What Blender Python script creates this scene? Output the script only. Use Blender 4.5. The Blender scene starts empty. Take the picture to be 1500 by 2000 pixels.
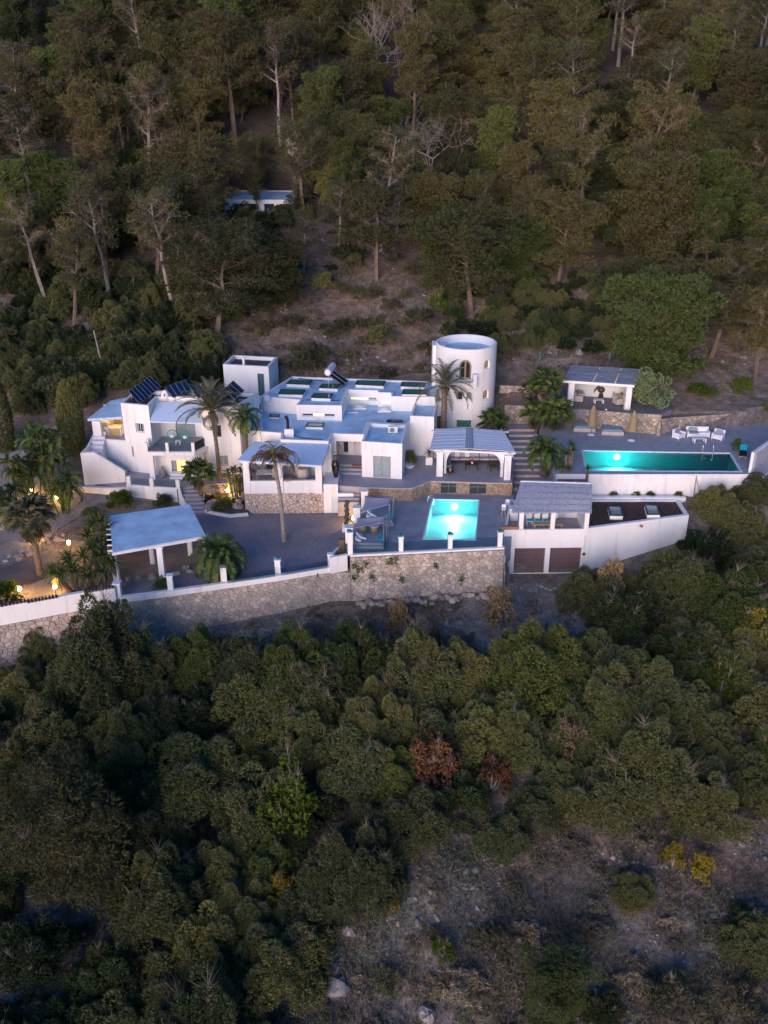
import bpy, math, random
import numpy as np
from mathutils import Vector
from mathutils.geometry import tessellate_polygon
random.seed(7); rng = np.random.default_rng(7)
R = math.radians
scn = bpy.context.scene
C = scn.collection

# ------------------------------------------------------------------ camera, sky, sun, exposure
CZ = 33.0; F = 1850.0; PITCH = R(25); cp, sp = math.cos(PITCH), math.sin(PITCH)
cam = bpy.data.cameras.new('camera'); camo = bpy.data.objects.new('camera', cam); C.objects.link(camo)
camo.location = (0, 0, CZ); camo.rotation_euler = (R(90) - PITCH, 0, 0)
cam.sensor_fit = 'VERTICAL'; cam.sensor_height = 36.0; cam.lens = 36.0 * F / 2000.0
cam.clip_start = 0.5; cam.clip_end = 1500
scn.camera = camo
SUN_EL, SUN_AZ = R(2.0), R(200)       # low in the west, behind the drone
w = bpy.data.worlds.new('World'); scn.world = w; w.use_nodes = True
nt = w.node_tree; nt.nodes.clear()
sky = nt.nodes.new('ShaderNodeTexSky'); sky.sky_type = 'NISHITA'; sky.sun_disc = False
sky.sun_elevation = SUN_EL; sky.sun_rotation = SUN_AZ; sky.ozone_density = 4.6; sky.air_density = 1.0; sky.dust_density = 1.0
bg = nt.nodes.new('ShaderNodeBackground'); bg.inputs['Strength'].default_value = 0.15
wo = nt.nodes.new('ShaderNodeOutputWorld')
nt.links.new(sky.outputs[0], bg.inputs[0]); nt.links.new(bg.outputs[0], wo.inputs[0])
sun = bpy.data.lights.new('sun', 'SUN'); suno = bpy.data.objects.new('sun', sun); C.objects.link(suno)
sun.energy = 0.70; sun.angle = R(45); sun.color = (1.0, 0.82, 0.78)
sd = Vector((math.sin(SUN_AZ) , math.cos(SUN_AZ), math.tan(R(11)))).normalized()
suno.rotation_euler = sd.to_track_quat('Z', 'Y').to_euler()
scn.view_settings.view_transform = 'Standard'; scn.view_settings.look = 'None'
scn.view_settings.gamma = 1.0; scn.view_settings.exposure = 2.25; scn.view_settings.use_curve_mapping = False
scn.cycles.max_bounces = 6; scn.cycles.diffuse_bounces = 3; scn.cycles.transparent_max_bounces = 8
scn.cycles.sample_clamp_indirect = 4.0

# ------------------------------------------------------------------ survey helpers (photo -> metres on a known level)
def G(px, py, z):
    v = py - 1000.0; dx = px - 750.0; dy = F*cp - v*sp; dz = -F*sp - v*cp
    t = (z - CZ) / dz
    return (dx*t, dy*t, z)
def H(px, py, Y):
    v = py - 1000.0; dx = px - 750.0; dy = F*cp - v*sp; dz = -F*sp - v*cp
    t = Y / dy
    return (dx*t, Y, CZ + dz*t)
def PX(x, y, z):
    d = y*cp - (z-CZ)*sp
    return 750 + F*x/d, 1000 - F*(y*sp + (z-CZ)*cp)/d
def c2(x, y): return 480 + x*.26667, 680 + y*.26667
def c1(x, y): return 140 + x*.26667, 680 + y*.26667
def GG(z, *pts): return [G(a, b, z) for a, b in pts]

# ------------------------------------------------------------------ materials
MATS = {}
def nodes_of(name):
    m = bpy.data.materials.new(name); m.use_nodes = True
    t = m.node_tree; b = t.nodes['Principled BSDF']
    return m, t, b
def ramp(t, src, stops):
    r = t.nodes.new('ShaderNodeValToRGB'); e = r.color_ramp.elements
    while len(e) < len(stops): e.new(0.5)
    for k, (p, c) in enumerate(stops):
        e[k].position = p; e[k].color = (*c, 1)
    t.links.new(src, r.inputs[0]); return r.outputs[0]
def noise(t, vec, scale, detail=4, rough=.6):
    n = t.nodes.new('ShaderNodeTexNoise'); n.inputs['Scale'].default_value = scale
    n.inputs['Detail'].default_value = detail; n.inputs['Roughness'].default_value = rough
    t.links.new(vec, n.inputs['Vector']); return n
def mixc(t, fac, a, b, mode='MIX'):
    m = t.nodes.new('ShaderNodeMix'); m.data_type = 'RGBA'; m.blend_type = mode
    for s, v in ((m.inputs[0], fac), (m.inputs[6], a), (m.inputs[7], b)):
        if isinstance(v, (int, float)): s.default_value = v
        elif isinstance(v, tuple): s.default_value = (*v, 1)
        else: t.links.new(v, s)
    return m.outputs[2]
def M(name, col, rough=.8, var=.15, scale=2.0, bump=0.0, bscale=30.0, objrand=0.0, metal=0.0, spec=.3):
    m, t, b = nodes_of(name)
    tc = t.nodes.new('ShaderNodeTexCoord'); vec = tc.outputs['Object']
    n = noise(t, vec, scale, 6)
    lo = tuple(c*(1-var) for c in col); hi = tuple(min(1, c*(1+var)) for c in col)
    out = ramp(t, n.outputs[0], [(.3, lo), (.7, hi)])
    if objrand:
        oi = t.nodes.new('ShaderNodeObjectInfo')
        g = ramp(t, oi.outputs['Random'], [(0, (1-objrand, 1-objrand*.9, 1-objrand*.8)), (1, (1+objrand*.4,)*3)])
        out = mixc(t, 1.0, out, g, 'MULTIPLY')
    t.links.new(out, b.inputs['Base Color'])
    b.inputs['Roughness'].default_value = rough; b.inputs['Metallic'].default_value = metal
    b.inputs['Specular IOR Level'].default_value = spec
    if bump:
        n2 = noise(t, vec, bscale, 5); bp = t.nodes.new('ShaderNodeBump')
        bp.inputs['Strength'].default_value = bump; bp.inputs['Distance'].default_value = .05
        t.links.new(n2.outputs[0], bp.inputs['Height']); t.links.new(bp.outputs[0], b.inputs['Normal'])
    MATS[name] = m; return m
def plaster_mat():
    m, t, b = nodes_of('plaster'); tc = t.nodes.new('ShaderNodeTexCoord'); g = t.nodes.new('ShaderNodeNewGeometry'); mp = t.nodes.new('ShaderNodeMapping'); mp.inputs['Scale'].default_value = (2.2, 2.2, .22)
    t.links.new(g.outputs['Position'], mp.inputs['Vector']); n = noise(t, mp.outputs[0], 1.0, 6, .65); n2 = noise(t, g.outputs['Position'], .6, 6); n3 = noise(t, g.outputs['Position'], 5, 5)
    c = ramp(t, n.outputs[0], [(.30, (.50, .49, .48)), (.46, (.80, .79, .79)), (.8, (.83, .82, .82))]); c = mixc(t, .5, c, ramp(t, n2.outputs[0], [(.3, (.70, .70, .71)), (.6, (.82, .81, .81))]))
    t.links.new(c, b.inputs['Base Color']); b.inputs['Roughness'].default_value = .88; b.inputs['Specular IOR Level'].default_value = .2
    bp = t.nodes.new('ShaderNodeBump'); bp.inputs['Strength'].default_value = .4; bp.inputs['Distance'].default_value = .05; t.links.new(n3.outputs[0], bp.inputs['Height']); t.links.new(bp.outputs[0], b.inputs['Normal']); MATS['plaster'] = m
plaster_mat()
M('sky_tinted_roof_paint', (.46, .63, .78), .75, .22, .9, .3, 5)  # pale blue-grey paint with blue sky light mixed into the colour
M('canopy_paint', (.54, .68, .84), .8, .05, .9, .2, 8)
M('paving', (.30, .30, .34), .8, .22, .7, .2, 12)
M('tile_floor', (.32, .31, .35), .7, .10, 1.5, .1, 20)
M('coping', (.70, .68, .72), .7, .06, 2)
M('pink_stone', (.52, .42, .38), .85, .15, 5, .3, 20)
M('wood', (.16, .10, .06), .7, .25, 6)
M('pale_wood', (.42, .30, .18), .7, .2, 6)
M('painted_wood', (.75, .74, .76), .7, .06, 4)
M('bark', (.15, .115, .09), .9, .35, 5, .6, 12)
M('grey_bark', (.25, .225, .205), .9, .25, 4, .5, 12)
M('palm_trunk', (.15, .115, .095), .95, .35, 9, .8, 14)
M('metal_grey', (.25, .27, .30), .4, .1, 5, metal=.6)
M('steel', (.55, .57, .60), .25, .1, 5, metal=.9)
M('panel_blue', (.012, .018, .05), .25, .2, 3, spec=.5)
M('black_panel', (.02, .02, .025), .3, .2, 3)
M('white_frame', (.72, .73, .76), .5, .05, 5)
M('grey_green_door', (.16, .23, .23), .6, .12, 4)
M('teal_door', (.05, .13, .15), .6, .12, 4)
M('dark_hatch', (.035, .045, .055), .6, .1, 4)
M('curtain', (.30, .36, .40), .8, .25, 9)
M('garage_door', (.13, .085, .09), .6, .08, 3)
M('pale_door', (.62, .56, .62), .6, .05, 3)
M('roof_gravel', (.10, .08, .085), .95, .45, 9, .6, 40)
M('terracotta', (.095, .055, .05), .85, .4, 6, .3, 20, objrand=.35)
M('planter_clay', (.35, .16, .10), .8, .15, 6)
M('cushion', (.44, .42, .47), .95, .08, 6)
M('cushion_grey', (.24, .28, .34), .95, .08, 6)
M('white_fabric', (.78, .78, .82), .9, .05, 6)
M('shade_fabric', (.36, .36, .43), .9, .06, 3)
M('turquoise', (.01, .38, .50), .8, .1, 6)
M('teal_plastic', (.02, .30, .28), .5, .1, 6)
M('teal_glass', (.01, .16, .17), .2, .1, 6, spec=.6)
M('wicker', (.50, .36, .20), .85, .25, 14, .5, 50)
M('grey_wicker', (.50, .45, .42), .85, .2, 14, .5, 50)
M('white_wicker', (.76, .76, .80), .8, .08, 14, .4, 50)
M('thatch', (.30, .215, .13), .95, .35, 14, .6, 40)
M('black_vase', (.01, .01, .012), .25, .2, 4, spec=.6)
M('bronze', (.10, .09, .07), .5, .3, 8, .4, 20, metal=.4)
M('grey_statue', (.22, .22, .24), .8, .2, 8, .4, 20)
M('silver', (.50, .53, .60), .3, .25, 9, metal=.7)
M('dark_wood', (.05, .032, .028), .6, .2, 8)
M('red_flower', (.30, .02, .05), .8, .2, 8)
M('navy_cushion', (.012, .015, .04), .9, .2, 8)
M('rock', (.30, .27, .26), .95, .35, 1.4, .7, 6, objrand=.25)
M('iron_post', (.12, .06, .05), .7, .2, 6)
M('asphalt', (.10, .10, .12), .9, .2, 1.0, .3, 40)
M('white_pebble', (.60, .60, .62), .9, .2, 12, .5, 40)
M('carport_floor', (.22, .18, .16), .9, .2, 1.0, .3, 40)
M('stone', (.50, .415, .35), .92, .26, 1.6, .8, 9, objrand=.34)
M('dry_stone', (.44, .36, .29), .92, .3, 2.5, .6, 9, objrand=.40)
M('mortar', (.22, .18, .155), .95, .2, 4)
M('brick_red', (.36, .17, .12), .9, .2, 4)

def ground_mat():
    m, t, b = nodes_of('hill_ground'); g = t.nodes.new('ShaderNodeNewGeometry'); vec = g.outputs['Position']
    n1 = noise(t, vec, .09, 6, .62); n2 = noise(t, vec, 1.3, 8, .7); n3 = noise(t, vec, .35, 5)
    soil = ramp(t, n2.outputs[0], [(.28, (.08, .060, .056)), (.5, (.19, .135, .105)), (.72, (.31, .24, .20))])
    grey = ramp(t, n2.outputs[0], [(.28, (.10, .10, .088)), (.52, (.22, .21, .19)), (.74, (.40, .38, .35))])
    f = ramp(t, n1.outputs[0], [(.42, (0, 0, 0)), (.58, (1, 1, 1))])
    sx = t.nodes.new('ShaderNodeSeparateXYZ'); t.links.new(vec, sx.inputs[0]); mr = t.nodes.new('ShaderNodeMapRange'); mr.inputs[1].default_value = 55; mr.inputs[2].default_value = 90; mr.inputs[3].default_value = 1.0; mr.inputs[4].default_value = .35
    t.links.new(sx.outputs[1], mr.inputs[0]); f = mixc(t, mr.outputs[0], (0, 0, 0), f)
    base = mixc(t, f, soil, grey)
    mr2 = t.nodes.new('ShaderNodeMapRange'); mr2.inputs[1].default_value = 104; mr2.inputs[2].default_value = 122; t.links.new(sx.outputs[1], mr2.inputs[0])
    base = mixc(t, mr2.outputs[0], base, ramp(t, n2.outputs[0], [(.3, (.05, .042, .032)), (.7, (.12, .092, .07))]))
    n5 = noise(t, vec, 9, 6, .75); base = mixc(t, 1.0, base, ramp(t, n5.outputs[0], [(.32, (.45, .45, .45)), (.5, (.95, .95, .95)), (.68, (1.6, 1.55, 1.5))]), 'MULTIPLY')
    v = t.nodes.new('ShaderNodeTexVoronoi'); v.inputs['Scale'].default_value = 2.6; t.links.new(vec, v.inputs['Vector'])
    st = ramp(t, v.outputs['Distance'], [(.10, (1, 1, 1)), (.20, (0, 0, 0))])
    msk = ramp(t, n3.outputs[0], [(.50, (0, 0, 0)), (.62, (1, 1, 1))])
    mm = mixc(t, 1.0, st, msk, 'MULTIPLY')
    base = mixc(t, mm, base, (.33, .30, .29))
    t.links.new(base, b.inputs['Base Color']); b.inputs['Roughness'].default_value = .95
    bp = t.nodes.new('ShaderNodeBump'); bp.inputs['Strength'].default_value = .9; bp.inputs['Distance'].default_value = .25
    t.links.new(n2.outputs[0], bp.inputs['Height']); t.links.new(bp.outputs[0], b.inputs['Normal'])
    MATS['hill_ground'] = m
ground_mat()
def gravel_mat(name, a, bcol, sc):
    m, t, b = nodes_of(name); g = t.nodes.new('ShaderNodeNewGeometry'); vec = g.outputs['Position']
    v = t.nodes.new('ShaderNodeTexVoronoi'); v.inputs['Scale'].default_value = sc; t.links.new(vec, v.inputs['Vector'])
    n = noise(t, vec, .4, 5); n2 = noise(t, vec, sc*.6, 3)
    c = ramp(t, v.outputs['Color'], [(.1, a), (.9, bcol)])
    c = mixc(t, .5, c, ramp(t, n.outputs[0], [(.3, a), (.7, bcol)]))
    t.links.new(c, b.inputs['Base Color']); b.inputs['Roughness'].default_value = .95
    bp = t.nodes.new('ShaderNodeBump'); bp.inputs['Strength'].default_value = .6; bp.inputs['Distance'].default_value = .04
    t.links.new(v.outputs['Distance'], bp.inputs['Height']); t.links.new(bp.outputs[0], b.inputs['Normal'])
    MATS[name] = m
gravel_mat('court_gravel', (.15, .14, .165), (.27, .26, .30), 7)
gravel_mat('pale_gravel', (.24, .24, .27), (.42, .42, .47), 6)
gravel_mat('garden_gravel', (.15, .145, .15), (.30, .295, .31), 5)
gravel_mat('red_earth', (.17, .105, .09), (.28, .19, .165), 4)
def veneer_mat(name, sc, cols):
    m, t, b = nodes_of(name); g = t.nodes.new('ShaderNodeNewGeometry'); vec = g.outputs['Position']
    v = t.nodes.new('ShaderNodeTexVoronoi'); v.feature = 'F1'; v.inputs['Scale'].default_value = sc; t.links.new(vec, v.inputs['Vector'])
    e = t.nodes.new('ShaderNodeTexVoronoi'); e.feature = 'DISTANCE_TO_EDGE'; e.inputs['Scale'].default_value = sc; t.links.new(vec, e.inputs['Vector'])
    c = ramp(t, v.outputs['Color'], cols)
    k = ramp(t, e.outputs['Distance'], [(.02, (0, 0, 0)), (.07, (1, 1, 1))])
    t.links.new(mixc(t, k, (.20, .15, .12), c), b.inputs['Base Color']); b.inputs['Roughness'].default_value = .9
    bp = t.nodes.new('ShaderNodeBump'); bp.inputs['Strength'].default_value = .7; bp.inputs['Distance'].default_value = .04
    t.links.new(k, bp.inputs['Height']); t.links.new(bp.outputs[0], b.inputs['Normal']); MATS[name] = m
veneer_mat('veneer_pale', 3.6, [(.1, (.50, .38, .31)), (.5, (.60, .48, .41)), (.9, (.66, .56, .50))])
veneer_mat('veneer_brown', 5.5, [(.1, (.28, .18, .12)), (.5, (.40, .27, .19)), (.9, (.50, .38, .30))])
def leaf_mat(name, stops, hue=.25):
    m, t, b = nodes_of(name); oi = t.nodes.new('ShaderNodeObjectInfo'); tc = t.nodes.new('ShaderNodeTexCoord')
    n = noise(t, tc.outputs['Object'], .9, 4); n2 = noise(t, tc.outputs['Object'], 6, 2)
    a = t.nodes.new('ShaderNodeMath'); a.operation = 'MULTIPLY_ADD'
    t.links.new(oi.outputs['Random'], a.inputs[0]); a.inputs[1].default_value = .55
    s = t.nodes.new('ShaderNodeMath'); s.operation = 'MULTIPLY'; t.links.new(n.outputs[0], s.inputs[0]); s.inputs[1].default_value = .55
    t.links.new(s.outputs[0], a.inputs[2])
    c = ramp(t, a.outputs[0], stops)
    c = mixc(t, 1.0, c, ramp(t, n2.outputs[0], [(.3, (.7, .7, .7)), (.7, (1.35, 1.3, 1.2))]), 'MULTIPLY')
    f1 = t.nodes.new('ShaderNodeMath'); f1.operation = 'MULTIPLY'; t.links.new(oi.outputs['Random'], f1.inputs[0]); f1.inputs[1].default_value = 7.31
    f2 = t.nodes.new('ShaderNodeMath'); f2.operation = 'FRACT'; t.links.new(f1.outputs[0], f2.inputs[0])
    c = mixc(t, 1.0, c, ramp(t, f2.outputs[0], [(0, (.62, .66, .70)), (.5, (.95, .95, .92)), (1, (1.3, 1.25, 1.05))]), 'MULTIPLY')
    t.links.new(c, b.inputs['Base Color']); b.inputs['Roughness'].default_value = .75
    b.inputs['Specular IOR Level'].default_value = .15
    tl = t.nodes.new('ShaderNodeBsdfTranslucent'); t.links.new(c, tl.inputs[0]); mx = t.nodes.new('ShaderNodeMixShader'); mx.inputs[0].default_value = .3
    t.links.new(b.outputs[0], mx.inputs[1]); t.links.new(tl.outputs[0], mx.inputs[2]); t.links.new(mx.outputs[0], t.nodes['Material Output'].inputs['Surface'])
    MATS[name] = m
leaf_mat('pine_leaf', [(.15, (.075, .092, .046)), (.45, (.112, .120, .054)), (.62, (.128, .122, .062)), (.9, (.160, .158, .066))])
leaf_mat('green_pine_leaf', [(.15, (.085, .130, .048)), (.5, (.120, .165, .056)), (.9, (.155, .185, .062))])
leaf_mat('juniper_leaf', [(.15, (.100, .140, .072)), (.4, (.150, .180, .082)), (.65, (.195, .205, .088)), (.9, (.145, .190, .105))])
leaf_mat('shrub_leaf', [(.15, (.075, .085, .050)), (.5, (.125, .130, .080)), (.9, (.155, .145, .100))])
leaf_mat('twig', [(.15, (.18, .155, .135)), (.5, (.25, .215, .19)), (.9, (.32, .285, .26))])
leaf_mat('dry_leaf', [(.15, (.22, .19, .16)), (.5, (.28, .25, .21)), (.9, (.35, .31, .26))])
leaf_mat('dark_leaf', [(.15, (.035, .060, .030)), (.5, (.050, .080, .036)), (.9, (.070, .100, .042))])
leaf_mat('bright_leaf', [(.15, (.08, .13, .02)), (.5, (.11, .17, .025)), (.9, (.14, .20, .035))])
leaf_mat('yellow_leaf', [(.15, (.16, .16, .02)), (.5, (.22, .20, .025)), (.9, (.30, .22, .03))])
leaf_mat('orange_leaf', [(.15, (.17, .085, .05)), (.5, (.24, .115, .065)), (.9, (.30, .17, .09))])
leaf_mat('tan_leaf', [(.15, (.22, .17, .09)), (.5, (.29, .22, .13)), (.9, (.34, .27, .17))])
leaf_mat('olive_leaf', [(.15, (.15, .22, .13)), (.5, (.20, .27, .16)), (.9, (.24, .30, .19))])
leaf_mat('palm_leaf', [(.15, (.07, .12, .045)), (.5, (.10, .16, .055)), (.9, (.15, .19, .07))])
leaf_mat('grey_palm_leaf', [(.15, (.12, .135, .09)), (.5, (.17, .18, .12)), (.9, (.23, .23, .15))])
leaf_mat('wilted_leaf', [(.15, (.14, .10, .085)), (.5, (.18, .135, .11)), (.9, (.22, .17, .13))])
leaf_mat('yellow_palm_leaf', [(.15, (.20, .16, .03)), (.5, (.26, .20, .05)), (.9, (.30, .24, .06))])
leaf_mat('agave_leaf', [(.15, (.20, .27, .27)), (.5, (.26, .33, .33)), (.9, (.30, .36, .36))])
leaf_mat('pink_leaf', [(.15, (.20, .10, .13)), (.5, (.30, .16, .20)), (.9, (.35, .22, .26))])
def emit(name, col, s):
    m, t, b = nodes_of(name); b.inputs['Base Color'].default_value = (*[min(1, c) for c in col], 1)
    b.inputs['Emission Color'].default_value = (*col, 1); b.inputs['Emission Strength'].default_value = s; MATS[name] = m
emit('lamp_glow', (1.0, .50, .12), 22); emit('warm_window', (.95, .55, .18), .35); emit('soft_window', (.9, .85, .45), .6)
emit('pool_lamp', (.8, 1.0, 1.0), 40); emit('lime_window', (.6, .8, .25), .5)
def glass(name, col, rough, alpha):
    m, t, b = nodes_of(name); o = t.nodes['Material Output']
    tr = t.nodes.new('ShaderNodeBsdfTransparent'); tr.inputs[0].default_value = (*col, 1)
    gl = t.nodes.new('ShaderNodeBsdfGlossy'); gl.inputs['Roughness'].default_value = rough
    lw = t.nodes.new('ShaderNodeFresnel'); lw.inputs[0].default_value = 1.45
    mx = t.nodes.new('ShaderNodeMixShader'); t.links.new(lw.outputs[0], mx.inputs[0]); t.links.new(tr.outputs[0], mx.inputs[1]); t.links.new(gl.outputs[0], mx.inputs[2])
    t.links.new(mx.outputs[0], o.inputs['Surface']); MATS[name] = m; return m, t, lw, gl
glass('balustrade_glass', (.84, .91, .93), .05, 0)
m, t, lw, gl = glass('pool_water', (.58, .90, .93), .04, 0)
g = t.nodes.new('ShaderNodeNewGeometry'); n = noise(t, g.outputs['Position'], 2.2, 3); bp = t.nodes.new('ShaderNodeBump')
bp.inputs['Strength'].default_value = .7; bp.inputs['Distance'].default_value = .08
t.links.new(n.outputs[0], bp.inputs['Height']); t.links.new(bp.outputs[0], gl.inputs['Normal']); t.links.new(bp.outputs[0], lw.inputs['Normal'])
lw.inputs[0].default_value = 1.33
M('pool_tile', (.33, .62, .64), .5, .06, 2, .1, 8)
M('pool_tile_dark', (.07, .42, .45), .5, .06, 2, .1, 8)
m, t, b = nodes_of('dark_glass'); b.inputs['Base Color'].default_value = (.03, .04, .045, 1); b.inputs['Roughness'].default_value = .08; MATS['dark_glass'] = m
m, t, b = nodes_of('green_glass'); b.inputs['Base Color'].default_value = (.05, .19, .15, 1); b.inputs['Roughness'].default_value = .15; MATS['green_glass'] = m
m, t, b = nodes_of('pale_glass'); b.inputs['Base Color'].default_value = (.22, .32, .32, 1); b.inputs['Roughness'].default_value = .12; MATS['pale_glass'] = m

# ------------------------------------------------------------------ mesh builder
def root_off(p):
    v = Vector((0, 0, 0))
    while p is not None: v += p.location; p = p.parent
    return v
class MB:
    def __init__(s): s.v = []; s.f = []
    def add(s, vs, fs):
        k = len(s.v); s.v += [tuple(a) for a in vs]; s.f += [tuple(i + k for i in f) for f in fs]; return s
    def box(s, x0, x1, y0, y1, z0, z1):
        return s.add([(x0,y0,z0),(x1,y0,z0),(x1,y1,z0),(x0,y1,z0),(x0,y0,z1),(x1,y0,z1),(x1,y1,z1),(x0,y1,z1)],
                     [(0,3,2,1),(4,5,6,7),(0,1,5,4),(1,2,6,5),(2,3,7,6),(3,0,4,7)])
    def bar(s, a, b, wx, wz=None):
        a, b = Vector(a), Vector(b); wz = wz or wx; d = (b-a).normalized()
        up = Vector((0, 0, 1)) if abs(d.z) < .9 else Vector((0, 1, 0))
        r = d.cross(up).normalized(); u = r.cross(d)
        vs = [q + r*i*wx/2 + u*j*wz/2 for q in (a, b) for i, j in ((-1,-1),(1,-1),(1,1),(-1,1))]
        return s.add(vs, [(0,3,2,1),(4,5,6,7),(0,1,5,4),(1,2,6,5),(2,3,7,6),(3,0,4,7)])
    def prism(s, poly, z0, z1, top=True, bottom=True):
        n = len(poly); vs = [(p[0], p[1], z0) for p in poly] + [(p[0], p[1], z1) for p in poly]
        fs = [(i, (i+1) % n, n+(i+1) % n, n+i) for i in range(n)]
        if top: fs.append(tuple(range(n, 2*n)))
        if bottom: fs.append(tuple(reversed(range(n))))
        return s.add(vs, fs)
    def slab(s, q, th):
        n = len(q); vs = [tuple(p) for p in q] + [(p[0], p[1], p[2]-th) for p in q]
        return s.add(vs, [tuple(range(n)), tuple(reversed(range(n, 2*n)))] + [(i, i+n, (i+1) % n+n, (i+1) % n) for i in range(n)])
    def tube(s, pts, rad, n=6, cap=True):
        pts = [Vector(p) for p in pts]; k = len(s.v); m = len(pts)
        for i, p in enumerate(pts):
            d = (pts[min(i+1, m-1)] - pts[max(i-1, 0)]).normalized()
            up = Vector((0, 0, 1)) if abs(d.z) < .9 else Vector((1, 0, 0))
            r = d.cross(up).normalized(); u = r.cross(d); rr = rad[i] if isinstance(rad, (list, tuple)) else rad
            for j in range(n):
                a = 2*math.pi*j/n; s.v.append(tuple(p + r*math.cos(a)*rr + u*math.sin(a)*rr))
        for i in range(m-1):
            for j in range(n):
                s.f.append((k+i*n+j, k+i*n+(j+1) % n, k+(i+1)*n+(j+1) % n, k+(i+1)*n+j))
        if cap: s.f.append(tuple(k+j for j in reversed(range(n)))); s.f.append(tuple(k+(m-1)*n+j for j in range(n)))
        return s
    def lathe(s, prof, n=16, c=(0, 0, 0)):
        k = len(s.v); m = len(prof)
        for r, z in prof:
            for j in range(n):
                a = 2*math.pi*j/n; s.v.append((c[0]+r*math.cos(a), c[1]+r*math.sin(a), c[2]+z))
        for i in range(m-1):
            for j in range(n): s.f.append((k+i*n+j, k+i*n+(j+1) % n, k+(i+1)*n+(j+1) % n, k+(i+1)*n+j))
        s.f.append(tuple(k+j for j in reversed(range(n)))); s.f.append(tuple(k+(m-1)*n+j for j in range(n))); return s
    def ball(s, c, r, n=10, m=6, sq=(1, 1, 1)):
        prof = [(math.sin(math.pi*i/m)*r + .001, -math.cos(math.pi*i/m)*r) for i in range(m+1)]
        k = len(s.v); s.lathe(prof, n)
        for i in range(k, len(s.v)): v = s.v[i]; s.v[i] = (v[0]*sq[0]+c[0], v[1]*sq[1]+c[1], v[2]*sq[2]+c[2])
        return s
    def build(s, name, mat, parent=None, world=False, bevel=0, smooth=False):
        me = bpy.data.meshes.new(name); vs = s.v
        if world and parent is not None:
            o = root_off(parent); vs = [(v[0]-o.x, v[1]-o.y, v[2]-o.z) for v in vs]
        me.from_pydata(vs, [], s.f); me.materials.append(MATS[mat]); me.validate()
        if smooth: me.polygons.foreach_set('use_smooth', [True]*len(me.polygons))
        ob = bpy.data.objects.new(name, me); C.objects.link(ob)
        if parent is not None: ob.parent = parent
        if bevel:
            b = ob.modifiers.new('bevel', 'BEVEL'); b.width = bevel; b.segments = 2; b.limit_method = 'ANGLE'
        return ob
def npmesh(name, V, Fc, mat):
    me = bpy.data.meshes.new(name); nf = len(Fc); k = Fc.shape[1]
    me.vertices.add(len(V)); me.vertices.foreach_set('co', np.ascontiguousarray(V, dtype=np.float32).ravel())
    me.loops.add(nf*k); me.loops.foreach_set('vertex_index', np.ascontiguousarray(Fc, dtype=np.int32).ravel())
    me.polygons.add(nf); me.polygons.foreach_set('loop_start', np.arange(0, nf*k, k, dtype=np.int32))
    me.update(calc_edges=True); me.materials.append(MATS[mat]); return me
def obj(name, me, parent=None, loc=None):
    o = bpy.data.objects.new(name, me); C.objects.link(o); o.parent = parent
    if loc is not None: o.location = loc
    return o
def tag(o, label=None, cat=None, group=None, kind=None):
    if label: o['label'] = label
    if cat: o['category'] = cat
    if group: o['group'] = group
    if kind: o['kind'] = kind
    return o
def thing(name, label, cat, loc=(0, 0, 0), rz=0, group=None):
    o = bpy.data.objects.new(name, None); C.objects.link(o); o.location = loc; o.rotation_euler = (0, 0, rz)
    o.empty_display_size = .3
    return tag(o, label, cat, group)
def dup(root, loc, rz=None, sc=None, label=None, group=None):
    def cp_(o, par):
        c = o.copy(); C.objects.link(c); c.parent = par
        for ch in list(o.children): cp_(ch, c)
        return c
    r = cp_(root, None); r.location = loc
    if rz is not None: r.rotation_euler = (r.rotation_euler[0], r.rotation_euler[1], rz)
    if sc is not None: r.scale = (sc, sc, sc) if isinstance(sc, (int, float)) else sc
    if label: r['label'] = label
    if group: r['group'] = group
    return r
def struct(name, mb, mat): return tag(mb.build(name, mat), kind='structure')
def inset(poly, d):
    n = len(poly); out = []
    A = sum(poly[i][0]*poly[(i+1) % n][1] - poly[(i+1) % n][0]*poly[i][1] for i in range(n))
    sg = 1 if A > 0 else -1
    for i in range(n):
        p0, p1, p2 = (Vector(poly[(i+k) % n][:2]) for k in (-1, 0, 1))
        e1 = (p1-p0).normalized(); e2 = (p2-p1).normalized()
        n1 = Vector((-e1.y, e1.x))*sg; n2 = Vector((-e2.y, e2.x))*sg
        k = (n1+n2); k = k / max(.3, k.dot(n1)) ; out.append(tuple(p1 + k*d))
    return out
def ccw(poly):
    n = len(poly); A = sum(poly[i][0]*poly[(i+1) % n][1] - poly[(i+1) % n][0]*poly[i][1] for i in range(n))
    return poly if A > 0 else list(reversed(poly))
def holed_top(mb, outer, holes, z):
    loops = [[Vector((p[0], p[1], 0)) for p in outer]] + [[Vector((p[0], p[1], 0)) for p in h] for h in holes]
    tri = tessellate_polygon(loops); flat = [p for l in loops for p in l]
    mb.add([(p.x, p.y, z) for p in flat], [tuple(t) for t in tri])

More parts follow.
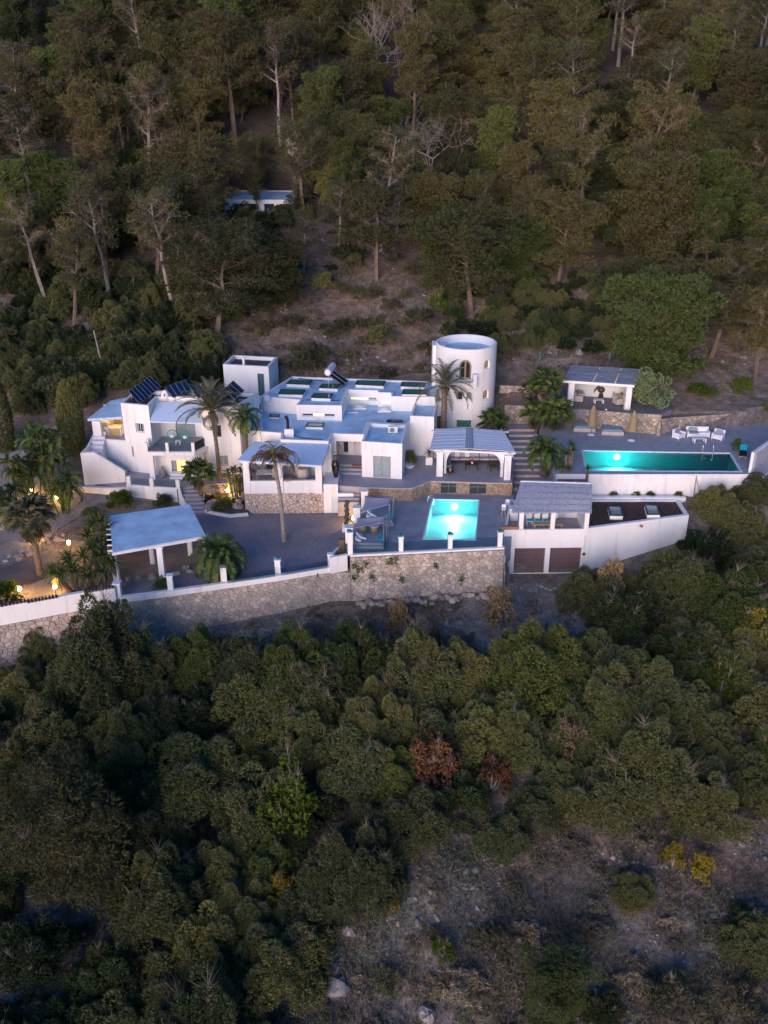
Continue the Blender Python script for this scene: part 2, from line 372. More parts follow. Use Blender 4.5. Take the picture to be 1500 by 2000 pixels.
# ------------------------------------------------------------------ terrain
WL = [G(985,1073,0), G(684,1088,0), G(645,1118,-1.3), G(543,1135,-1.3), G(438,1150,-1.3), G(335,1165,-1.3), G(233,1178,-1.3), G(0,1222,-1.3), G(-420,1300,-1.3)]
WLx = np.array([p[0] for p in WL][::-1]); WLy = np.array([p[1] for p in WL][::-1])
def tab(Y, pts): return np.interp(Y, [p[0] for p in pts], [p[1] for p in pts])
BACK = [(92,5.0),(100,8.5),(112,13.8),(125,19.8),(150,32),(180,48),(230,76),(300,108)]
FRONT = [(0,-24),(20,-17),(30,-13.5),(40,-10),(50,-6.8),(58,-4.4),(63,-3.55),(66.4,-3.35)]
LEFT = [(50,-1.9),(58,-1.5),(68,-1.45),(73,-1.15),(75,-.85),(77,-.3),(80,.3),(84,1.6),(88,3.4)] + BACK
RIGHT = [(66.4,-3.35),(72,.3),(76,.9),(84.2,2.2),(85.2,3.7),(88,4.2),(92,5.6),(100,9.0)] + BACK[2:]
SHELF = [(x, y) for x, y, _ in (G(684,1080,0), G(985,1064,0), G(1000,972,0), G(712,970,0))]
def pin(X, Y, poly):
    r = np.zeros(np.shape(X), bool); n = len(poly)
    for i in range(n):
        x0, y0 = poly[i][:2]; x1, y1 = poly[(i+1) % n][:2]
        c = ((y0 > Y) != (y1 > Y)) & (X < (x1-x0)*(Y-y0)/((y1-y0) if y1 != y0 else 1e-9) + x0); r ^= c
    return r
DECK = [G(1110,925,2.4), G(1470,925,2.4), G(1560,842,2.4), G(1500,821,2.4), G(1444,829,2.4), G(1315,838,2.4), G(1205,842,2.4), G(1080,826,2.4), G(1050,826,2.4), G(1082,925,2.4)]
UPFLOOR = [G(1050,797,4.1), G(1287,811,4.1), G(1310,770,4.1), G(1060,752,4.1)]
def bumps(X, Y):
    return (.35*np.sin(X*.21+1.3)*np.cos(Y*.17) + .22*np.sin(X*.53+Y*.31) + .12*np.sin(X*1.1-Y*.9+2) + .07*np.sin(X*2.3+Y*2.1))
def terr(X, Y):
    X = np.asarray(X, float); Y = np.asarray(Y, float)
    yw = np.interp(X, WLx, WLy)
    left = tab(Y, LEFT); right = tab(Y, RIGHT); front = tab(Y, FRONT)
    k = np.clip((X-11)/1.5, 0, 1); back = left*(1-k) + right*k
    inside = np.where(X < 9.6, Y > yw+.6, Y > 66.4)
    z = np.where(inside, back, front)
    gully = -1.8*np.exp(-((X+10)/7.0)**2)*np.clip((58-Y)/12, 0, 1)
    ridge = 5.0*np.exp(-((X+32)/26.)**2)*np.clip((Y-110)/60, 0, 1) - 2.5*np.exp(-((X-8)/12.)**2)*np.clip((Y-105)/30, 0, 1)
    nat = np.where((Y > 93) | (Y < yw-1.2) | (X > 34), 1.0, 0.0); nat = np.where((X > 9) & (X < 34) & (Y > 61) & (Y < 93), 0, nat)
    z = z + gully + ridge + bumps(X, Y)*nat
    z = np.where(pin(X, Y, SHELF), -2.4, z)
    z = np.where(pin(X, Y, inset(ccw(DECK), .6)), .2, z)
    z = np.where(pin(X, Y, inset(ccw(UPFLOOR), .3)), 3.6, z)
    z = np.where((X > -20.6) & (X < -9.6) & (Y > 119.6) & (Y < 130.5), np.minimum(z, 17.0), z)
    z = np.where((X > 10.8) & (X < 14.9) & (Y > 74.2) & (Y < 86.5), -1.2, z)
    return z
xs = np.unique(np.concatenate([np.arange(-140, -44, 2.0), np.arange(-44, 44, .4), np.arange(44, 141, 2.0)]))
ys = np.unique(np.concatenate([np.arange(6, 50, .8), np.arange(50, 98, .4), np.arange(98, 180, 1.2), np.arange(180, 301, 4)]))
XX, YY = np.meshgrid(xs, ys); ZZ = terr(XX, YY)
V = np.stack([XX, YY, ZZ], -1).reshape(-1, 3); nx, ny = len(xs), len(ys)
I = (np.arange(ny-1)[:, None]*nx + np.arange(nx-1)[None, :]).ravel()
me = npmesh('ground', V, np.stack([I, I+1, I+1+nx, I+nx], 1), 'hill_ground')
tag(obj('ground', me), kind='structure')
def T(x, y): return float(terr(x, y))
def hit(px, py, dz=0.0):
    Y = 18.0
    while Y < 290:
        p = H(px, py, Y)
        if p[2] <= T(p[0], Y) + dz: return p[0], Y, T(p[0], Y)
        Y += .4
    return p[0], 290, T(p[0], 290)

# ------------------------------------------------------------------ terraces, court, pools
POOL = [G(845,975,0), G(935,977,0), G(928,1055,0), G(827,1053,0)]
pt = [G(684,1086,0), G(985,1071,0), G(1004,1040,0), G(1005,960,0), G(700,955,0)]
mb = MB(); holed_top(mb, pt, [POOL], 0.0); mb.prism(pt, -2.0, 0.0, top=False, bottom=False)
struct('pool_terrace', mb, 'paving')
def pool_shell(name, label, P, zt, depth, tile, lamp_px, coping_w, power, wlevel=.07):
    P = ccw([p[:2] for p in P])
    r = thing(name, label, 'swimming pool', (sum(p[0] for p in P)/4, sum(p[1] for p in P)/4, zt))
    mb = MB(); n = len(P); vs = [(p[0], p[1], zt-.02) for p in P] + [(p[0], p[1], zt-depth) for p in P]
    mb.add(vs, [((i+1) % n, i, n+i, n+(i+1) % n) for i in range(n)] + [tuple(range(n, 2*n))]); mb.build('basin', tile, r, True)
    mb = MB(); mb.add([(p[0], p[1], zt-wlevel) for p in P], [(0, 1, 2, 3)]); mb.build('water', 'pool_water', r, True)
    o = inset(P, -coping_w); inn = inset(P, .02); mb = MB()
    for i in range(4):
        j = (i+1) % 4; mb.prism([o[i], o[j], inn[j], inn[i]], zt-.06, zt+.025)
    mb.build('coping', 'coping', r, True)
    return r
pr = pool_shell('swimming_pool', 'small rectangular turquoise pool on the lower terrace, lit from inside', POOL, 0, 1.4, 'pool_tile', (890, 985), .09, 0)
def pool_lamp(px, py, zt, P0, P1, power, root, dz=.65, col=(.55, 1.0, 1.0)):
    a, b = Vector(P0), Vector(P1); x = G(px, py, zt)[0]; k = (x-a.x)/(b.x-a.x); p = a.lerp(b, k)
    mb = MB(); mb.lathe([(.22, -.05), (.22, 0)], 14)
    o = mb.build('pool_lamp', 'pool_lamp', root); o.rotation_euler = (R(90), 0, 0)
    off = root_off(root); o.location = (p.x-off.x, p.y-.03-off.y, zt-dz-off.z)
    l = bpy.data.lights.new('pool_light', 'SPOT'); l.energy = power; l.color = col; l.shadow_soft_size = .15; l.spot_size = R(150); l.spot_blend = .8
    lo = bpy.data.objects.new('pool_light', l); C.objects.link(lo); lo.parent = root
    lo.location = (p.x-off.x, p.y-.12-off.y, zt-dz-off.z); lo.rotation_euler = (R(68), 0, R(180))
pool_lamp(890, 985, 0, POOL[0], POOL[1], 210, pr)

# court and carport floor, left garden gravel, road
court = [G(640,1108,-1.1), G(438,1142,-1.1), G(233,1172,-1.1), G(180,1080,-1.1), G(205,1000,-1.1), G(345,985,-1.1), G(400,990,-1.1), G(485,1003,-1.1), G(700,1003,-1.1), G(745,985,-1.1), G(720,1075,-1.1), G(668,1092,-1.1)]
struct('court', MB().prism(court, -1.6, -1.1), 'court_gravel')
cf = [G(232,1150,-1.09), G(330,1132,-1.09), G(360,1128,-1.09), G(405,1085,-1.09), G(398,1030,-1.09), G(215,1060,-1.09)]
struct('carport_floor', MB().prism(cf, -1.3, -1.092), 'carport_floor')
def sheet(name, pts, mat, dz=.05, step=1.2):
    """a thin sheet that follows the terrain"""
    poly = [p[:2] for p in pts]; x0 = min(p[0] for p in poly); x1 = max(p[0] for p in poly); y0 = min(p[1] for p in poly); y1 = max(p[1] for p in poly)
    X, Y = np.meshgrid(np.arange(x0, x1, .2), np.arange(y0, y1, .2)); ny_, nx_ = X.shape
    Z = terr(X, Y)+dz; V = np.stack([X, Y, Z], -1).reshape(-1, 3); I = (np.arange(ny_-1)[:, None]*nx_+np.arange(nx_-1)[None, :]).ravel()
    cx = V[I, 0]+.1; cy = V[I, 1]+.1; I = I[pin(cx, cy, poly)]
    return tag(obj(name, npmesh(name, V, np.stack([I, I+1, I+1+nx_, I+nx_], 1), mat)), kind='structure')
sheet('garden_gravel', [G(-60,1120,-1.3), G(40,1090,-1.3), G(120,1030,-1.3), G(195,985,-1), G(355,980,-1), G(350,955,-.5), G(140,950,-.3), G(90,900,0), G(-60,900,0)], 'garden_gravel', .05)
sheet('gravel_bed', [G(-40,1182,-1.5), G(228,1160,-1.4), G(218,1100,-1.4), G(130,1112,-1.4), G(60,1140,-1.4), G(-40,1165,-1.4)], 'court_gravel', .06)
sheet('road', [G(-60,1168,-1.4), G(60,1138,-1.4), G(130,1110,-1.4), G(140,1075,-1.4), G(60,1090,-1.4), G(-60,1132,-1.4)], 'asphalt', .10)

# upper terrace (in front of the main house)
ut = [G(702,951,1.15), G(778,953.5,1.15), G(805,953,1.15), G(840,939,1.15), G(1000,943.5,1.15), G(1003,925,1.15), G(1003,860,1.15), G(640,868,1.15), G(640,905,1.15), G(655,948,1.15)]
struct('upper_terrace', MB().prism(ut, -1.4, 1.15), 'tile_floor')
def wallstrip(name, pts, z0, z1, th, mat, parent=None, out=1):
    """closed wall strip following a polyline, th thick towards 'out'"""
    mb = MB(); P = [Vector(p[:2]) for p in pts]; n = len(P); O = []
    for i in range(n):
        d = (P[min(i+1, n-1)] - P[max(i-1, 0)]).normalized(); O.append(P[i] + Vector((d.y, -d.x))*th*out)
    zz0 = z0 if isinstance(z0, (list, tuple)) else [z0]*n; zz1 = z1 if isinstance(z1, (list, tuple)) else [z1]*n
    k = [(*P[i], zz0[i]) for i in range(n)] + [(*P[i], zz1[i]) for i in range(n)] + [(*O[i], zz0[i]) for i in range(n)] + [(*O[i], zz1[i]) for i in range(n)]
    fs = []
    for i in range(n-1):
        fs += [(i, i+1, n+i+1, n+i), (2*n+i+1, 2*n+i, 3*n+i, 3*n+i+1), (n+i, n+i+1, 3*n+i+1, 3*n+i), (i+1, i, 2*n+i, 2*n+i+1)]
    fs += [(0, n, 3*n, 2*n), (n-1, 3*n-1, 4*n-1, 2*n-1)]
    mb.add(k, fs); return mb
tw = thing('terrace_wall', 'low brown stone veneer wall carrying the terrace above the lower pool', 'wall', G(850,950,0))
pts = [G(702,951,1.15), G(778,953.5,1.15), G(805,953,1.15), G(840,939,1.15), G(1000,943.5,1.15)]
wallstrip('veneer', pts, -.02, 1.10, .06, 'veneer_brown').build('veneer', 'veneer_brown', tw, True)
wallstrip('veneer', [pts[-1], (G(1003,925,1.15)[0], G(1003,925,1.15)[1])], -.02, 1.10, .06, 'x').build('veneer', 'veneer_brown', tw, True)
wallstrip('ledge', pts, 1.10, 1.17, .12, 'x').build('coping', 'pink_stone', tw, True)
for a, b in ((861, 891), (917, 949)):
    ya = G(a, 941, 1.15)[1]-.09; x0 = G(a, 941, 1.1)[0]; x1 = G(b, 941, 1.1)[0]; yy = np.interp((x0+x1)/2, [pts[3][0], pts[4][0]], [pts[3][1], pts[4][1]])
    h = MB().box(x0, x1, yy-.12, yy+.02, .12, .98).build('pump_hatch', 'dark_hatch', tw, True)
    MB().box((x0+x1)/2-.015, (x0+x1)/2+.015, yy-.145, yy-.12, .14, .96).box(x0, x1, yy-.14, yy-.12, .74, .78).build('door_frame', 'metal_grey', h, True)

# ------------------------------------------------------------------ rubble stone walls
def clip(poly, px, py, nx_, ny_):
    out = []; n = len(poly)
    for i in range(n):
        a, b = poly[i], poly[(i+1) % n]
        da = (a[0]-px)*nx_+(a[1]-py)*ny_; db = (b[0]-px)*nx_+(b[1]-py)*ny_
        if da <= 0: out.append(a)
        if (da < 0 < db) or (db < 0 < da):
            k = da/(da-db); out.append((a[0]+(b[0]-a[0])*k, a[1]+(b[1]-a[1])*k))
    return out
def stone_wall(name, label, top, zt, zb, cw, ch, batter, mat, seed, maxparts=290, gap=.022, grow=.06, cat='wall', thick=.7):
    """top: polyline (x,y); zt/zb lists of top/bottom z per vertex; stones are Voronoi cells on its face"""
    rr = random.Random(seed); P = [Vector(p[:2]) for p in top]; n = len(P); L = [0]
    for i in range(1, n): L.append(L[-1]+(P[i]-P[i-1]).length)
    r = thing(name, label, cat, (P[n//2].x, P[n//2].y, min(zb)))
    def at(u, v, dep):
        u = min(max(u, 0), L[-1]-1e-4); i = max(j for j in range(n) if L[j] <= u); i = min(i, n-2)
        k = (u-L[i])/(L[i+1]-L[i]); p = P[i].lerp(P[i+1], k); d = (P[i+1]-P[i]).normalized(); nn = Vector((d.y, -d.x))
        t_ = zt[i]+(zt[i+1]-zt[i])*k; b_ = zb[i]+(zb[i+1]-zb[i])*k; z = b_+(t_-b_)*v
        q = p + nn*(batter*(1-v)+dep); return (q.x, q.y, z)
    hmax = max(a-b for a, b in zip(zt, zb))
    core = MB(); ks = []
    for i in range(n):
        core.v += [at(L[i]+(1e-3 if i == 0 else 0), 1, 0), at(L[i], 0, 0)]
    for i in range(n-1): core.f.append((2*i, 2*i+1, 2*i+3, 2*i+2))
    m0 = len(core.v)
    for i in range(n):
        d = (P[min(i+1, n-1)]-P[max(i-1, 0)]).normalized(); nn = Vector((d.y, -d.x)); q = P[i]-nn*thick
        core.v += [(q.x, q.y, zt[i]), (q.x, q.y, zb[i])]
    for i in range(n-1):
        core.f += [(m0+2*i, m0+2*i+2, m0+2*i+3, m0+2*i+1), (2*i, 2*i+2, m0+2*i+2, m0+2*i)]
    core.f += [(0, m0, m0+1, 1), (2*n-2, 2*n-1, m0+2*n-1, m0+2*n-2)]
    core.build('wall_core', 'mortar', r, True)
    nu, nv = max(2, int(L[-1]/cw)), max(1, int(hmax/ch)); S = {}
    for a in range(-1, nu+1):
        for b in range(-1, nv+1):
            S[a, b] = ((a+.5+rr.uniform(-.48, .48)+(.5 if b % 2 else 0))*L[-1]/nu, (b+.5+rr.uniform(-.42, .42))*hmax/nv)
    cells = []
    for (a, b), (su, sv) in S.items():
        poly = [(su-cw*1.6, sv-ch*1.6), (su+cw*1.6, sv-ch*1.6), (su+cw*1.6, sv+ch*1.6), (su-cw*1.6, sv+ch*1.6)]
        for da in (-2, -1, 0, 1, 2):
            for db in (-2, -1, 0, 1, 2):
                if (a+da, b+db) in S and (da or db):
                    ou, ov = S[a+da, b+db]; dx, dy = ou-su, ov-sv; l = math.hypot(dx, dy)
                    poly = clip(poly, (su+ou)/2-dx/l*gap, (sv+ov)/2-dy/l*gap, dx/l, dy/l)
        for (px_, py_, nx_, ny_) in ((0.01, 0, -1, 0), (L[-1]-.01, 0, 1, 0), (0, 0, 0, -1), (0, hmax-.005, 0, 1)):
            if poly: poly = clip(poly, px_, py_, nx_, ny_)
        if len(poly) < 3: continue
        A = abs(sum(poly[i][0]*poly[(i+1) % len(poly)][1]-poly[(i+1) % len(poly)][0]*poly[i][1] for i in range(len(poly))))/2
        if A > .008: cells.append((A, poly))
    cells.sort(key=lambda c: -c[0]); rest = MB()
    for idx, (A, poly) in enumerate(cells):
        cx = sum(p[0] for p in poly)/len(poly); cy = sum(p[1] for p in poly)/len(poly); m_ = len(poly)
        dep = grow*rr.uniform(.5, 1.5); vs = []
        for sc_, dd in ((1, -.03), (.96, dep*.65), (.72, dep)):
            for (u, v) in poly:
                vs.append(at(cx+(u-cx)*sc_, (cy+(v-cy)*sc_)/hmax, dd + (rr.uniform(-.012, .012) if dd > 0 else 0)))
        fs = [(i, (i+1) % m_, m_+(i+1) % m_, m_+i) for i in range(m_)] + [(m_+i, m_+(i+1) % m_, 2*m_+(i+1) % m_, 2*m_+i) for i in range(m_)] + [tuple(range(2*m_, 3*m_))]
        if idx < maxparts: MB().add(vs, fs).build('stone', mat, r, True)
        else: rest.add(vs, fs)
    if rest.v: tag(rest.build('small_stones', mat, r, True), kind='stuff')
    return r

# ------------------------------------------------------------------ front retaining wall, white parapets, posts
stone_wall('retaining_wall', 'tall pinkish rubble stone retaining wall below the lower pool terrace', [p[:2] for p in (WL[1], WL[0])], [-.04, -.04], [-4.0, -3.7], .43, .26, .28, 'stone', 3, gap=.011, grow=.045)
e0 = Vector(WL[0][:2])
stone_wall('retaining_wall', 'short stone return beside the white garage wall', [(e0.x, e0.y), (e0.x+.25, e0.y+2.2)], [-.05, -.05], [-3.7, -3.6], .5, .4, .2, 'stone', 5, maxparts=60)
wl = [p[:2] for p in WL[7:1:-1]]
stone_wall('retaining_wall', 'long low grey rubble stone wall below the gravel court and carport', [tuple(Vector(WL[7][:2]).lerp(Vector(WL[8][:2]), .5))]+wl+[WL[1][:2]], [-1.3]*7+[-1.3], [-4.6, -4.5, -4.5, -4.3, -4.2, -4.1, -4.1, -4.0], .44, .27, .28, 'stone', 4, gap=.011, grow=.045)
# white coping wall on top (pool terrace and court)
def coping_wall(name, label, pts, z0, z1, th):
    r = thing(name, label, 'wall', (pts[0][0], pts[0][1], z0 if isinstance(z0, float) else z0[0]))
    wallstrip('x', pts, z0, z1, -th, 'plaster').build('wall', 'plaster', r, True); return r
coping_wall('white_kerb_wall', 'low white kerb along the front edge of the lower pool terrace', [G(684,1087,0), G(985,1072,0)], -.05, .10, .35)
coping_wall('white_parapet', 'low white parapet on the stone wall along the gravel court', [p[:2] for p in WL[6:1:-1]], -1.32, -.85, .30)
bt = thing('garden_wall', 'stepped white garden wall at the left edge with a tiled top', 'wall', G(120,1200,-1.3))
P8, P7, P6 = Vector(WL[8][:2]), Vector(WL[7][:2]), Vector(WL[6][:2]); far = P7.lerp(P8, .4)
segs = [(-60, 0, 1177), (0, 57, 1176), (57, 117, 1167), (117, 167, 1157), (167, 228, 1148)]
tiles = MB(); wb = MB()
for a, b, y in segs:
    pa = P7.lerp(P6, a/233) if a >= 0 else far; pb = P7.lerp(P6, b/233) if b > 0 else P7
    zt_ = H(b, y, P7.lerp(P6, max(b, 0)/233).y)[2]
    s_ = wallstrip('x', [pa, pb], -1.32, zt_, -.3, 'x'); wb.add(s_.v, s_.f)
    if b not in (167,):
        nn = int((pb-pa).length/.22)
        for k in range(nn):
            q = pa.lerp(pb, (k+.5)/nn); d = (pb-pa).normalized(); u = Vector((-d.y, d.x))
            a_ = q-u*.06; b_ = q+u*.40; tiles.tube([(a_.x, a_.y, zt_+.05), (b_.x, b_.y, zt_+.05)], .07, 6)
wb.build('wall', 'plaster', bt, True); tag(tiles.build('ridge_tiles', 'terracotta', bt, True), kind='stuff')
def post(px, pyb, pyt, z, wpx, label, pot=None, cap=True, loc=None):
    b = loc or G(px, pyb, z); sc_ = F/(b[1]*cp-(z-CZ)*sp); wd = wpx/sc_; h = H(px, pyt, b[1])[2]-z
    r = thing('masonry_post', label, 'post', (b[0], b[1]+wd/2, z), R(3), 'white posts along the terrace walls')
    MB().box(-wd/2, wd/2, -wd/2, wd/2, 0, h-.08).build('shaft', 'plaster', r, bevel=.02)
    MB().box(-wd/2-.05, wd/2+.05, -wd/2-.05, wd/2+.05, h-.08, h).build('cap', 'plaster', r, bevel=.015)
    if pot:
        mb = MB()
        for k in range(5): mb.ball((random.uniform(-.14, .14), random.uniform(-.1, .1), .10), .11, 8, 5)
        q = mb.build('glass_ornament', 'teal_glass'); q.location = (b[0], b[1]+wd/2, z+h)
        tag(q, pot, 'ornament', 'teal glass ornaments on the wall posts')
    return r
post(684,1085,1040,0,10,'narrow white post at the left front corner of the pool terrace','teal ornament on the narrow post at the pool terrace corner')
post(783,1079,1049,0,9,'slim white post in front of the sun beds','teal ornament on the slim post in front of the sun beds')
post(879,1074,1045,0,9,'slim white post in front of the lit lower pool','teal ornament on the post in front of the lower pool')
post(976,1070,1040,0,9,'slim white post beside the white garage building','teal ornament on the post next to the garage building')
post(682,1062,1031,0,15,'thick white post behind the terrace corner post, left of the front sun bed')
post(697,1022,992,0,13,'thick white post beside the lit statue niche')
post(712,995,960,0,13,'tall white post at the foot of the entrance steps')
post(645,1115,1083,-1.3,9,'white post with ball top where the court parapet ends')
post(543,1130,1094,-1.3,11,'white post in the middle of the court parapet','teal ornament on the middle post of the court parapet')
post(438,1146,1109,-1.3,12,'white post beside the squat palm at the court edge')
post(334,1163,1125,-1.3,11,'white post in front of the carport pillar')
post(231,1176,1140,-1.3,13,'white post at the front left corner of the carport')

gb_ = thing('glass_balustrade', 'clear glass balustrade between the white posts of the lower pool terrace', 'balustrade', G(830, 1076, 0))
for a, b in ((689, 778), (788, 874), (884, 971)):
    fy = lambda x: 1086-(x-684)*.0515
    p0, p1 = G(a, fy(a)-3, .1), G(b, fy(b)-3, .1); MB().prism(ccw([p0[:2], p1[:2], (p1[0], p1[1]+.014), (p0[0], p0[1]+.014)]), .12, .95).build('glass_panel', 'balustrade_glass', gb_, True)
gb2 = thing('glass_balustrade', 'clear glass balustrade between the posts of the gravel court parapet', 'balustrade', G(590, 1120, -1.1))
for a, b, ya, yb_ in ((445, 537, 1140, 1127), (549, 640, 1125, 1110)):
    p0, p1 = G(a, ya, -.85), G(b, yb_, -.85); MB().prism(ccw([p0[:2], p1[:2], (p1[0], p1[1]+.014), (p0[0], p0[1]+.014)]), -.84, -.2).build('glass_panel', 'balustrade_glass', gb2, True)

# ------------------------------------------------------------------ building helpers
def onwall(a, b, px, py):
    v = py-1000.0; dx = px-750.0; dy = F*cp-v*sp; dz = -F*sp-v*cp
    a, b = Vector(a[:2]), Vector(b[:2]); d = (b-a).normalized(); n = Vector((-d.y, d.x))
    t = n.dot(a)/n.dot(Vector((dx, dy))); p = Vector((dx*t, dy*t)); return (p-a).dot(d), CZ+dz*t
def hole_px(a, b, x0, y0, x1, y1):
    u0, zt_ = onwall(a, b, x0, y0); u1, zb_ = onwall(a, b, x1, y1); _, zt2 = onwall(a, b, x1, y0)
    return (min(u0, u1), max(u0, u1), min(zb_, zt_), max(zt_, zb_))
def wallface(mb, a, b, z0, z1, holes, depth):
    a, b = Vector(a[:2]), Vector(b[:2]); L = (b-a).length; d = (b-a)/L; inn = Vector((-d.y, d.x))*depth
    us = sorted(set([0, L]+[h for H_ in holes for h in H_[:2]])); zs = sorted(set([z0, z1]+[h for H_ in holes for h in H_[2:]]))
    def p(u, z, i=0): q = a+d*u+inn*i; return (q.x, q.y, z)
    for i in range(len(us)-1):
        for j in range(len(zs)-1):
            uc, zc = (us[i]+us[i+1])/2, (zs[j]+zs[j+1])/2
            if any(h[0] < uc < h[1] and h[2] < zc < h[3] for h in holes): continue
            mb.add([p(us[i], zs[j]), p(us[i+1], zs[j]), p(us[i+1], zs[j+1]), p(us[i], zs[j+1])], [(0, 1, 2, 3)])
    for (u0, u1, za, zb_) in holes:
        o = [p(u0, za), p(u1, za), p(u1, zb_), p(u0, zb_)]; k = [p(u0, za, 1), p(u1, za, 1), p(u1, zb_, 1), p(u0, zb_, 1)]
        mb.add(o+k, [(0, 1, 5, 4), (1, 2, 6, 5), (2, 3, 7, 6), (3, 0, 4, 7)])
def mass(parent, poly, z0, z1, par=.25, rim=.22, holes=None, depth=.22, roofmat='sky_tinted_roof_paint', wallmat='plaster', name='wall', zf=None):
    """building block: outer walls with openings on chosen sides, parapet and sunken roof"""
    P = ccw([tuple(p[:2]) for p in poly]); n = len(P); mb = MB(); holes = holes or {}
    for i in range(n): wallface(mb, P[i], P[(i+1) % n], z0, z1, holes.get(i, []), depth)
    q = inset(P, rim)
    mb.add([(*p, z1) for p in P]+[(*p, z1) for p in q]+[(*p, z1-par) for p in q], [(i, (i+1) % n, n+(i+1) % n, n+i) for i in range(n)]+[(n+i, n+(i+1) % n, 2*n+(i+1) % n, 2*n+i) for i in range(n)])
    w_ = mb.build(name, wallmat, parent, True)
    ov = inset(P, rim*.9) if par > .02 else q
    rb = MB(); loops = [[Vector((p[0], p[1], 0)) for p in ov]]; tri = tessellate_polygon(loops)
    rb.add([(p[0], p[1], z1-par+.004) for p in ov], [tuple(t_) for t_ in tri]); rb.build('roof', roofmat, parent, True)
    return P, w_
def side(P, i): return P[i], P[(i+1) % len(P)]
def window(parent, a, b, h, depth=.16, panes=2, glassm='dark_glass', frame='white_frame', fw=.05, name='window', curtain=None, sill=True, hbar=False):
    a, b = Vector(a[:2]), Vector(b[:2]); d = (b-a).normalized(); inn = Vector((-d.y, d.x)); u0, u1, z0, z1 = h
    def bx(mb, ua, ub, ia, ib, za, zb_):
        vs = []
        for z in (za, zb_):
            for (u, i) in ((ua, ia), (ub, ia), (ub, ib), (ua, ib)):
                q = a+d*u+inn*i; vs.append((q.x, q.y, z))
        mb.add(vs, [(0, 3, 2, 1), (4, 5, 6, 7), (0, 1, 5, 4), (1, 2, 6, 5), (2, 3, 7, 6), (3, 0, 4, 7)])
    q = a+d*(u0+u1)/2; off = root_off(parent)
    w_ = bpy.data.objects.new(name, None); C.objects.link(w_); w_.parent = parent; w_.location = (q.x-off.x, q.y-off.y, z0-off.z); w_.empty_display_size = .2
    f = MB(); bx(f, u0+.002, u1-.002, depth-.05, depth+.03, z0+.002, z0+fw); bx(f, u0+.002, u1-.002, depth-.05, depth+.03, z1-fw, z1-.002)
    bx(f, u0+.002, u0+fw, depth-.05, depth+.03, z0+fw, z1-fw); bx(f, u1-fw, u1-.002, depth-.05, depth+.03, z0+fw, z1-fw)
    for k in range(1, panes):
        uc = u0+(u1-u0)*k/panes; bx(f, uc-fw*.4, uc+fw*.4, depth-.045, depth+.03, z0+fw, z1-fw)
    if hbar: zc = (z0+z1)/2; bx(f, u0+fw, u1-fw, depth-.04, depth+.028, zc-.025, zc+.025)
    f.build('frame', frame, w_, True)
    for k in range(panes):
        ua, ub = u0+(u1-u0)*k/panes+fw*.5, u0+(u1-u0)*(k+1)/panes-fw*.5
        gm = glassm[k % len(glassm)] if isinstance(glassm, list) else glassm
        g_ = MB(); bx(g_, ua, ub, depth, depth+.015, z0+fw*.8, z1-fw*.8); g_.build('pane', gm, w_, True)
    if curtain:
        for (f0, f1) in curtain:
            cb = MB(); k = int((f1-f0)*(u1-u0)/.08)+3; ua = u0+fw+(u1-u0-2*fw)*f0; ub = u0+fw+(u1-u0-2*fw)*f1; vs = []
            for i in range(k+1):
                p_ = a+d*(ua+(ub-ua)*i/k)+inn*(depth-.02+(.018 if i % 2 else -.012)); vs += [(p_.x, p_.y, z0+fw), (p_.x, p_.y, z1-fw)]
            cb.add(vs, [(2*i, 2*i+2, 2*i+3, 2*i+1) for i in range(k)]); cb.build('curtain', 'curtain', w_, True)
    if sill:
        s_ = MB(); bx(s_, u0-.05, u1+.05, -.05, depth, z0-.05, z0-.002); s_.build('sill', 'plaster', w_, True)
    return w_
def door(parent, a, b, h, mat, depth=.12, leaves=2, slats=True, name='door', handle=True):
    w_ = window(parent, a, b, h, depth=depth, panes=leaves, glassm=mat, frame=mat, fw=.06, name=name, sill=False)
    if handle:
        a, b = Vector(a[:2]), Vector(b[:2]); d = (b-a).normalized(); inn = Vector((-d.y, d.x)); q = a+d*(h[0]+(h[1]-h[0])*(.5 if leaves == 2 else .12)+.06)+inn*(depth-.07)
        MB().box(q.x-.02, q.x+.02, q.y-.02, q.y+.02, h[2]+1.0, h[2]+1.18).build('handle', 'steel', w_, True)
    return w_
def prism_obj(parent, name, poly, z0, z1, mat): return MB().prism(ccw([tuple(p[:2]) for p in poly]), z0, z1).build(name, mat, parent, True)

# ------------------------------------------------------------------ main house
mh = thing('main_house', 'large white flat-roofed villa in the middle with green skylights', 'house', (-2, 80, 1.15))
ZM = 4.4
# A: bedroom block in front
A = [G(707,931,1.15), G(785,936,1.15)]
Atl = G(*c2(900,545), 4.41); Atr = G(*c2(1185,560), 4.41)
Apoly = ccw([A[0][:2], A[1][:2], Atr[:2], Atl[:2]])
i0 = min(range(4), key=lambda i: abs(Vector(Apoly[i])-Vector(A[0][:2])) if False else (Vector(Apoly[i])-Vector(A[0][:2])).length)
h = hole_px(A[0], A[1], 729, 890, 763, 932); h = (h[0], h[1], 1.17, h[3])
mass(mh, Apoly, 1.0, 4.41, .30, .2, {i0: [h]})
window(mh, A[0], A[1], h, panes=2, frame='pale_wood', glassm='pale_glass', curtain=[(0, .42), (.5, .95)], name='sliding_door', sill=False)
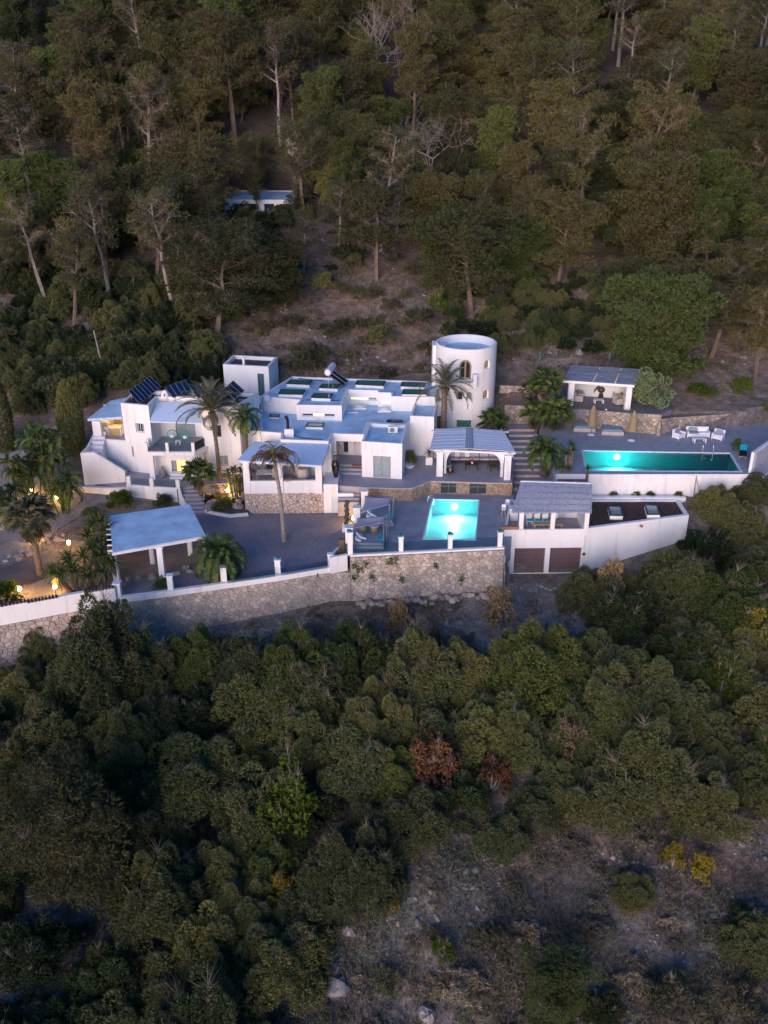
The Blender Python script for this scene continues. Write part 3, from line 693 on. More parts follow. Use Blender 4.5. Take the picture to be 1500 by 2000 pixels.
# M: middle block (low roof)
Mf0 = G(*c2(255,668), ZM); Mf1 = G(*c2(605,680), ZM); M1 = G(*c2(640,625), ZM); M2 = G(*c2(870,632), ZM); Ab = Atl
M3 = (Ab[0]-.02, Ab[1]+.02); R6l = (2.25, 80.7)
Mpoly = [Mf0[:2], Mf1[:2], (M1[0], M1[1]+.0), (M2[0]-.05, M2[1]+.05), (Atl[0], Atl[1]+.05), (Atr[0], Atr[1]+.05), (2.32, 80.62), (4.5, 80.35), (5.1, 85.5), (4.9, 87.5), (-10.6, 88), (-11.6, 83.5), (-10.75, 78.0), (-8.95, 77.6)]
LM = (Vector(Mpoly[3])-Vector(Mpoly[2])).length
MP, _ = mass(mh, Mpoly, 1.0, ZM, .26, .22, {2: [(.25, LM-.05, 1.02, 3.70)]})
# R6: right block with grey green shutter doors
q0, q1 = (2.34, 80.58), (4.48, 80.30)
R6 = [q0, q1, (5.0, 84.3), (2.9, 84.5)]
h = hole_px(q0, q1, *c2(1212, 636), *c2(1306, 775)); h = (h[0], min(h[1], 2.05), max(1.35, h[2]), h[3])
mass(mh, R6, 1.1, 4.94, .22, .2, {0: [h]})
door(mh, q0, q1, h, 'grey_green_door', name='shutter_door')
# R4: raised box with clerestory, left part of the top roof
ZT = 5.58
r4a, r4b = G(*c2(375,525), 4.15), G(*c2(705,530), 4.15)
h1 = hole_px(r4a, r4b, *c2(412, 478), *c2(655, 505))
TOP = [(r4a[0], r4a[1]), (r4b[0], r4b[1]), (-3.45, 86.25), (-.58, 85.98), (-.55, 85.42), (.67, 85.25), (.67, 84.2), (4.75, 84.05), (5.25, 88.8), (-9.1, 90.6), (-11.5, 84.25), (-7.7, 83.2)]
hm = hole_px(TOP[2], TOP[3], *c2(765, 357), *c2(962, 386)); hr = hole_px(TOP[4], TOP[5], *c2(985, 388), *c2(1057, 412))
hm = (max(.05, hm[0]), min(hm[1], 2.8), hm[2], hm[3]); hr = (max(.12, hr[0]), min(hr[1], 1.15), hr[2], hr[3])
TP, _ = mass(mh, TOP, 3.9, ZT, .16, .2, {0: [h1], 2: [hm], 4: [hr]})
window(mh, r4a, r4b, h1, panes=3, glassm=['dark_glass', 'soft_window', 'dark_glass'], fw=.07, name='clerestory_window')
window(mh, TOP[2], TOP[3], hm, panes=3, glassm=['lime_window', 'soft_window', 'pale_glass'], fw=.07, name='clerestory_window')
window(mh, TOP[4], TOP[5], hr, panes=1, glassm='soft_window', fw=.06, name='clerestory_window')
def skylight(quad, z, zt_, parent=mh, gm='green_glass', kerb='plaster', rise=.28):
    """raised kerb with a tilted glass pane: quad = four roof px corners"""
    P = [G(a, b, z) for a, b in quad]; cx = sum(p[0] for p in P)/4; cy = sum(p[1] for p in P)/4
    off = root_off(parent); w_ = bpy.data.objects.new('skylight', None); C.objects.link(w_); w_.parent = parent; w_.location = (cx-off.x, cy-off.y, z-off.z)
    pp = ccw([p[:2] for p in P]); MB().prism(pp, zt_, z).build('kerb', kerb, w_, True)
    o = inset(pp, -.04); mb = MB(); i_ = inset(pp, .09)
    for k in range(4): j = (k+1) % 4; mb.prism([o[k], o[j], i_[j], i_[k]], z+.002, z+.06)
    mb.build('frame', 'dark_hatch', w_, True)
    MB().prism(inset(pp, .085), z+.004, z+.035).build('pane', gm, w_, True)
S = lambda *q: [c2(*p) for p in q]
zt1 = ZT-.16
for q in (S((330,235),(488,240),(465,270),(300,262)), S((258,303),(437,308),(415,342),(240,338)), S((560,265),(690,268),(672,298),(538,292)), S((500,333),(640,337),(620,370),(480,364)),
          S((818,238),(1022,245),(1008,278),(803,268)), S((1145,250),(1312,256),(1305,286),(1135,280)), S((1158,304),(1332,308),(1322,340),(1143,338))):
    skylight(q, zt1+.28, zt1)
zm1 = ZM-.26
skylight(S((180,487),(248,488),(240,508),(174,505)), zm1+.14, zm1)
skylight(S((455,547),(575,551),(565,579),(440,575)), zm1+.22, zm1, gm='pale_glass')
skylight(S((1040,527),(1147,530),(1143,548),(1033,545)), zm1+.2, zm1, gm='dark_glass')
# white domed vents on the middle roof
for (x, y) in ((835, 425), (1015, 445)):
    p = G(*c2(x, y+20), zm1); off = root_off(mh)
    MB().ball((0, 0, 0), .62, 14, 8, (1, .8, .55)).build('roof_dome', 'plaster', mh, smooth=True).location = (p[0]-off.x, p[1]+.3-off.y, zm1-off.z)
    MB().box(-.62, .62, -.5, .5, -.1, .16).build('dome_kerb', 'plaster', mh).location = (p[0]-off.x, p[1]+.3-off.y, zm1-off.z)
# chimney stub with bent black flue
p = G(*c2(318, 655), zm1)
ch = MB().box(p[0]-.4, p[0]+.4, p[1], p[1]+.7, zm1, zm1+.75).build('chimney', 'plaster', mh, True, bevel=.04)
MB().tube([(p[0]-.1, p[1]+.3, zm1+.7), (p[0]-.1, p[1]+.3, zm1+1.5), (p[0]-.25, p[1]+.3, zm1+1.85)], [.13, .13, .17], 10).build('flue', 'black_panel', ch, True)
# hose lines on the roofs
def cable(pts, name, mat, parent, rad=.035): MB().tube(pts, rad, 5).build(name, mat, parent, True)
cable([G(*c2(a, b), zm1+.04) for a, b in ((355,635),(400,655),(470,665),(560,668))], 'cable', 'black_panel', mh)
cable([G(*c2(a, b), zt1+.05) for a, b in ((340,208),(400,222),(480,232),(560,238))], 'cable', 'black_panel', mh)
cable([G(*c2(a, b), zt1+.05) for a, b in ((440,378),(520,382),(600,380),(690,385))], 'cable', 'black_panel', mh)
cable([G(*c2(a, b), zm1+.1) for a, b in ((745,475),(800,470),(825,472))], 'cable', 'white_frame', mh, .05)
# entrance recess: side wall, back wall with door and narrow window, steps
e0_, e1_ = G(*c2(645,850), 1.75), G(*c2(845,855), 1.75)
ea, eb = (Mf1[0]+.32, 79.3), (-1.66, 79.0)
eh = hole_px(ea, eb, *c2(712, 683), *c2(753, 768)); dh = hole_px(ea, eb, *c2(790, 686), *c2(843, 838)); dh = (dh[0], dh[1]-.02, 1.78, dh[3])
mb = MB(); wallface(mb, ea, eb, 1.0, 4.1, [eh, dh], .2); mb.build('entrance_wall', 'plaster', mh, True)
window(mh, ea, eb, eh, panes=1, name='window'); door(mh, ea, eb, dh, 'pale_door', leaves=1, name='front_door')
prism_obj(mh, 'side_wall', [(Mf1[0]-.02, Mf1[1]+.03), (Mf1[0]+.22, Mf1[1]+.03), (Mf1[0]+.30, 79.4), (Mf1[0]+.05, 79.4)], 1.0, 4.1, 'plaster')
for k, (y, z) in enumerate(((76.9, 1.75), (76.45, 1.55), (76.0, 1.35))):
    prism_obj(mh, 'step', [(Mf1[0]+.3, y), (-1.95, y-.1), (-1.95, y+.5 if k else 79.05), (Mf1[0]+.3, y+.5 if k else 79.25)], 1.0, z, 'tile_floor')
q = G(*c2(818, 858), 1.76); MB().box(q[0]-.5, q[0]+.5, q[1]-.25, q[1]+.25, 1.751, 1.775).build('door_mat', 'brick_red', mh, True)
q = G(*c2(690, 800), 1.78); MB().lathe([(.05, 0), (.03, .8), (.17, .95), (.2, 1.15), (.13, 1.3)], 12).build('floor_lantern', 'wicker').location = (-4.0, 77.9, 1.76)
tag(bpy.data.objects['floor_lantern'], 'round wicker lantern on a stem in the entrance recess', 'lantern')
# entrance canopy beam
prism_obj(mh, 'canopy_beam', [(M1[0]-.0, M1[1]-.02), (M2[0]-.08, M2[1]-.02), (M2[0]-.08, M2[1]+.3), (M1[0]+.0, M1[1]+.3)], 3.72, ZM+.003, 'plaster')
# vents on wall side of R5
# air conditioner
q = G(*c2(1078, 628), 4.12)
ac = thing('air_conditioner', 'white outdoor air conditioning unit on the front flat roof', 'air conditioner', (q[0], q[1]+.2, 4.12))
MB().box(-.42, .42, -.16, .16, .06, .64).build('case', 'white_frame', ac, bevel=.02)
MB().lathe([(.22, 0), (.22, .02)], 18).build('fan_grille', 'metal_grey', ac).location = (-.08, -.17, .35); ac.children[-1].rotation_euler = (R(90), 0, 0)
for s_ in (-.3, .3): MB().box(s_-.04, s_+.04, -.18, .18, 0, .06).build('foot', 'metal_grey', ac)
# solar water heater
tk = G(*c2(600, 165), 7.0); q = G(*c2(640, 260), zt1); hb = thing('solar_water_heater', 'solar water heater with silver tank and two dark panels on the roof', 'water heater', (q[0], q[1]+.5, zt1))
lo0, lo1 = Vector(G(*c2(715, 278), 5.6)), Vector(G(*c2(752, 238), 5.6)); hi0 = Vector(G(*c2(600, 195), 7.0)); hi1 = Vector(G(*c2(632, 150), 7.0))
for k in range(2):
    a0 = lo0.lerp(lo1, k*.5+.01); a1 = lo0.lerp(lo1, k*.5+.47); b0 = hi0.lerp(hi1, k*.5+.01); b1 = hi0.lerp(hi1, k*.5+.47)
    pnl = MB().slab([a0, a1, b1, b0], .08).build('collector', 'black_panel', hb, True)
    fr = MB()
    for x_, y_ in ((a0, a1), (a1, b1), (b1, b0), (b0, a0)): fr.bar(x_+Vector((0, 0, .01)), y_+Vector((0, 0, .01)), .07, .06)
    fr.build('panel_frame', 'steel', pnl, True)
ta, tb = hi0+Vector((0, -.25, .25)), hi1+Vector((.1, .25, .25)); MB().tube([ta, ta.lerp(tb, .05), ta.lerp(tb, .95), tb], [.26, .33, .33, .26], 16).build('tank', 'white_frame', hb, True, smooth=False)
for s_ in (ta.lerp(tb, .15), ta.lerp(tb, .85)): MB().bar(s_, (s_.x, s_.y, zt1), .05).build('leg', 'steel', hb, True)
# covered porch at left front: canopy, columns, parapet, veneer base
pf0, pf1 = G(480,1003,-1.1), G(633,1001,-1.1); pw = MB()
porch = thing('covered_porch', 'white covered porch in front of the villa on a pale stone base', 'porch', (pf0[0]+3, pf0[1], -1.1))
pu = [pf0[:2], pf1[:2], (pf1[0]+.1, 76.3), (pf0[0], 76.3)]
prism_obj(porch, 'floor', [(pf0[0]+.1, pf0[1]+.1), (pf1[0]-.05, pf1[1]+.1), (Mf1[0]+.2, 77.0), (-10.8, 78.1), (pf0[0]+.1, 78.1)], -1.2, 1.15, 'tile_floor')
wallstrip('x', [pf0, pf1], -1.15, .72, -.35, 'x').build('stone_base', 'veneer_pale', porch, True)
wallstrip('x', [(pf0[0]+.01, pf0[1]+.03), (pf1[0]-.35, pf1[1]+.03)], .72, 1.85, -.25, 'x').build('parapet', 'plaster', porch, True)
for px_ in (487, 550, 625):
    p = G(px_, 1000, -1.1); MB().box(p[0]-.27, p[0]+.27, pf0[1]+.0, pf0[1]+.5, .725, 3.62).build('column', 'plaster', porch, True, bevel=.02)
cn = [G(463,899,3.75), G(556,904,3.7), G(629,909,3.66), (Mf1[0]+.05, Mf1[1]-.02, 4.12), (Mf0[0], Mf0[1]-.02, 4.12), G(493,862,4.1)]
cn = [G(463,899,3.75), G(629,909,3.66), (Mf1[0]+.05, Mf1[1]-.02, 4.15), (Mf0[0]-.02, Mf0[1]-.02, 4.15), G(495,863,4.12)]
MB().slab(cn, .10).build('canopy', 'canopy_paint', porch, True)
fr = MB(); fr.bar((cn[0][0]+.2, cn[0][1]+.1, cn[0][2]-.16), (cn[1][0]-.1, cn[1][1]+.1, cn[1][2]-.16), .10, .10)
for k in range(9):
    a_ = Vector(cn[0]).lerp(Vector(cn[1]), k/8); b_ = Vector(cn[3]).lerp(Vector(cn[2]), k/8) if k > 2 else Vector(cn[4]).lerp(Vector(cn[3]), k/3)
    fr.bar(a_-Vector((0, 0, .15)), b_-Vector((0, 0, .15)), .07, .07)
fr.build('rafters', 'painted_wood', porch, True)
# line of the dark sheet behind the porch
ga, gb = (-10.2, 77.5), (Mf1[0]-.2, 76.55)
# white stair flank to the right of the porch base, stepping down to the court
st = thing('stair_wall', 'white stepped wall beside the stairs from the court to the entrance', 'wall', (pf1[0]+1, pf1[1], -1.1))
f0 = G(633,1001,-1.1); f1 = G(661,1001,-1.1); f2 = G(691,1001,-1.1)
wallstrip('x', [f0, f1], -1.15, H(645, 946, f0[1])[2], -3.0, 'x').build('wall', 'plaster', st, True)
wallstrip('x', [f1, f2], -1.15, H(675, 964, f0[1])[2], -.3, 'x').build('lower_wall', 'plaster', st, True)
MB().box(f1[0]+.65, f1[0]+1.0, f1[1]-.02, f1[1]+.02, -.6, -.35).build('wall_vent', 'white_frame', st, True)
es = thing('entrance_steps', 'grey steps down from the villa entrance to the lower pool terrace', 'steps', G(690,975,0))
for k in range(6):
    y0_ = G(690, 985, 0)[1] + k*.42; MB().box(f1[0]-.0, G(700,960,0)[0]+.15, y0_, 76.0, -1.1, .0+.19*(k+1)).build('step', 'tile_floor', es, True)
# urn
q = G(656, 939, 1.15); u_ = MB().lathe([(.16, 0), (.20, .05), (.17, .15), (.26, .7), (.36, 1.25), (.35, 1.5), (.20, 1.72), (.16, 1.78)], 20).build('tall_urn', 'black_vase', smooth=True)
u_.location = (q[0], q[1], 1.32); tag(u_, 'tall black urn standing by the entrance steps', 'urn')
m_ = MB().lathe([(.18, 0), (.14, .06), (.17, .12), (.2, .35), (.15, .38)], 16).build('urn_lid', 'wood', u_, smooth=True); m_.location = (0, 0, 1.76)
MB().prism([(q[0]-.9, q[1]-.35), (q[0]+.5, q[1]-.35), (q[0]+.5, q[1]+1.2), (q[0]-.9, q[1]+1.2)], 1.0, 1.32).build('landing', 'tile_floor', st, True)

# ------------------------------------------------------------------ round tower
TC = Vector((7.78, 87.8)); TR = 2.88; TZ = 9.75
def ontower(px, py, rad=TR):
    v = py-1000.0; dx = px-750.0; dy = F*cp-v*sp; dz = -F*sp-v*cp; l = math.hypot(dx, dy); d = Vector((dx/l, dy/l))
    b = -TC.dot(d); c = TC.dot(TC)-rad*rad; t = -b-math.sqrt(max(0, b*b-c)); p = d*t
    return math.atan2(p.y-TC.y, p.x-TC.x), CZ+dz/l*t
tower = thing('round_tower', 'tall round white tower at the right end of the villa', 'tower', (TC.x, TC.y, 1.2))
arches = []   # theta centre, half width (rad), z0, zspring
def arch_px(x0, y0, x1, y1, square=False):
    ta, za = ontower(x0, (y0+y1)/2); tb, _ = ontower(x1, (y0+y1)/2); tc = (ta+tb)/2; _, z0 = ontower((x0+x1)/2, y1); _, z1 = ontower((x0+x1)/2, y0)
    hw = abs(tb-ta)/2; arches.append((tc, hw, z0, z1 if square else z1-hw*TR, square)); return len(arches)-1
c3 = lambda x, y: (820+x*.2, 640+y*.2)
big = arch_px(*c3(388, 318), *c3(500, 500)); a1_ = arch_px(*c3(357, 622), *c3(417, 708)); a2_ = arch_px(*c3(453, 625), *c3(516, 708))
a3_ = arch_px(*c3(630, 310), *c3(682, 400)); a4_ = arch_px(*c3(617, 602), *c3(672, 692)); a5_ = arch_px(*c3(342, 906), *c3(518, 985), True)
NT, NZ = 240, 120; mb = MB()
def inarch(th, z, g=0):
    for (tc, hw, z0, zs, sq) in arches:
        d = abs((th-tc+math.pi) % (2*math.pi)-math.pi)
        if d < hw+g and z0-g*TR < z < zs: return True
        if not sq and z >= zs and (d*TR)**2+(z-zs)**2 < ((hw+g)*TR)**2: return True
    return False
for j in range(NZ+1):
    z = 1.2+(TZ-1.2)*j/NZ
    for i in range(NT): a = 2*math.pi*i/NT; r_ = TR*(1-.00*z); mb.v.append((TC.x+r_*math.cos(a), TC.y+r_*math.sin(a), z))
for j in range(NZ):
    for i in range(NT):
        if not inarch(2*math.pi*(i+.5)/NT, 1.2+(TZ-1.2)*(j+.5)/NZ): mb.f.append((j*NT+i, j*NT+(i+1) % NT, (j+1)*NT+(i+1) % NT, (j+1)*NT+i))
k = len(mb.v)
for (r_, z) in ((TR, TZ), (TR-.07, TZ+.05), (TR-.17, TZ+.05), (TR-.24, TZ), (TR-.24, TZ-.75)):
    for i in range(NT): a = 2*math.pi*i/NT; mb.v.append((TC.x+r_*math.cos(a), TC.y+r_*math.sin(a), z))
for j in range(4):
    for i in range(NT): mb.f.append((k+j*NT+i, k+j*NT+(i+1) % NT, k+(j+1)*NT+(i+1) % NT, k+(j+1)*NT+i))
mb.build('wall', 'plaster', tower, True, smooth=True)
MB().lathe([(TR-.22, 0), (TR-.22, .02)], 64).build('roof', 'sky_tinted_roof_paint', tower).location = (0, 0, TZ-.72-1.2)
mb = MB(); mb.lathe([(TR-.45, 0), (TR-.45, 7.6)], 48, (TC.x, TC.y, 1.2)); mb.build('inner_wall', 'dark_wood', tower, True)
for idx, (tc, hw, z0, zs, sq) in enumerate(arches):
    off = root_off(tower); nm = 'balcony_door' if idx == big else 'window'
    w_ = bpy.data.objects.new(nm, None); C.objects.link(w_); w_.parent = tower
    ox, oy = TC.x+TR*math.cos(tc), TC.y+TR*math.sin(tc); w_.location = (ox-off.x, oy-off.y, z0-off.z)
    prof = [(-hw, z0), (hw, z0), (hw, zs)] + ([(-hw, zs)] if sq else [(hw*math.cos(math.pi*q/14), zs+hw*TR*math.sin(math.pi*q/14)) for q in range(1, 14)]+[(-hw, zs)])
    def tp(t_, z, r_): return (TC.x+r_*math.cos(tc+t_), TC.y+r_*math.sin(tc+t_), z)
    n_ = len(prof); czm = (z0+zs)/2; f = MB(); vs = []
    for (sc_, r_) in ((1.04, TR+.02), (1.04, TR-.3), (.86, TR-.3), (.86, TR-.16), (.98, TR-.16), (.98, TR+.02)):
        vs += [tp(a*sc_, czm+(z-czm)*sc_, r_) for a, z in prof]
    fs = []
    for j in range(6):
        for i in range(n_): fs.append((j*n_+i, j*n_+(i+1) % n_, ((j+1) % 6)*n_+(i+1) % n_, ((j+1) % 6)*n_+i))
    f.add(vs, fs); f.build('frame', 'plaster' if not idx == big else 'pale_wood', w_, True)
    g_ = MB(); g_.add([tp(a*.95, czm+(z-czm)*.95, TR-.2) for a, z in prof], [tuple(range(n_))]); g_.build('pane', {a2_: 'pale_glass', a5_: 'green_glass'}.get(idx, 'dark_glass'), w_, True)
    if idx in (big, a3_, a4_):
        b_ = MB(); b_.bar(tp(0, z0, TR-.17), tp(0, zs+hw*TR*.9, TR-.17), .13, .05); b_.build('mullion', 'pale_wood', w_, True)
# balcony ledge around the tower below the big door
def arcblock(t0, t1, r0, r1, z0, z1, name, mat, par):
    mb = MB(); n = 14; vs = []
    for i in range(n+1):
        a = t0+(t1-t0)*i/n
        for r_, z in ((r0, z0), (r1, z0), (r1, z1), (r0, z1)): vs.append((TC.x+r_*math.cos(a), TC.y+r_*math.sin(a), z))
    fs = [(4*i+j, 4*i+(j+1) % 4, 4*i+4+(j+1) % 4, 4*i+4+j) for i in range(n) for j in range(4)]+[(0, 1, 2, 3), (4*n+3, 4*n+2, 4*n+1, 4*n)]
    mb.add(vs, fs); return mb.build(name, mat, par, True)
tb0, zb0 = ontower(*c3(552, 590), TR+.45); zt0 = ontower(*c3(540, 535), TR+.45)[1]; tb1 = ontower(*c3(300, 560), TR+.45)[0]
arcblock(tb1-.25, tb0, TR-.01, TR+.5, zb0, zt0, 'balcony_ledge', 'plaster', tower)
arcblock(tb0-.10, tb0, TR-.01, TR+.52, zb0-.02, zt0+.75, 'balcony_pier', 'plaster', tower)
arcblock(tb1-.1, tb0-.11, TR+.42, TR+.46, zt0+.05, zt0+.40, 'balcony_glass', 'balustrade_glass', tower)
x0 = H(844, 700, 88.5)[0]; MB().box(x0, x0+1.2, 87.6, 89.4, 1.2, H(844, 675, 87.6)[2]).build('stair_shaft', 'plaster', tower, True)
# link wall with arched door between the villa and the tower
lw_ = thing('link_wall', 'white wall with a brown arched door between villa and tower', 'wall', (5.0, 84.3, 1.2))
la, lb = (4.55, 84.0), (6.6, 85.2)
hh = hole_px(la, lb, 849, 814, 861, 838); hh = (max(.05, hh[0]), hh[1], 1.5, hh[3]); mb = MB(); wallface(mb, la, lb, 1.2, 4.9, [hh], .2); mb.build('wall', 'plaster', lw_, True)
prism_obj(lw_, 'wall_back', [(4.6, 84.27), (6.5, 85.38), (6.4, 85.6), (4.5, 84.5)], 1.2, 4.9, 'plaster')
door(lw_, la, lb, hh, 'wood', leaves=1, depth=.15, name='arched_door')

# ------------------------------------------------------------------ left house
lh = thing('left_house', 'white two-storey house on the left with solar panels on its roof', 'house', (-18, 80, .3))
K = (-22.96, 78.85); Lc = (H(178.7, 822, 79.3)[0], 79.3); Rr = (H(296, 850, 78.15)[0], 78.15)
zbf = 2.95; Yu = G(344, 853, zbf)[1]
zf_ = 6.72
L3a = (H(392, 800, 78.2)[0], 78.2); L3b = (H(469, 850, 78.2)[0], 78.2)
rb_ = [G(*c1(a, b), zf_)[:2] for a, b in ((1370, 325), (1050, 305), (655, 290))]
kb = (G(*c1(430, 385), zf_)[0]-.9, G(*c1(430, 385), zf_)[1]+1.5)
HP = [K, Rr, (Rr[0]+.25, Yu), (L3a[0]+.1, Yu), L3a, L3b, rb_[0], (rb_[1][0], rb_[0][1]+.4), (rb_[2][0], rb_[0][1]+.6), (K[0]+.35, rb_[0][1]+.6)]
hw1 = hole_px(HP[0], HP[1], *c1(465, 548), *c1(535, 620)); hw1 = (max(.1, hw1[0]), hw1[1], hw1[2], hw1[3])
hs = hole_px(HP[0], HP[1], *c1(438, 720), *c1(455, 797)); hs = (hs[0], hs[0]+.16, hs[2], hs[3])
hdo = hole_px(HP[2], HP[3], *c1(758, 548), *c1(912, 652)); hdo = (hdo[0], min(hdo[1], (Vector(HP[3])-Vector(HP[2])).length-.05), zbf+.03, zbf+2.2)
h3 = hole_px(HP[4], HP[5], *c1(1050, 565), *c1(1098, 650)); h4 = hole_px(HP[4], HP[5], *c1(1067, 787), *c1(1150, 860))
HPc, _ = mass(lh, HP, -.9, zf_, .36, .24, {0: [hw1, hs], 2: [hdo], 4: [h3, h4]}, roofmat='roof_gravel')
window(lh, HP[0], HP[1], hw1, panes=2, curtain=[(0, .25), (.75, 1)])
window(lh, HP[0], HP[1], hs, panes=1, sill=False, name='slit_window', fw=.03)
window(lh, HP[2], HP[3], hdo, panes=3, frame='pale_wood', curtain=[(0, .4), (.55, 1)], name='sliding_door', sill=False, glassm='pale_glass')
window(lh, HP[4], HP[5], h3, panes=1, frame='wood'); window(lh, HP[4], HP[5], h4, panes=2, curtain=[(0, .95)], glassm='pale_glass')
# lower storey under the balcony
lo_a, lo_b = (Rr[0]+.02, 77.95), (L3a[0]+.02, 77.95)
hl = hole_px(lo_a, lo_b, *c1(728, 822), *c1(875, 912)); hl = (hl[0], hl[1], hl[2], min(hl[3], 2.5)); mb = MB(); wallface(mb, lo_a, lo_b, -.9, 2.62, [hl], .2); mb.build('lower_wall', 'plaster', lh, True)
window(lh, lo_a, lo_b, hl, panes=4, frame='pale_wood', glassm=['pale_glass', 'warm_window', 'warm_window', 'pale_glass'], curtain=[(0, .24), (.78, 1)], name='sliding_door', sill=False)
for k in range(2): prism_obj(lh, 'step', [(-18.9, 77.94), (-18.9, 77.3-.35*k), (-15.4, 77.2-.35*k), (-15.4, 77.94)], .28, .74-.2*k if False else .70-.2*k, 'coping')
# balcony
Yb = 76.75; bx0 = H(284, 888, Yb)[0]; bx1 = H(381, 890, Yb)[0]
prism_obj(lh, 'balcony_slab', [(bx0, Yb), (bx1, Yb-.05), (L3a[0]+.4, 78.18), (L3a[0]+.08, Yu-.01), (Rr[0]+.22, Yu-.01), (Rr[0]+.02, 78.1), (bx0-.2, 78.1)], 2.62, zbf, 'plaster')
prism_obj(lh, 'balcony_floor', [(bx0+.12, Yb+.14), (bx1-.12, Yb+.1), (bx1-.05, 78.15), (L3a[0]-.0, Yu-.02), (Rr[0]+.3, Yu-.02), (Rr[0]+.1, 78.2), (bx0+.05, 78.0)], zbf+.001, zbf+.03, 'tile_floor')
bp_ = [(bx0+.12, Yb+.1), ((bx0*.55+bx1*.45), Yb+.08), (bx1-.12, Yb+.05)]
for p in bp_: MB().box(p[0]-.13, p[0]+.13, p[1]-.09, p[1]+.13, zbf, zbf+.85).build('balcony_post', 'plaster', lh, True, bevel=.015)
for a, b in ((bp_[0], bp_[1]), (bp_[1], bp_[2]), (bp_[0], (bx0-.1, 78.0)), (bp_[2], (L3a[0]+.1, 78.1))):
    MB().prism(ccw([(a[0], a[1]+.02), (b[0], b[1]+.02), (b[0]+.012, b[1]+.035), (a[0]+.012, a[1]+.035)]), zbf+.05, zbf+.80).build('balustrade', 'balustrade_glass', lh, True)
for px_ in (294, 385):
    x = H(px_, 900, Yb)[0]; MB().box(x-.22, x+.22, Yb+.05, Yb+.5, .25, 2.62).build('balcony_column', 'plaster', lh, True)
# balcony awning
aw = [G(*c1(572, 537), 5.45), G(*c1(952, 548), 5.45), (L3a[0]+.35, 79.6, 6.38), (Rr[0]+.5, 79.75, 6.38)]
aw = [G(*c1(572, 537), 5.45), G(*c1(952, 548), 5.45), G(*c1(935, 408), 6.40), G(*c1(622, 392), 6.40)]
MB().slab(aw, .10).build('awning', 'canopy_paint', lh, True)
# loggia block
zs_ = onwall(Lc, K, 220, 859)[1]; lt = onwall(Lc, K, *c1(135, 535))[1]
prism_obj(lh, 'loggia_base', [Lc, (K[0]-.001, K[1]+.001), (K[0]+.3, 83.2), (Lc[0]-.2+.5, 83.6)], -.9, zs_, 'plaster')
prism_obj(lh, 'loggia_pier', [Lc, (Lc[0]+.75, Lc[1]-.09), (Lc[0]+.75, Lc[1]+.25), (Lc[0], Lc[1]+.35)], zs_, lt, 'plaster')
ba, bb = (Lc[0]+.3, 83.0), (K[0]+.3, 82.6)
mb = MB(); hb1 = hole_px(ba, bb, 192, 816, 208, 834); hb2 = hole_px(ba, bb, 220, 810, 242, 838); hb1 = (max(.1, hb1[0]), hb1[1], max(hb1[2], zs_+.3), min(hb1[3], lt-.1)); hb2 = (max(hb1[1]+.2, hb2[0]), min(hb2[1], 3.1), zs_+.05, min(hb2[3], lt-.1))
wallface(mb, ba, bb, zs_, lt+.3, [hb1, hb2], .2); mb.build('loggia_back_wall', 'plaster', lh, True)
window(lh, ba, bb, hb1, panes=1); door(lh, ba, bb, hb2, 'pale_wood', leaves=2, name='loggia_door')
prism_obj(lh, 'loggia_side_wall', [(Lc[0], 81.2), (Lc[0]+.25, 81.2), (Lc[0]+.5, 83.2), (Lc[0]+.2, 83.2)], zs_, lt, 'plaster')
prism_obj(lh, 'loggia_floor', [(Lc[0]+.1, Lc[1]+.15), (K[0]-.05, K[1]+.15), (K[0]+.25, 82.5), (Lc[0]+.35, 82.9)], zs_+.001, zs_+.02, 'tile_floor')
lr = [G(171, 818, lt+.12), (K[0]-.02, K[1]-.12, lt+.62), (K[0]+.3, 83.6, lt+1.0), (G(227, 773, lt+.6)[0]-.2, 83.4, lt+.55)]
MB().slab(lr, .22).build('loggia_roof', 'sky_tinted_roof_paint', lh, True)
pl = bpy.data.lights.new('loggia_light', 'POINT'); pl.energy = 3; pl.color = (1, .62, .25); pl.shadow_soft_size = .1
tb_ = thing('loggia_lamp', 'orange lit lamp hanging in the open loggia of the left house', 'lamp', (K[0]-1.4, 81.6, zs_+1.75))
MB().lathe([(.13, 0), (.10, .22), (.03, .3)], 12).build('shade', 'lamp_glow', tb_); MB().tube([(0, 0, .3), (0, 0, .62)], .012, 5).build('cord', 'black_panel', tb_)
po = bpy.data.objects.new('loggia_light', pl); C.objects.link(po); po.parent = tb_; po.location = (0, 0, -.15)
def table(name, label, loc, w_, d, h_, mat, cat='table', rz=0, lw=.06, top=.04, group=None):
    t_ = thing(name, label, cat, loc, rz, group)
    MB().box(-w_/2, w_/2, -d/2, d/2, h_-top, h_).build('tabletop', mat, t_, bevel=.01)
    for sx in (-1, 1):
        for sy in (-1, 1): MB().box(sx*(w_/2-lw/2)-lw/2, sx*(w_/2-lw/2)+lw/2, sy*(d/2-lw/2)-lw/2, sy*(d/2-lw/2)+lw/2, 0, h_-top).build('leg', mat, t_)
    return t_
table('loggia_table', 'white framed table standing in the open loggia', (K[0]-1.2, 80.3, zs_+.02), 1.2, .7, .75, 'white_frame')
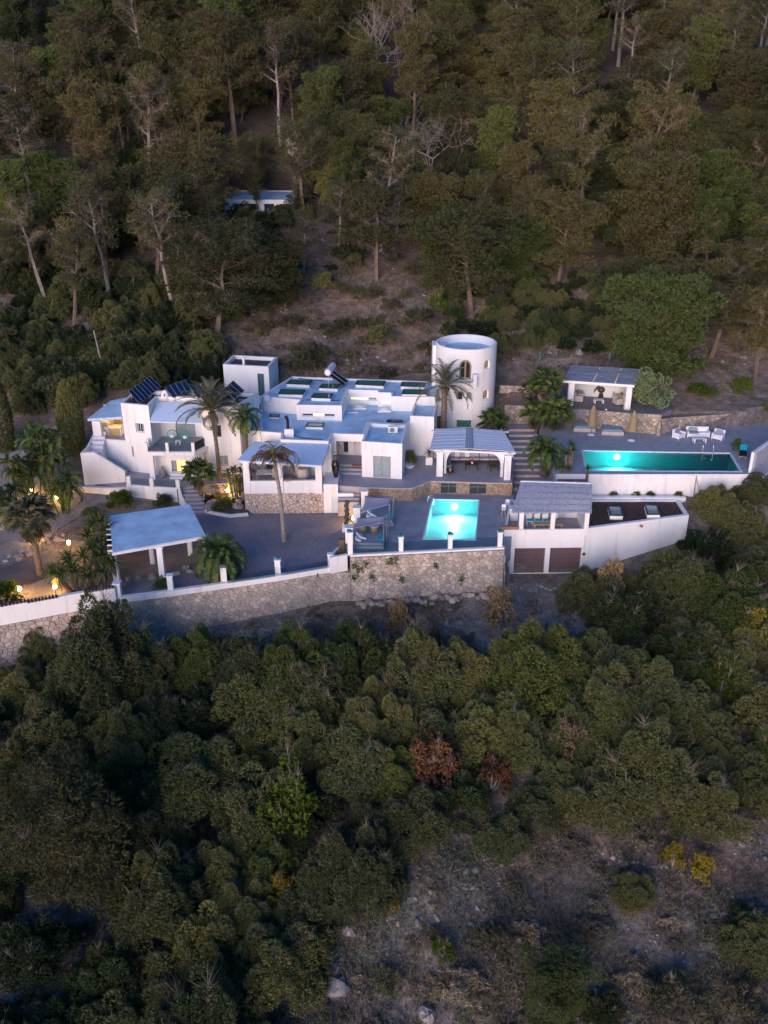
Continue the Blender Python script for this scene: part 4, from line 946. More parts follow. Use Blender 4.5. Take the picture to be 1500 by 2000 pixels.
# stairs wall at the left end
sa, sb = G(165, 942, .3), G(245, 936, .3); zsa = H(160, 885, sa[1])[2]; zsb = H(245, 920, sb[1])[2]
mb = MB(); a_, b_ = Vector(sa[:2]), Vector(sb[:2]); m_ = a_.lerp(b_, .32)
for dy in (0, .25): mb.v += [(a_.x, a_.y+dy, -.6), (b_.x, b_.y+dy, -.6), (b_.x, b_.y+dy, zsb), (m_.x, m_.y+dy, zsa), (a_.x, a_.y+dy, zsa)]
mb.f += [(0, 1, 2, 3, 4), (9, 8, 7, 6, 5)]+[(i, i+5, (i+1) % 5+5, (i+1) % 5) for i in range(5)]
sw = thing('outdoor_stairs', 'white walled outdoor stairs climbing the left end of the left house', 'stairs', (a_.x, a_.y, 0)); mb.build('front_wall', 'plaster', sw, True)
zhi = H(177, 845, 80.2)[2]
mb = MB(); mb.v += [(a_.x, a_.y+.25, -.6), (a_.x, a_.y+.25, zsa), (a_.x+.1, 77.8, zsa), (Lc[0]-.35, 81.0, zhi), (Lc[0]-.35, 81.0, -.6)]; mb.v += [(v[0]+.22, v[1], v[2]) for v in mb.v[:5]]
mb.f += [(0, 4, 3, 2, 1), (5, 6, 7, 8, 9)]+[(i, (i+1) % 5, (i+1) % 5+5, i+5) for i in range(5)]; mb.build('side_wall', 'plaster', sw, True)
for k in range(9): MB().box(a_.x+.3+.0, m_.x+.3, 76.9+k*.45, 77.4+k*.45, -.6, zsa-.9+k*.27).build('step', 'coping', sw, True)
for k in range(7):
    x_ = b_.x-.2-k*.36; MB().box(x_-.38, x_, b_.y+.27, 78.6, -.6, .5+k*.22).build('step', 'coping', sw, True)
# chimneys and dark roof dirt, solar arrays
for (x, y, yt) in ((682, 388, 308), (965, 402, 335)):
    b = G(*c1(x, y), 6.37); hgt = H(*c1(x, yt), b[1]+.3)[2]-6.37
    mb = MB().lathe([(.42, 0), (.40, hgt*.35), (.33, hgt*.7), (.20, hgt*.93), (.05, hgt)], 14); o = mb.build('chimney', 'plaster', lh, smooth=True); off = root_off(lh)
    o.location = (b[0]-off.x, b[1]+.4-off.y, 6.37-off.z)
    MB().box(-.05, .05, -.39, -.28, hgt*.45, hgt*.72).build('smoke_slot', 'dark_hatch', o)
def solar(quad, n, label, zl=6.75, zh=7.6):
    """quad px: high-a, high-b, low-b, low-a"""
    ha, hb_ = Vector(G(*c1(*quad[0]), zh)), Vector(G(*c1(*quad[1]), zh)); lb_, la_ = Vector(G(*c1(*quad[2]), zl)), Vector(G(*c1(*quad[3]), zl))
    r = thing('solar_array', label, 'solar panels', ((la_.x+hb_.x)/2, (la_.y+hb_.y)/2, 6.37), 0, 'tilted solar arrays on the left house roof')
    for k in range(n):
        a, b = (k+.03)/n, (k+.97)/n; q = [la_.lerp(lb_, a), la_.lerp(lb_, b), ha.lerp(hb_, b), ha.lerp(hb_, a)]
        p_ = MB().slab(q, .04).build('solar_module', 'panel_blue', r, True); f = MB(); up = Vector((0, 0, .012))
        for i in range(4): f.bar(q[i]+up, q[(i+1) % 4]+up, .045, .03)
        nr = 6
        for j in range(1, nr): f.bar(q[0].lerp(q[3], j/nr)+up*.3, q[1].lerp(q[2], j/nr)+up*.3, .010, .006)
        f.build('module_frame', 'steel', p_, True)
    f = MB()
    for e in (.1, .5, .9):
        h_, l_ = ha.lerp(hb_, e), la_.lerp(lb_, e); f.bar((h_.x, h_.y, h_.z-.04), (h_.x, h_.y, 6.37), .05); f.bar((l_.x, l_.y, l_.z-.04), (l_.x, l_.y, 6.37), .05); f.bar((l_.x, l_.y, 6.42), (h_.x, h_.y, 6.42), .04)
    tag(f.build('support', 'steel', r, True), kind=None)
solar([(415,315),(575,205),(655,285),(495,405)], 7, 'largest solar array, at the left end of the left house roof')
solar([(680,285),(835,232),(880,320),(740,362)], 4, 'solar array right behind the left chimney of the left house')
solar([(868,290),(1010,238),(1058,300),(925,370)], 4, 'solar array behind the right chimney, left of the palm top')
solar([(1085,330),(1185,238),(1265,310),(1170,395)], 4, 'solar array partly hidden by the tall palm, nearest the shed')
for k in range(16):
    t_ = random.random(); x_ = -21.5+t_*9; y_ = random.uniform(80.2, 82.5)
    if k < 7: MB().box(-.25, .25, -.15, .15, 0, .2).build('ballast_block', 'rock', lh, bevel=.02).location = (x_+18, y_-80, 6.37-.3)
# shed
sh = thing('shed', 'small white roof shed with a dark teal door behind the houses', 'shed', (-13.2, 88.5, 4.2))
s0, s1 = (-15.51, 88.66), (-11.03, 87.79); hd = hole_px(s0, s1, *c1(1360, 185), *c1(1415, 335)); hd = (hd[0], hd[1], 4.4, hd[3])
mass(sh, [s0, s1, (-10.5, 91.2), (-15.0, 92.0)], 3.6, 7.35, .35, .25, {0: [hd]}, roofmat='roof_gravel'); door(sh, s0, s1, hd, 'teal_door', leaves=1)
MB().tube([(-13.5, 88.7, 7.0), (-13.5, 88.7, 8.0)], .12, 8).build('vent_pipe', 'plaster', sh, True)
# link annex between the houses
an = thing('link_annex', 'low white annex between the left house and the villa', 'house', (-11.6, 79, .5))
a0_, a1_2 = (-12.25, 78.6), (-10.85, 78.4); hx = hole_px(a0_, a1_2, 497, 862, 530, 876); hx = (max(.1, hx[0]), min(hx[1], 1.3), hx[2], hx[3])
mass(an, [a0_, a1_2, (-11.6, 83.6), (-12.2, 84.0)], -.9, 4.3, .2, .15, {0: [hx]}); window(an, a0_, a1_2, hx, panes=1)
# terrace in front of the left house, with parapet wall, posts and glass
lt_ = [G(249, 947, .3), G(345, 954, .3), G(352, 953, .3), G(402, 946, .3), G(440, 944, .3), (-12.5, 78.0), (-12.4, 78.7), (-23, 79.3), G(247, 930, .3)]
struct('house_terrace', MB().prism(ccw([p[:2] for p in lt_]), -1.4, .3), 'tile_floor')
pw_ = thing('terrace_parapet', 'white parapet wall with glass panels in front of the left house', 'wall', G(300, 952, -.8))
wallstrip('x', [G(249, 947, .3), G(300, 951, .3), G(347, 954, .3)], -1.3, .42, .25, 'x').build('wall', 'plaster', pw_, True)
pp_ = [G(252, 948, .42), G(297, 951.5, .42), G(348, 954.5, .42)]
for p in pp_: MB().box(p[0]-.17, p[0]+.17, p[1]-.05, p[1]+.25, .42, 1.25).build('pier', 'plaster', pw_, True, bevel=.015)
for a, b in ((0, 1), (1, 2)):
    MB().prism(ccw([(pp_[a][0]+.18, pp_[a][1]+.1), (pp_[b][0]-.18, pp_[b][1]+.1), (pp_[b][0]-.18, pp_[b][1]+.115), (pp_[a][0]+.18, pp_[a][1]+.115)]), .45, 1.1).build('glass_panel', 'balustrade_glass', pw_, True)
lo_ = thing('garden_kerb', 'low white step wall at the foot of the outdoor stairs', 'wall', G(180, 955, -.4))
wallstrip('x', [G(138, 947, 0), G(215, 951, 0), G(249, 950, 0)], -1.2, 0.0, .3, 'x').build('wall', 'plaster', lo_, True)
MB().prism(ccw([G(140, 945, .02)[:2], G(250, 948, .02)[:2], (-22.8, 77.2), (-27.5, 77.6)]), -1.2, .02).build('walkway', 'tile_floor', lo_, True)
gs = thing('garden_steps', 'curved grey steps from the left house terrace down to the gravel court', 'steps', G(380, 980, -1.1))
for k in range(7):
    t_ = k/6; z = .12-.2*k; y = 958+k*8; x0 = 353+t_*22; x1 = 385+t_*28
    p0, p1 = G(x0, y, z), G(x1, y-1, z); MB().prism([(p0[0], p0[1]), (p1[0], p1[1]), (p1[0]-.2, p1[1]+2.2), (p0[0]-.2, p0[1]+2.2)], -1.5, z).build('step', 'tile_floor', gs, True)
wallstrip('x', [G(352, 956, .3), G(357, 975, -.4), G(366, 990, -.9)], -1.4, [.45, -.1, -.7], .22, 'x').build('side_wall', 'plaster', gs, True)

# ------------------------------------------------------------------ garage building with bar terrace
ga_ = thing('garage_building', 'white building with two brown garage doors at the right of the stone wall', 'garage', (15, 68, -3.4))
g0, g1_, g2_ = (9.37, 66.27), (15.72, 66.44), (24.53, 68.94)
d1 = hole_px(g0, g1_, 1005.5, 1071, 1062, 1117); d2 = hole_px(g0, g1_, 1075, 1071, 1132, 1118); zb_ = -3.3
d1 = (d1[0], d1[1], zb_, d1[3]); d2 = (d2[0], d2[1], zb_, d1[3])
P1, _ = mass(ga_, [g0, g1_, (16.0, 72.1), (10.5, 72.1)], -4.2, .55, .55, .18, {0: [d1, d2]}, roofmat='tile_floor', depth=.35)
for d_ in (d1, d2):
    a, b = Vector(g0), Vector(g1_); dd = (b-a).normalized(); inn = Vector((-dd.y, dd.x)); q = a+dd*(d_[0]+d_[1])/2; off = root_off(ga_)
    w_ = bpy.data.objects.new('garage_door', None); C.objects.link(w_); w_.parent = ga_; w_.location = (q.x-off.x, q.y-off.y, zb_-off.z)
    n_ = 6; hgt = (d_[3]-zb_)/n_
    for k in range(n_):
        p0, p1 = a+dd*d_[0]+inn*.26, a+dd*d_[1]+inn*.26
        MB().prism([tuple(p0), tuple(p1), tuple(p1+inn*.05), tuple(p0+inn*.05)], zb_+k*hgt+.012, zb_+(k+1)*hgt-.004).build('door_panel', 'garage_door', w_, True)
    MB().prism([tuple(p0+inn*.051), tuple(p1+inn*.051), tuple(p1+inn*.08), tuple(p0+inn*.08)], zb_, d_[3]).build('door_frame', 'dark_hatch', w_, True)
P2_, _ = mass(ga_, [(15.74, 66.45), g2_, (24.6, 72.14), (16.0, 72.14)], -4.5, .58, .22, .30, roofmat='roof_gravel')
MB().box(24.2, 25.0, 72.0, 72.6, -1, .62).build('corner_pier', 'plaster', ga_, True)
MB().box(16.02, 25.2, 72.14, 72.6, -.5, .68).build('back_parapet', 'plaster', ga_, True)
# terracotta roof tiles, half-round rows running down the slope
def ytop(x): return 71.75
def ybot(x): return np.interp(x, [16.0, 24.53], [66.9, 69.25])
nrow = 36; tl = MB(); cnt = 0
for i in range(nrow):
    x = 16.35+i*(24.15-16.35)/(nrow-1); y = ytop(x)
    while y > ybot(x)+.35:
        cnt += 1; mb = MB(); zz = .40+(y-68)*.004; w2 = .105
        pr_ = [(-w2, 0), (-w2*.6, .055), (0, .075), (w2*.6, .055), (w2, 0)]
        mb.v = [(x+a, y, zz+b) for a, b in pr_]+[(x+a, y-.52, zz+b+.018) for a, b in pr_]; mb.f = [(j, j+1, j+6, j+5) for j in range(4)]+[(5, 6, 7, 8, 9)]
        if cnt % 2 == 0 and cnt < 600 and False: pass
        tl.add(mb.v, mb.f); y -= .47
tag(tl.build('roof_tiles', 'terracotta', ga_, True), kind='stuff')
for (q, ) in (([(775, 303), (862, 308), (876, 368), (790, 366)],), ([(1018, 293), (1103, 300), (1122, 360), (1038, 360)],)):
    skylight([(960+a*.29333, 900+b*.29333) for a, b in q], .78, .40, ga_, gm='pale_glass')
w_ = MB().box(-.16, .16, -.03, .03, -.1, .1).build('red_lamp_box', 'brick_red'); u_, z_ = onwall(g1_, g2_, 1252, 1027); dd = (Vector(g2_)-Vector(g1_)).normalized(); q = Vector(g1_)+dd*u_+Vector((dd.y, -dd.x))*.04
w_.location = (q.x, q.y, z_); w_.rotation_euler = (0, R(30), math.atan2(dd.y, dd.x)); w_.parent = ga_; w_.location = (q.x-15, q.y-68, z_+3.4)
u_, z_ = onwall(g0, g1_, 1140, 1082); q = Vector(g0)+(Vector(g1_)-Vector(g0)).normalized()*u_; MB().box(q.x-.12, q.x+.12, q.y-.03, q.y+.0, z_-.12, z_+.12).build('meter_box', 'steel', ga_, True)
# planter on the parapet, bar
# bar pergola
def reed_roof(parent, q, n, along, mat='canopy_paint', th=.05, wvar=.012, name='slats', seed=1, w=.8):
    """q: 4 corners fl, fr, br, bl; slats run front-back (along='y') or left-right ('x')"""
    rr = random.Random(seed); q = [Vector(p) for p in q]; mb = MB()
    for k in range(n):
        t0, t1 = (k+.5-w/2)/n, (k+.5+w/2)/n; dz = rr.uniform(-wvar, wvar)
        if along == 'y': a0, a1, b0, b1 = q[0].lerp(q[1], t0), q[0].lerp(q[1], t1), q[3].lerp(q[2], t0), q[3].lerp(q[2], t1)
        else: a0, a1, b0, b1 = q[0].lerp(q[3], t0), q[0].lerp(q[3], t1), q[1].lerp(q[2], t0), q[1].lerp(q[2], t1)
        e = (b0-a0).normalized()*rr.uniform(-.06, .03); u = Vector((0, 0, dz))
        mb.slab([a0+u+e, a1+u+e, b1+u, b0+u] if along == 'y' else [a0+u, b0+u, b1+u, a1+u], th)
    return tag(mb.build(name, mat, parent, True), kind='stuff')
M('reed_grey', (.42, .43, .50), .9, .3, 5, .3, 25); M('reed_white', (.62, .66, .76), .9, .12, 5, .3, 25); M('reed_dark', (.24, .27, .34), .9, .3, 5, .4, 25)
bpg = thing('bar_pergola', 'pergola with a roof of grey wooden laths over the outdoor bar above the garages', 'pergola', (13, 69, 0))
zfr, zbk = 2.15, 3.05
Q = [G(998, 1001, zfr), G(1156, 1001, zfr), G(1157, 945, zbk), G(1017, 941, zbk)]
reed_roof(bpg, Q, 62, 'y', 'reed_grey', .05, .02, seed=3, w=.82)
f = MB()
for k in range(5):
    t_ = (k+.5)/5; a = Vector(Q[0]).lerp(Vector(Q[3]), t_); b = Vector(Q[1]).lerp(Vector(Q[2]), t_); f.bar(a-Vector((0, 0, .1)), b-Vector((0, 0, .1)), .08, .1)
f.build('rafters', 'wood', bpg, True)
a, b = Vector(Q[3]), Vector(Q[2]); wallstrip('x', [a, b], .0, zbk+.06, -.2, 'x').build('back_wall', 'plaster', bpg, True)
for px_ in (1017.5, 1079, 1145):
    p = G(px_, 1033, .55); MB().box(p[0]-.17, p[0]+.17, p[1]+.0, p[1]+.34, .0, zfr-.08).build('post', 'plaster', bpg, True, bevel=.01)

# ------------------------------------------------------------------ big pergola on the upper terrace
pg = thing('pergola', 'large white slatted pergola with tied curtains on the upper terrace', 'pergola', (8, 76.5, 1.15))
ZP = 3.78
fl, fr_, br, bl = G(838, 879, ZP), G(1007, 882.5, ZP), G(983, 841, ZP+.15), G(850, 837, ZP+.15); rf, rbk = G(916, 876, ZP+.14), G(917, 835.5, ZP+.30)
reed_roof(pg, [fl, rf, rbk, bl], 34, 'x', 'reed_white', .04, .01, seed=5, w=.9); reed_roof(pg, [rf, fr_, br, rbk], 34, 'x', 'reed_white', .04, .01, seed=6, w=.9)
up = Vector((0, 0, .035)); ml, mr = (Vector(rf).lerp(Vector(fl), .10), Vector(rf).lerp(Vector(fr_), .10)); nl, nr_ = (Vector(rbk).lerp(Vector(bl), .10), Vector(rbk).lerp(Vector(br), .10))
reed_roof(pg, [ml+up, mr+up, nr_+up, nl+up], 5, 'y', 'reed_dark', .03, .01, name='ridge_boards', seed=8, w=.55)
cols = []
for (px_, py_) in ((858.5, 931), (990.5, 938)):
    p = G(px_, py_, 1.15); x, y = p[0], p[1]+.25
    for yy in (y, 80.0):
        MB().box(x-.27, x+.27, yy-.25, yy+.25, 1.15, 3.36).build('column', 'plaster', pg, True, bevel=.02); MB().box(x-.38, x+.38, yy-.33, yy+.33, 3.36, 3.44).build('column_cap', 'plaster', pg, True)
    cols.append((x, y))
(xl, yl), (xr, yr) = cols
MB().bar((xl-.6, yl, 3.52), (xr+.6, yr, 3.52), .14, .16).build('front_beam', 'painted_wood', pg, True); MB().bar((xl-.6, 80, 3.62), (xr+.6, 80, 3.62), .14, .16).build('back_beam', 'painted_wood', pg, True)
MB().bar((xl, yl-.5, 3.62), (xl, 80.4, 3.70), .12, .14).build('side_beam', 'painted_wood', pg, True); MB().bar((xr, yr-.5, 3.62), (xr, 80.4, 3.70), .12, .14).build('side_beam', 'painted_wood', pg, True)
def curtain(parent, p0, p1, ztop, zbot, tx, seed):
    """curtain hung p0..p1 gathered towards tx at half height"""
    mb = MB(); n, m_ = 14, 14; rr = random.Random(seed)
    for j in range(m_+1):
        v = j/m_; z = ztop+(zbot-ztop)*v; g_ = math.sin(min(v/.55, 1)*math.pi/2)**1.2
        for i in range(n+1):
            u = i/n; x = p0[0]+(p1[0]-p0[0])*u; x = x*(1-g_*.82)+tx*g_*.82; y = p0[1]+(p1[1]-p0[1])*u+(.06 if i % 2 else -.06)
            zz = z - (1-g_)*0 + (0 if v > .55 else .35*(u if tx < (p0[0]+p1[0])/2 else 1-u)*math.sin(v/.55*math.pi))
            mb.v.append((x, y, zz))
    mb.f = [(j*(n+1)+i, j*(n+1)+i+1, (j+1)*(n+1)+i+1, (j+1)*(n+1)+i) for j in range(m_) for i in range(n)]
    return mb.build('curtain', 'white_fabric', parent, True, smooth=True)
curtain(pg, (xl+.3, yl+.2), (xl+1.5, yl+.2), 3.44, 1.25, xl+.38, 1); curtain(pg, (xr-1.6, yr+.2), (xr-.3, yr+.2), 3.44, 1.25, xr-.36, 2)
# low brown stone bench wall behind the sofa
bw = thing('bench_wall', 'low ochre stone wall behind the pergola sofa', 'wall', (8, 79.6, 1.15)); MB().box(xl+.5, xr+.2, 79.5, 79.9, 1.15, 2.75).build('wall', 'veneer_brown', bw, True)

# ------------------------------------------------------------------ carport
cpo = thing('carport', 'white flat-roofed carport on masonry pillars beside the gravel court', 'carport', (-17, 63, -1.1))
zc = 1.80; cq = [G(220, 1079, zc), G(402, 1046, zc), G(370, 985, zc+.10), G(214, 1007, zc+.10)]
MB().slab(cq, .07).build('roof', 'sky_tinted_roof_paint', cpo, True)
lo = [Vector(p)-Vector((0, 0, .075)) for p in cq]; MB().slab([Vector((sum(p.x for p in lo)/4, sum(p.y for p in lo)/4, p_.z)).lerp(p_, .985) for p_ in lo for p in [p_]] if False else [lo[i].lerp(sum(lo, Vector())/4, .02) for i in range(4)], .10).build('roof_deck', 'painted_wood', cpo, True)
f = MB(); f.bar(lo[0]-Vector((.1, -.1, .12)), lo[1]+Vector((.1, .1, -.12)), .16, .16); f.bar(lo[3]-Vector((0, .2, .12)), lo[2]-Vector((0, .2, .12)), .16, .16)
f.build('beam', 'painted_wood', cpo, True)
for k in range(7):
    t_ = (k+.5)/7; a = lo[3].lerp(lo[0], t_); MB().bar(a-Vector((.35, 0, .02)), a+Vector((.5, 0, -.02)), .09, .09).build('rafter_end', 'painted_wood', cpo, True)
for (px_, py_, wd, z0_) in ((228, 1141, .42, -1.1), (317, 1131, .42, -1.1), (298, 1102, .34, -1.1), (372, 1086, .34, -1.1), (404, 1108, .3, -1.1)):
    p = G(px_, py_, z0_); MB().box(p[0]-wd/2, p[0]+wd/2, p[1], p[1]+wd, z0_-.1, zc-.24).build('pillar', 'plaster', cpo, True, bevel=.015); MB().box(p[0]-wd/2-.08, p[0]+wd/2+.08, p[1]-.08, p[1]+wd+.08, zc-.36, zc-.28).build('pillar_cap', 'plaster', cpo, True)

# ------------------------------------------------------------------ upper pool deck
P2L = [G(1139, 880, 2.4), G(1425, 885, 2.4), G(1446, 920.5, 2.4), G(1146, 918.5, 2.4)]
dk = ccw([p[:2] for p in DECK]); mb = MB(); holed_top(mb, dk, [[p[:2] for p in P2L]], 2.4); mb.prism(dk, -.8, 2.4, top=False, bottom=False); struct('upper_deck', mb, 'pale_gravel')
pr2 = pool_shell('swimming_pool', 'long dark teal pool on the upper deck, lit at its left end', P2L, 2.4, 1.5, 'pool_tile_dark', None, .16, 0)
pool_lamp(1206, 881, 2.4, P2L[0], P2L[1], 650, pr2, .55, (.35, 1.0, .88))
pwl = thing('pool_wall', 'long white wall holding up the upper pool', 'wall', (24, 73, .5))
pa, pb = G(1086, 926, 2.4), G(1468, 926, 2.4); wallstrip('x', [pa, pb], -.5, 2.43, .12, 'x').build('wall', 'plaster', pwl, True)
for px_ in (1188, 1240, 1296, 1352, 1404):
    x = G(px_, 940, 2.4)[0]*73.1/G(px_, 940, 2.4)[1]; MB().box(x-.22, x+.22, pa[1]-.20, pa[1]-.12, -.5, 2.38).build('pilaster', 'plaster', pwl, True)
ew = thing('end_wall', 'white end wall with reed screen at the right end of the upper deck', 'wall', G(1462, 922, 2.4))
wa, wb_ = G(1461, 923, 2.4), G(1545, 862, 2.4); wallstrip('x', [wa, wb_], -1.0, [4.25, 4.3], .25, 'x').build('wall', 'plaster', ew, True)
wallstrip('x', [(wa[0]+.45, wa[1]+.1), (wb_[0]+.3, wb_[1]+.0)], 1.2, 4.1, .04, 'x').build('reed_screen', 'reed_grey', ew, True)
# dry stone walls above the deck
dw = [G(984, 824, 2.4), G(1080, 826, 2.4), G(1205, 842, 2.4), G(1288, 847, 2.4)]
zt_ = [H(987, 791, dw[0][1])[2], H(1085, 794, dw[1][1])[2], H(1205, 805, dw[2][1])[2], H(1287, 810, dw[3][1])[2]]
stone_wall('dry_stone_wall', 'higher dry stone wall below the upper pergola, behind the straw umbrellas', [p[:2] for p in dw], zt_, [1.6, 2.3, 2.3, 2.3], .42, .26, .08, 'dry_stone', 11, gap=.02, grow=.05)
dw = [G(1290, 847, 2.4), G(1315, 838, 2.4), G(1380, 834, 2.4), G(1444, 829, 2.4), G(1500, 821, 2.4), G(1580, 805, 2.4)]
zt_ = [H(1290, 818, dw[0][1])[2], H(1332, 815, dw[1][1])[2], H(1390, 811, dw[2][1])[2], H(1444, 806, dw[3][1])[2], H(1500, 799, dw[4][1])[2], H(1580, 788, dw[5][1])[2]]
stone_wall('dry_stone_wall', 'lower dry stone wall running to the right edge behind the white wicker chairs', [p[:2] for p in dw], zt_, [2.3]*6, .42, .26, .08, 'dry_stone', 12, gap=.02, grow=.05)
dw = [G(975, 762, 4.6), G(1040, 764, 4.6)]
stone_wall('dry_stone_wall', 'short dry stone wall on the slope right of the tower', [p[:2] for p in dw], [5.1, 5.1], [4.3, 4.3], .4, .28, .05, 'dry_stone', 13, gap=.02)
struct('pergola_floor', MB().prism(ccw([G(1055,795,4.1)[:2], G(1205,805,4.1)[:2], G(1287,811,4.1)[:2], G(1312,800,4.1)[:2], G(1300,775,4.1)[:2], G(1060,752,4.1)[:2]]), 3.0, 4.1), 'court_gravel')
# upper pergola
ug = thing('garden_pergola', 'small pergola with dark grey slatted roof above the upper pool', 'pergola', (20.3, 86, 4.1))
c4 = lambda x, y: (1080+x*.146667, 700+y*.146667)
zu = 6.75; Q = [G(*c4(125, 288), zu), G(*c4(1098, 352), zu), G(*c4(1180, 140), zu+.25), G(*c4(242, 85), zu+.25)]
for (s0_, s1_, k) in ((0, .5, 1), (.5, 1, 2)):
    for (t0_, t1_) in ((0, .42), (.42, .72), (.72, 1)):
        L_ = lambda s_, t_: Vector(Q[0]).lerp(Vector(Q[1]), t_).lerp(Vector(Q[3]).lerp(Vector(Q[2]), t_), s_)
        g_ = .008; reed_roof(ug, [L_(s0_+g_, t0_+g_), L_(s0_+g_, t1_-g_), L_(s1_-g_, t1_-g_), L_(s1_-g_, t0_+g_)], 20, 'x', 'reed_dark', .04, .012, name='slat_panel', seed=k+int(t0_*10), w=.9)
MB().bar(Vector(Q[0])-Vector((-.05, -.1, .15)), Vector(Q[1])-Vector((.05, -.1, .15)), .14, .22).build('front_beam', 'plaster', ug, True)
MB().bar(Vector(Q[3])-Vector((-.2, .2, .15)), Vector(Q[2])-Vector((.2, .2, .15)), .14, .22).build('back_beam', 'plaster', ug, True)
for px_, py_ in ((1113.5, 792), (1225, 801)):
    p = G(px_, py_, 4.1); MB().box(p[0]-.27, p[0]+.27, p[1], p[1]+.5, 4.1, zu-.26).build('column', 'plaster', ug, True, bevel=.02)
p0, p1 = G(1119, 772, 4.1), G(1236, 780, 4.1); wallstrip('x', [p0, p1], 4.0, 6.6, -.2, 'x').build('back_wall', 'plaster', ug, True)

# stairs beside the big pergola up to the upper deck
us = thing('terrace_stairs', 'wide pinkish stone steps climbing past the big pergola to the upper deck', 'stairs', (12.5, 78, 1.15))
for k in range(11):
    y = 75.2+k*.92; z = 0.25+.2*k; x0 = 11.15+.06*k; x1 = 14.6-.02*k
    MB().box(x0, x1, y+.16, 86.0 if k == 10 else y+1.2, -1.0, z).build('step', 'tile_floor', us, True)
    MB().box(x0, x1, y, y+.158, -1.0, z+.008).build('step_nosing', 'pink_stone', us, True)
struct('planting_bed', MB().prism([(14.5, 72.9), (17.0, 72.9), (17.3, 79), (17.2, 85.5), (14.5, 85.5)], -1.0, 2.0), 'hill_ground')
struct('garage_back_bed', MB().prism([(11.2, 72.15), (31, 72.65), (31, 73.6), (11.2, 74.2)], -1.5, .35), 'hill_ground')
# hidden house up in the forest
fh = thing('forest_house', 'low white house half hidden among the pines on the slope', 'house', (-15, 120, 16.5))
fa, fb = (-19.4, 120.2), (-10.9, 119.7); ztf = 18.8; hwn = [(1.0+k*1.9, 2.3+k*1.9, 17.5, 18.35) for k in range(4)]
mass(fh, [fa, fb, (-10.7, 129.5), (-19.6, 130.0)], 15.5, ztf, .10, .2, {0: hwn}, roofmat='canopy_paint')
for h_ in hwn: window(fh, fa, fb, h_, panes=1)
for k in range(7):
    x_, y_, z_ = hit(572+k*9+random.uniform(-4, 4), 352+k*5+random.uniform(-8, 8)); mb = MB().ball((0, 0, 0), 1, 9, 6); q = random.uniform(.7, 1.2); mb.v = [(v[0]*q*random.uniform(.8, 1.2), v[1]*q*.8, v[2]*q*random.uniform(.8, 1.2)) for v in mb.v]
    o = mb.build('outcrop_rock', 'dry_stone'); o.location = (x_, y_, z_+.3); tag(o, 'ochre rock of the outcrop right above the hidden forest house', 'rock', 'ochre rocks above the forest house')

# ------------------------------------------------------------------ vegetation
def tufts(centres, outward, n_tri, length, width, rs, up=.35):
    """n_tri thin triangles fanning from every centre, biased outward and upward"""
    N = len(centres); Cn = np.repeat(centres, n_tri, 0); O = np.repeat(outward, n_tri, 0)
    d = O*.9 + rs.normal(0, .65, (N*n_tri, 3)); d[:, 2] += up; d /= np.linalg.norm(d, axis=1)[:, None]
    s_ = np.cross(d, rs.normal(0, 1, (N*n_tri, 3))); s_ /= np.linalg.norm(s_, axis=1)[:, None]
    L = length*rs.uniform(.6, 1.25, (N*n_tri, 1)); W = width*rs.uniform(.7, 1.3, (N*n_tri, 1))
    a = Cn - s_*W*.5; b = Cn + s_*W*.5; c = Cn + d*L
    return np.stack([a, b, c], 1).reshape(-1, 3)
def blob_points(c, r, n, rs, shell=.55):
    d = rs.normal(0, 1, (n, 3)); d /= np.linalg.norm(d, axis=1)[:, None]
    k = rs.uniform(shell**3, 1, (n, 1))**(1/3); return np.array(c)+d*k*np.array(r), d
def tri_mesh(name, V, mat): return npmesh(name, V, np.arange(len(V), dtype=np.int32).reshape(-1, 3), mat)
def branch_tree(rs, h, spread, nlimb, bare=.35, lean=0.0, flat=.55, csize=1.0, top=1.0):
    """trunk + limbs; returns tube paths and foliage clump centres"""
    paths = []; cl = []; lx, ly = lean*rs.uniform(-1, 1), lean*rs.uniform(-1, 1); tr = []
    for i in range(7):
        t_ = i/6; tr.append(np.array([lx*h*t_**1.3+rs.normal(0, .10)*t_*h*.1, ly*h*t_+rs.normal(0, .1)*t_*h*.1, h*t_]))
    paths.append((tr, [h*.024*(1-.8*i/6)+.02 for i in range(7)]))
    for k in range(nlimb):
        t_ = bare+(1-bare)*(k+.5)/nlimb; a = k*2.4+rs.uniform(-.5, .5); f = t_*6; i = min(5, int(f)); p0 = tr[i]*(1-(f-i))+tr[i+1]*(f-i)
        prof = math.sin(math.pi*min(1, (1-t_)*.92+.12)**.8)*.85+.22 if top else 1
        L = spread*prof*rs.uniform(.7, 1.15); el = rs.uniform(.05, .55)+t_*.4
        p = p0.copy(); pts = [p0]; dr = np.array([math.cos(a), math.sin(a), el]); dr /= np.linalg.norm(dr)
        for s_ in range(4):
            p = p+dr*L/4; dr = dr+rs.normal(0, .14, 3)+np.array([0, 0, .05]); dr /= np.linalg.norm(dr); pts.append(p)
        r0 = h*.010*(1-t_*.6)+.015; paths.append((pts, [r0*(1-.8*q/4)+.006 for q in range(5)]))
        for q in (2, 3, 4):
            m_ = 2 if q < 4 else 2
            for e in range(m_):
                sp_ = rs.normal(0, .30*csize, 3)*np.array([1, 1, .55]); c = pts[q]+sp_*(1 if q == 4 else 1.8)+np.array([0, 0, .15])
                if q < 4: paths.append(([pts[q], (pts[q]+c)/2+rs.normal(0, .05, 3), c], [r0*.4, r0*.3, .008]))
                cl.append((c, csize*rs.uniform(.55, .95)))
    cl.append((tr[-1]+np.array([0, 0, .1]), csize*.9)); cl.append((tr[-2], csize*.9))
    return paths, cl
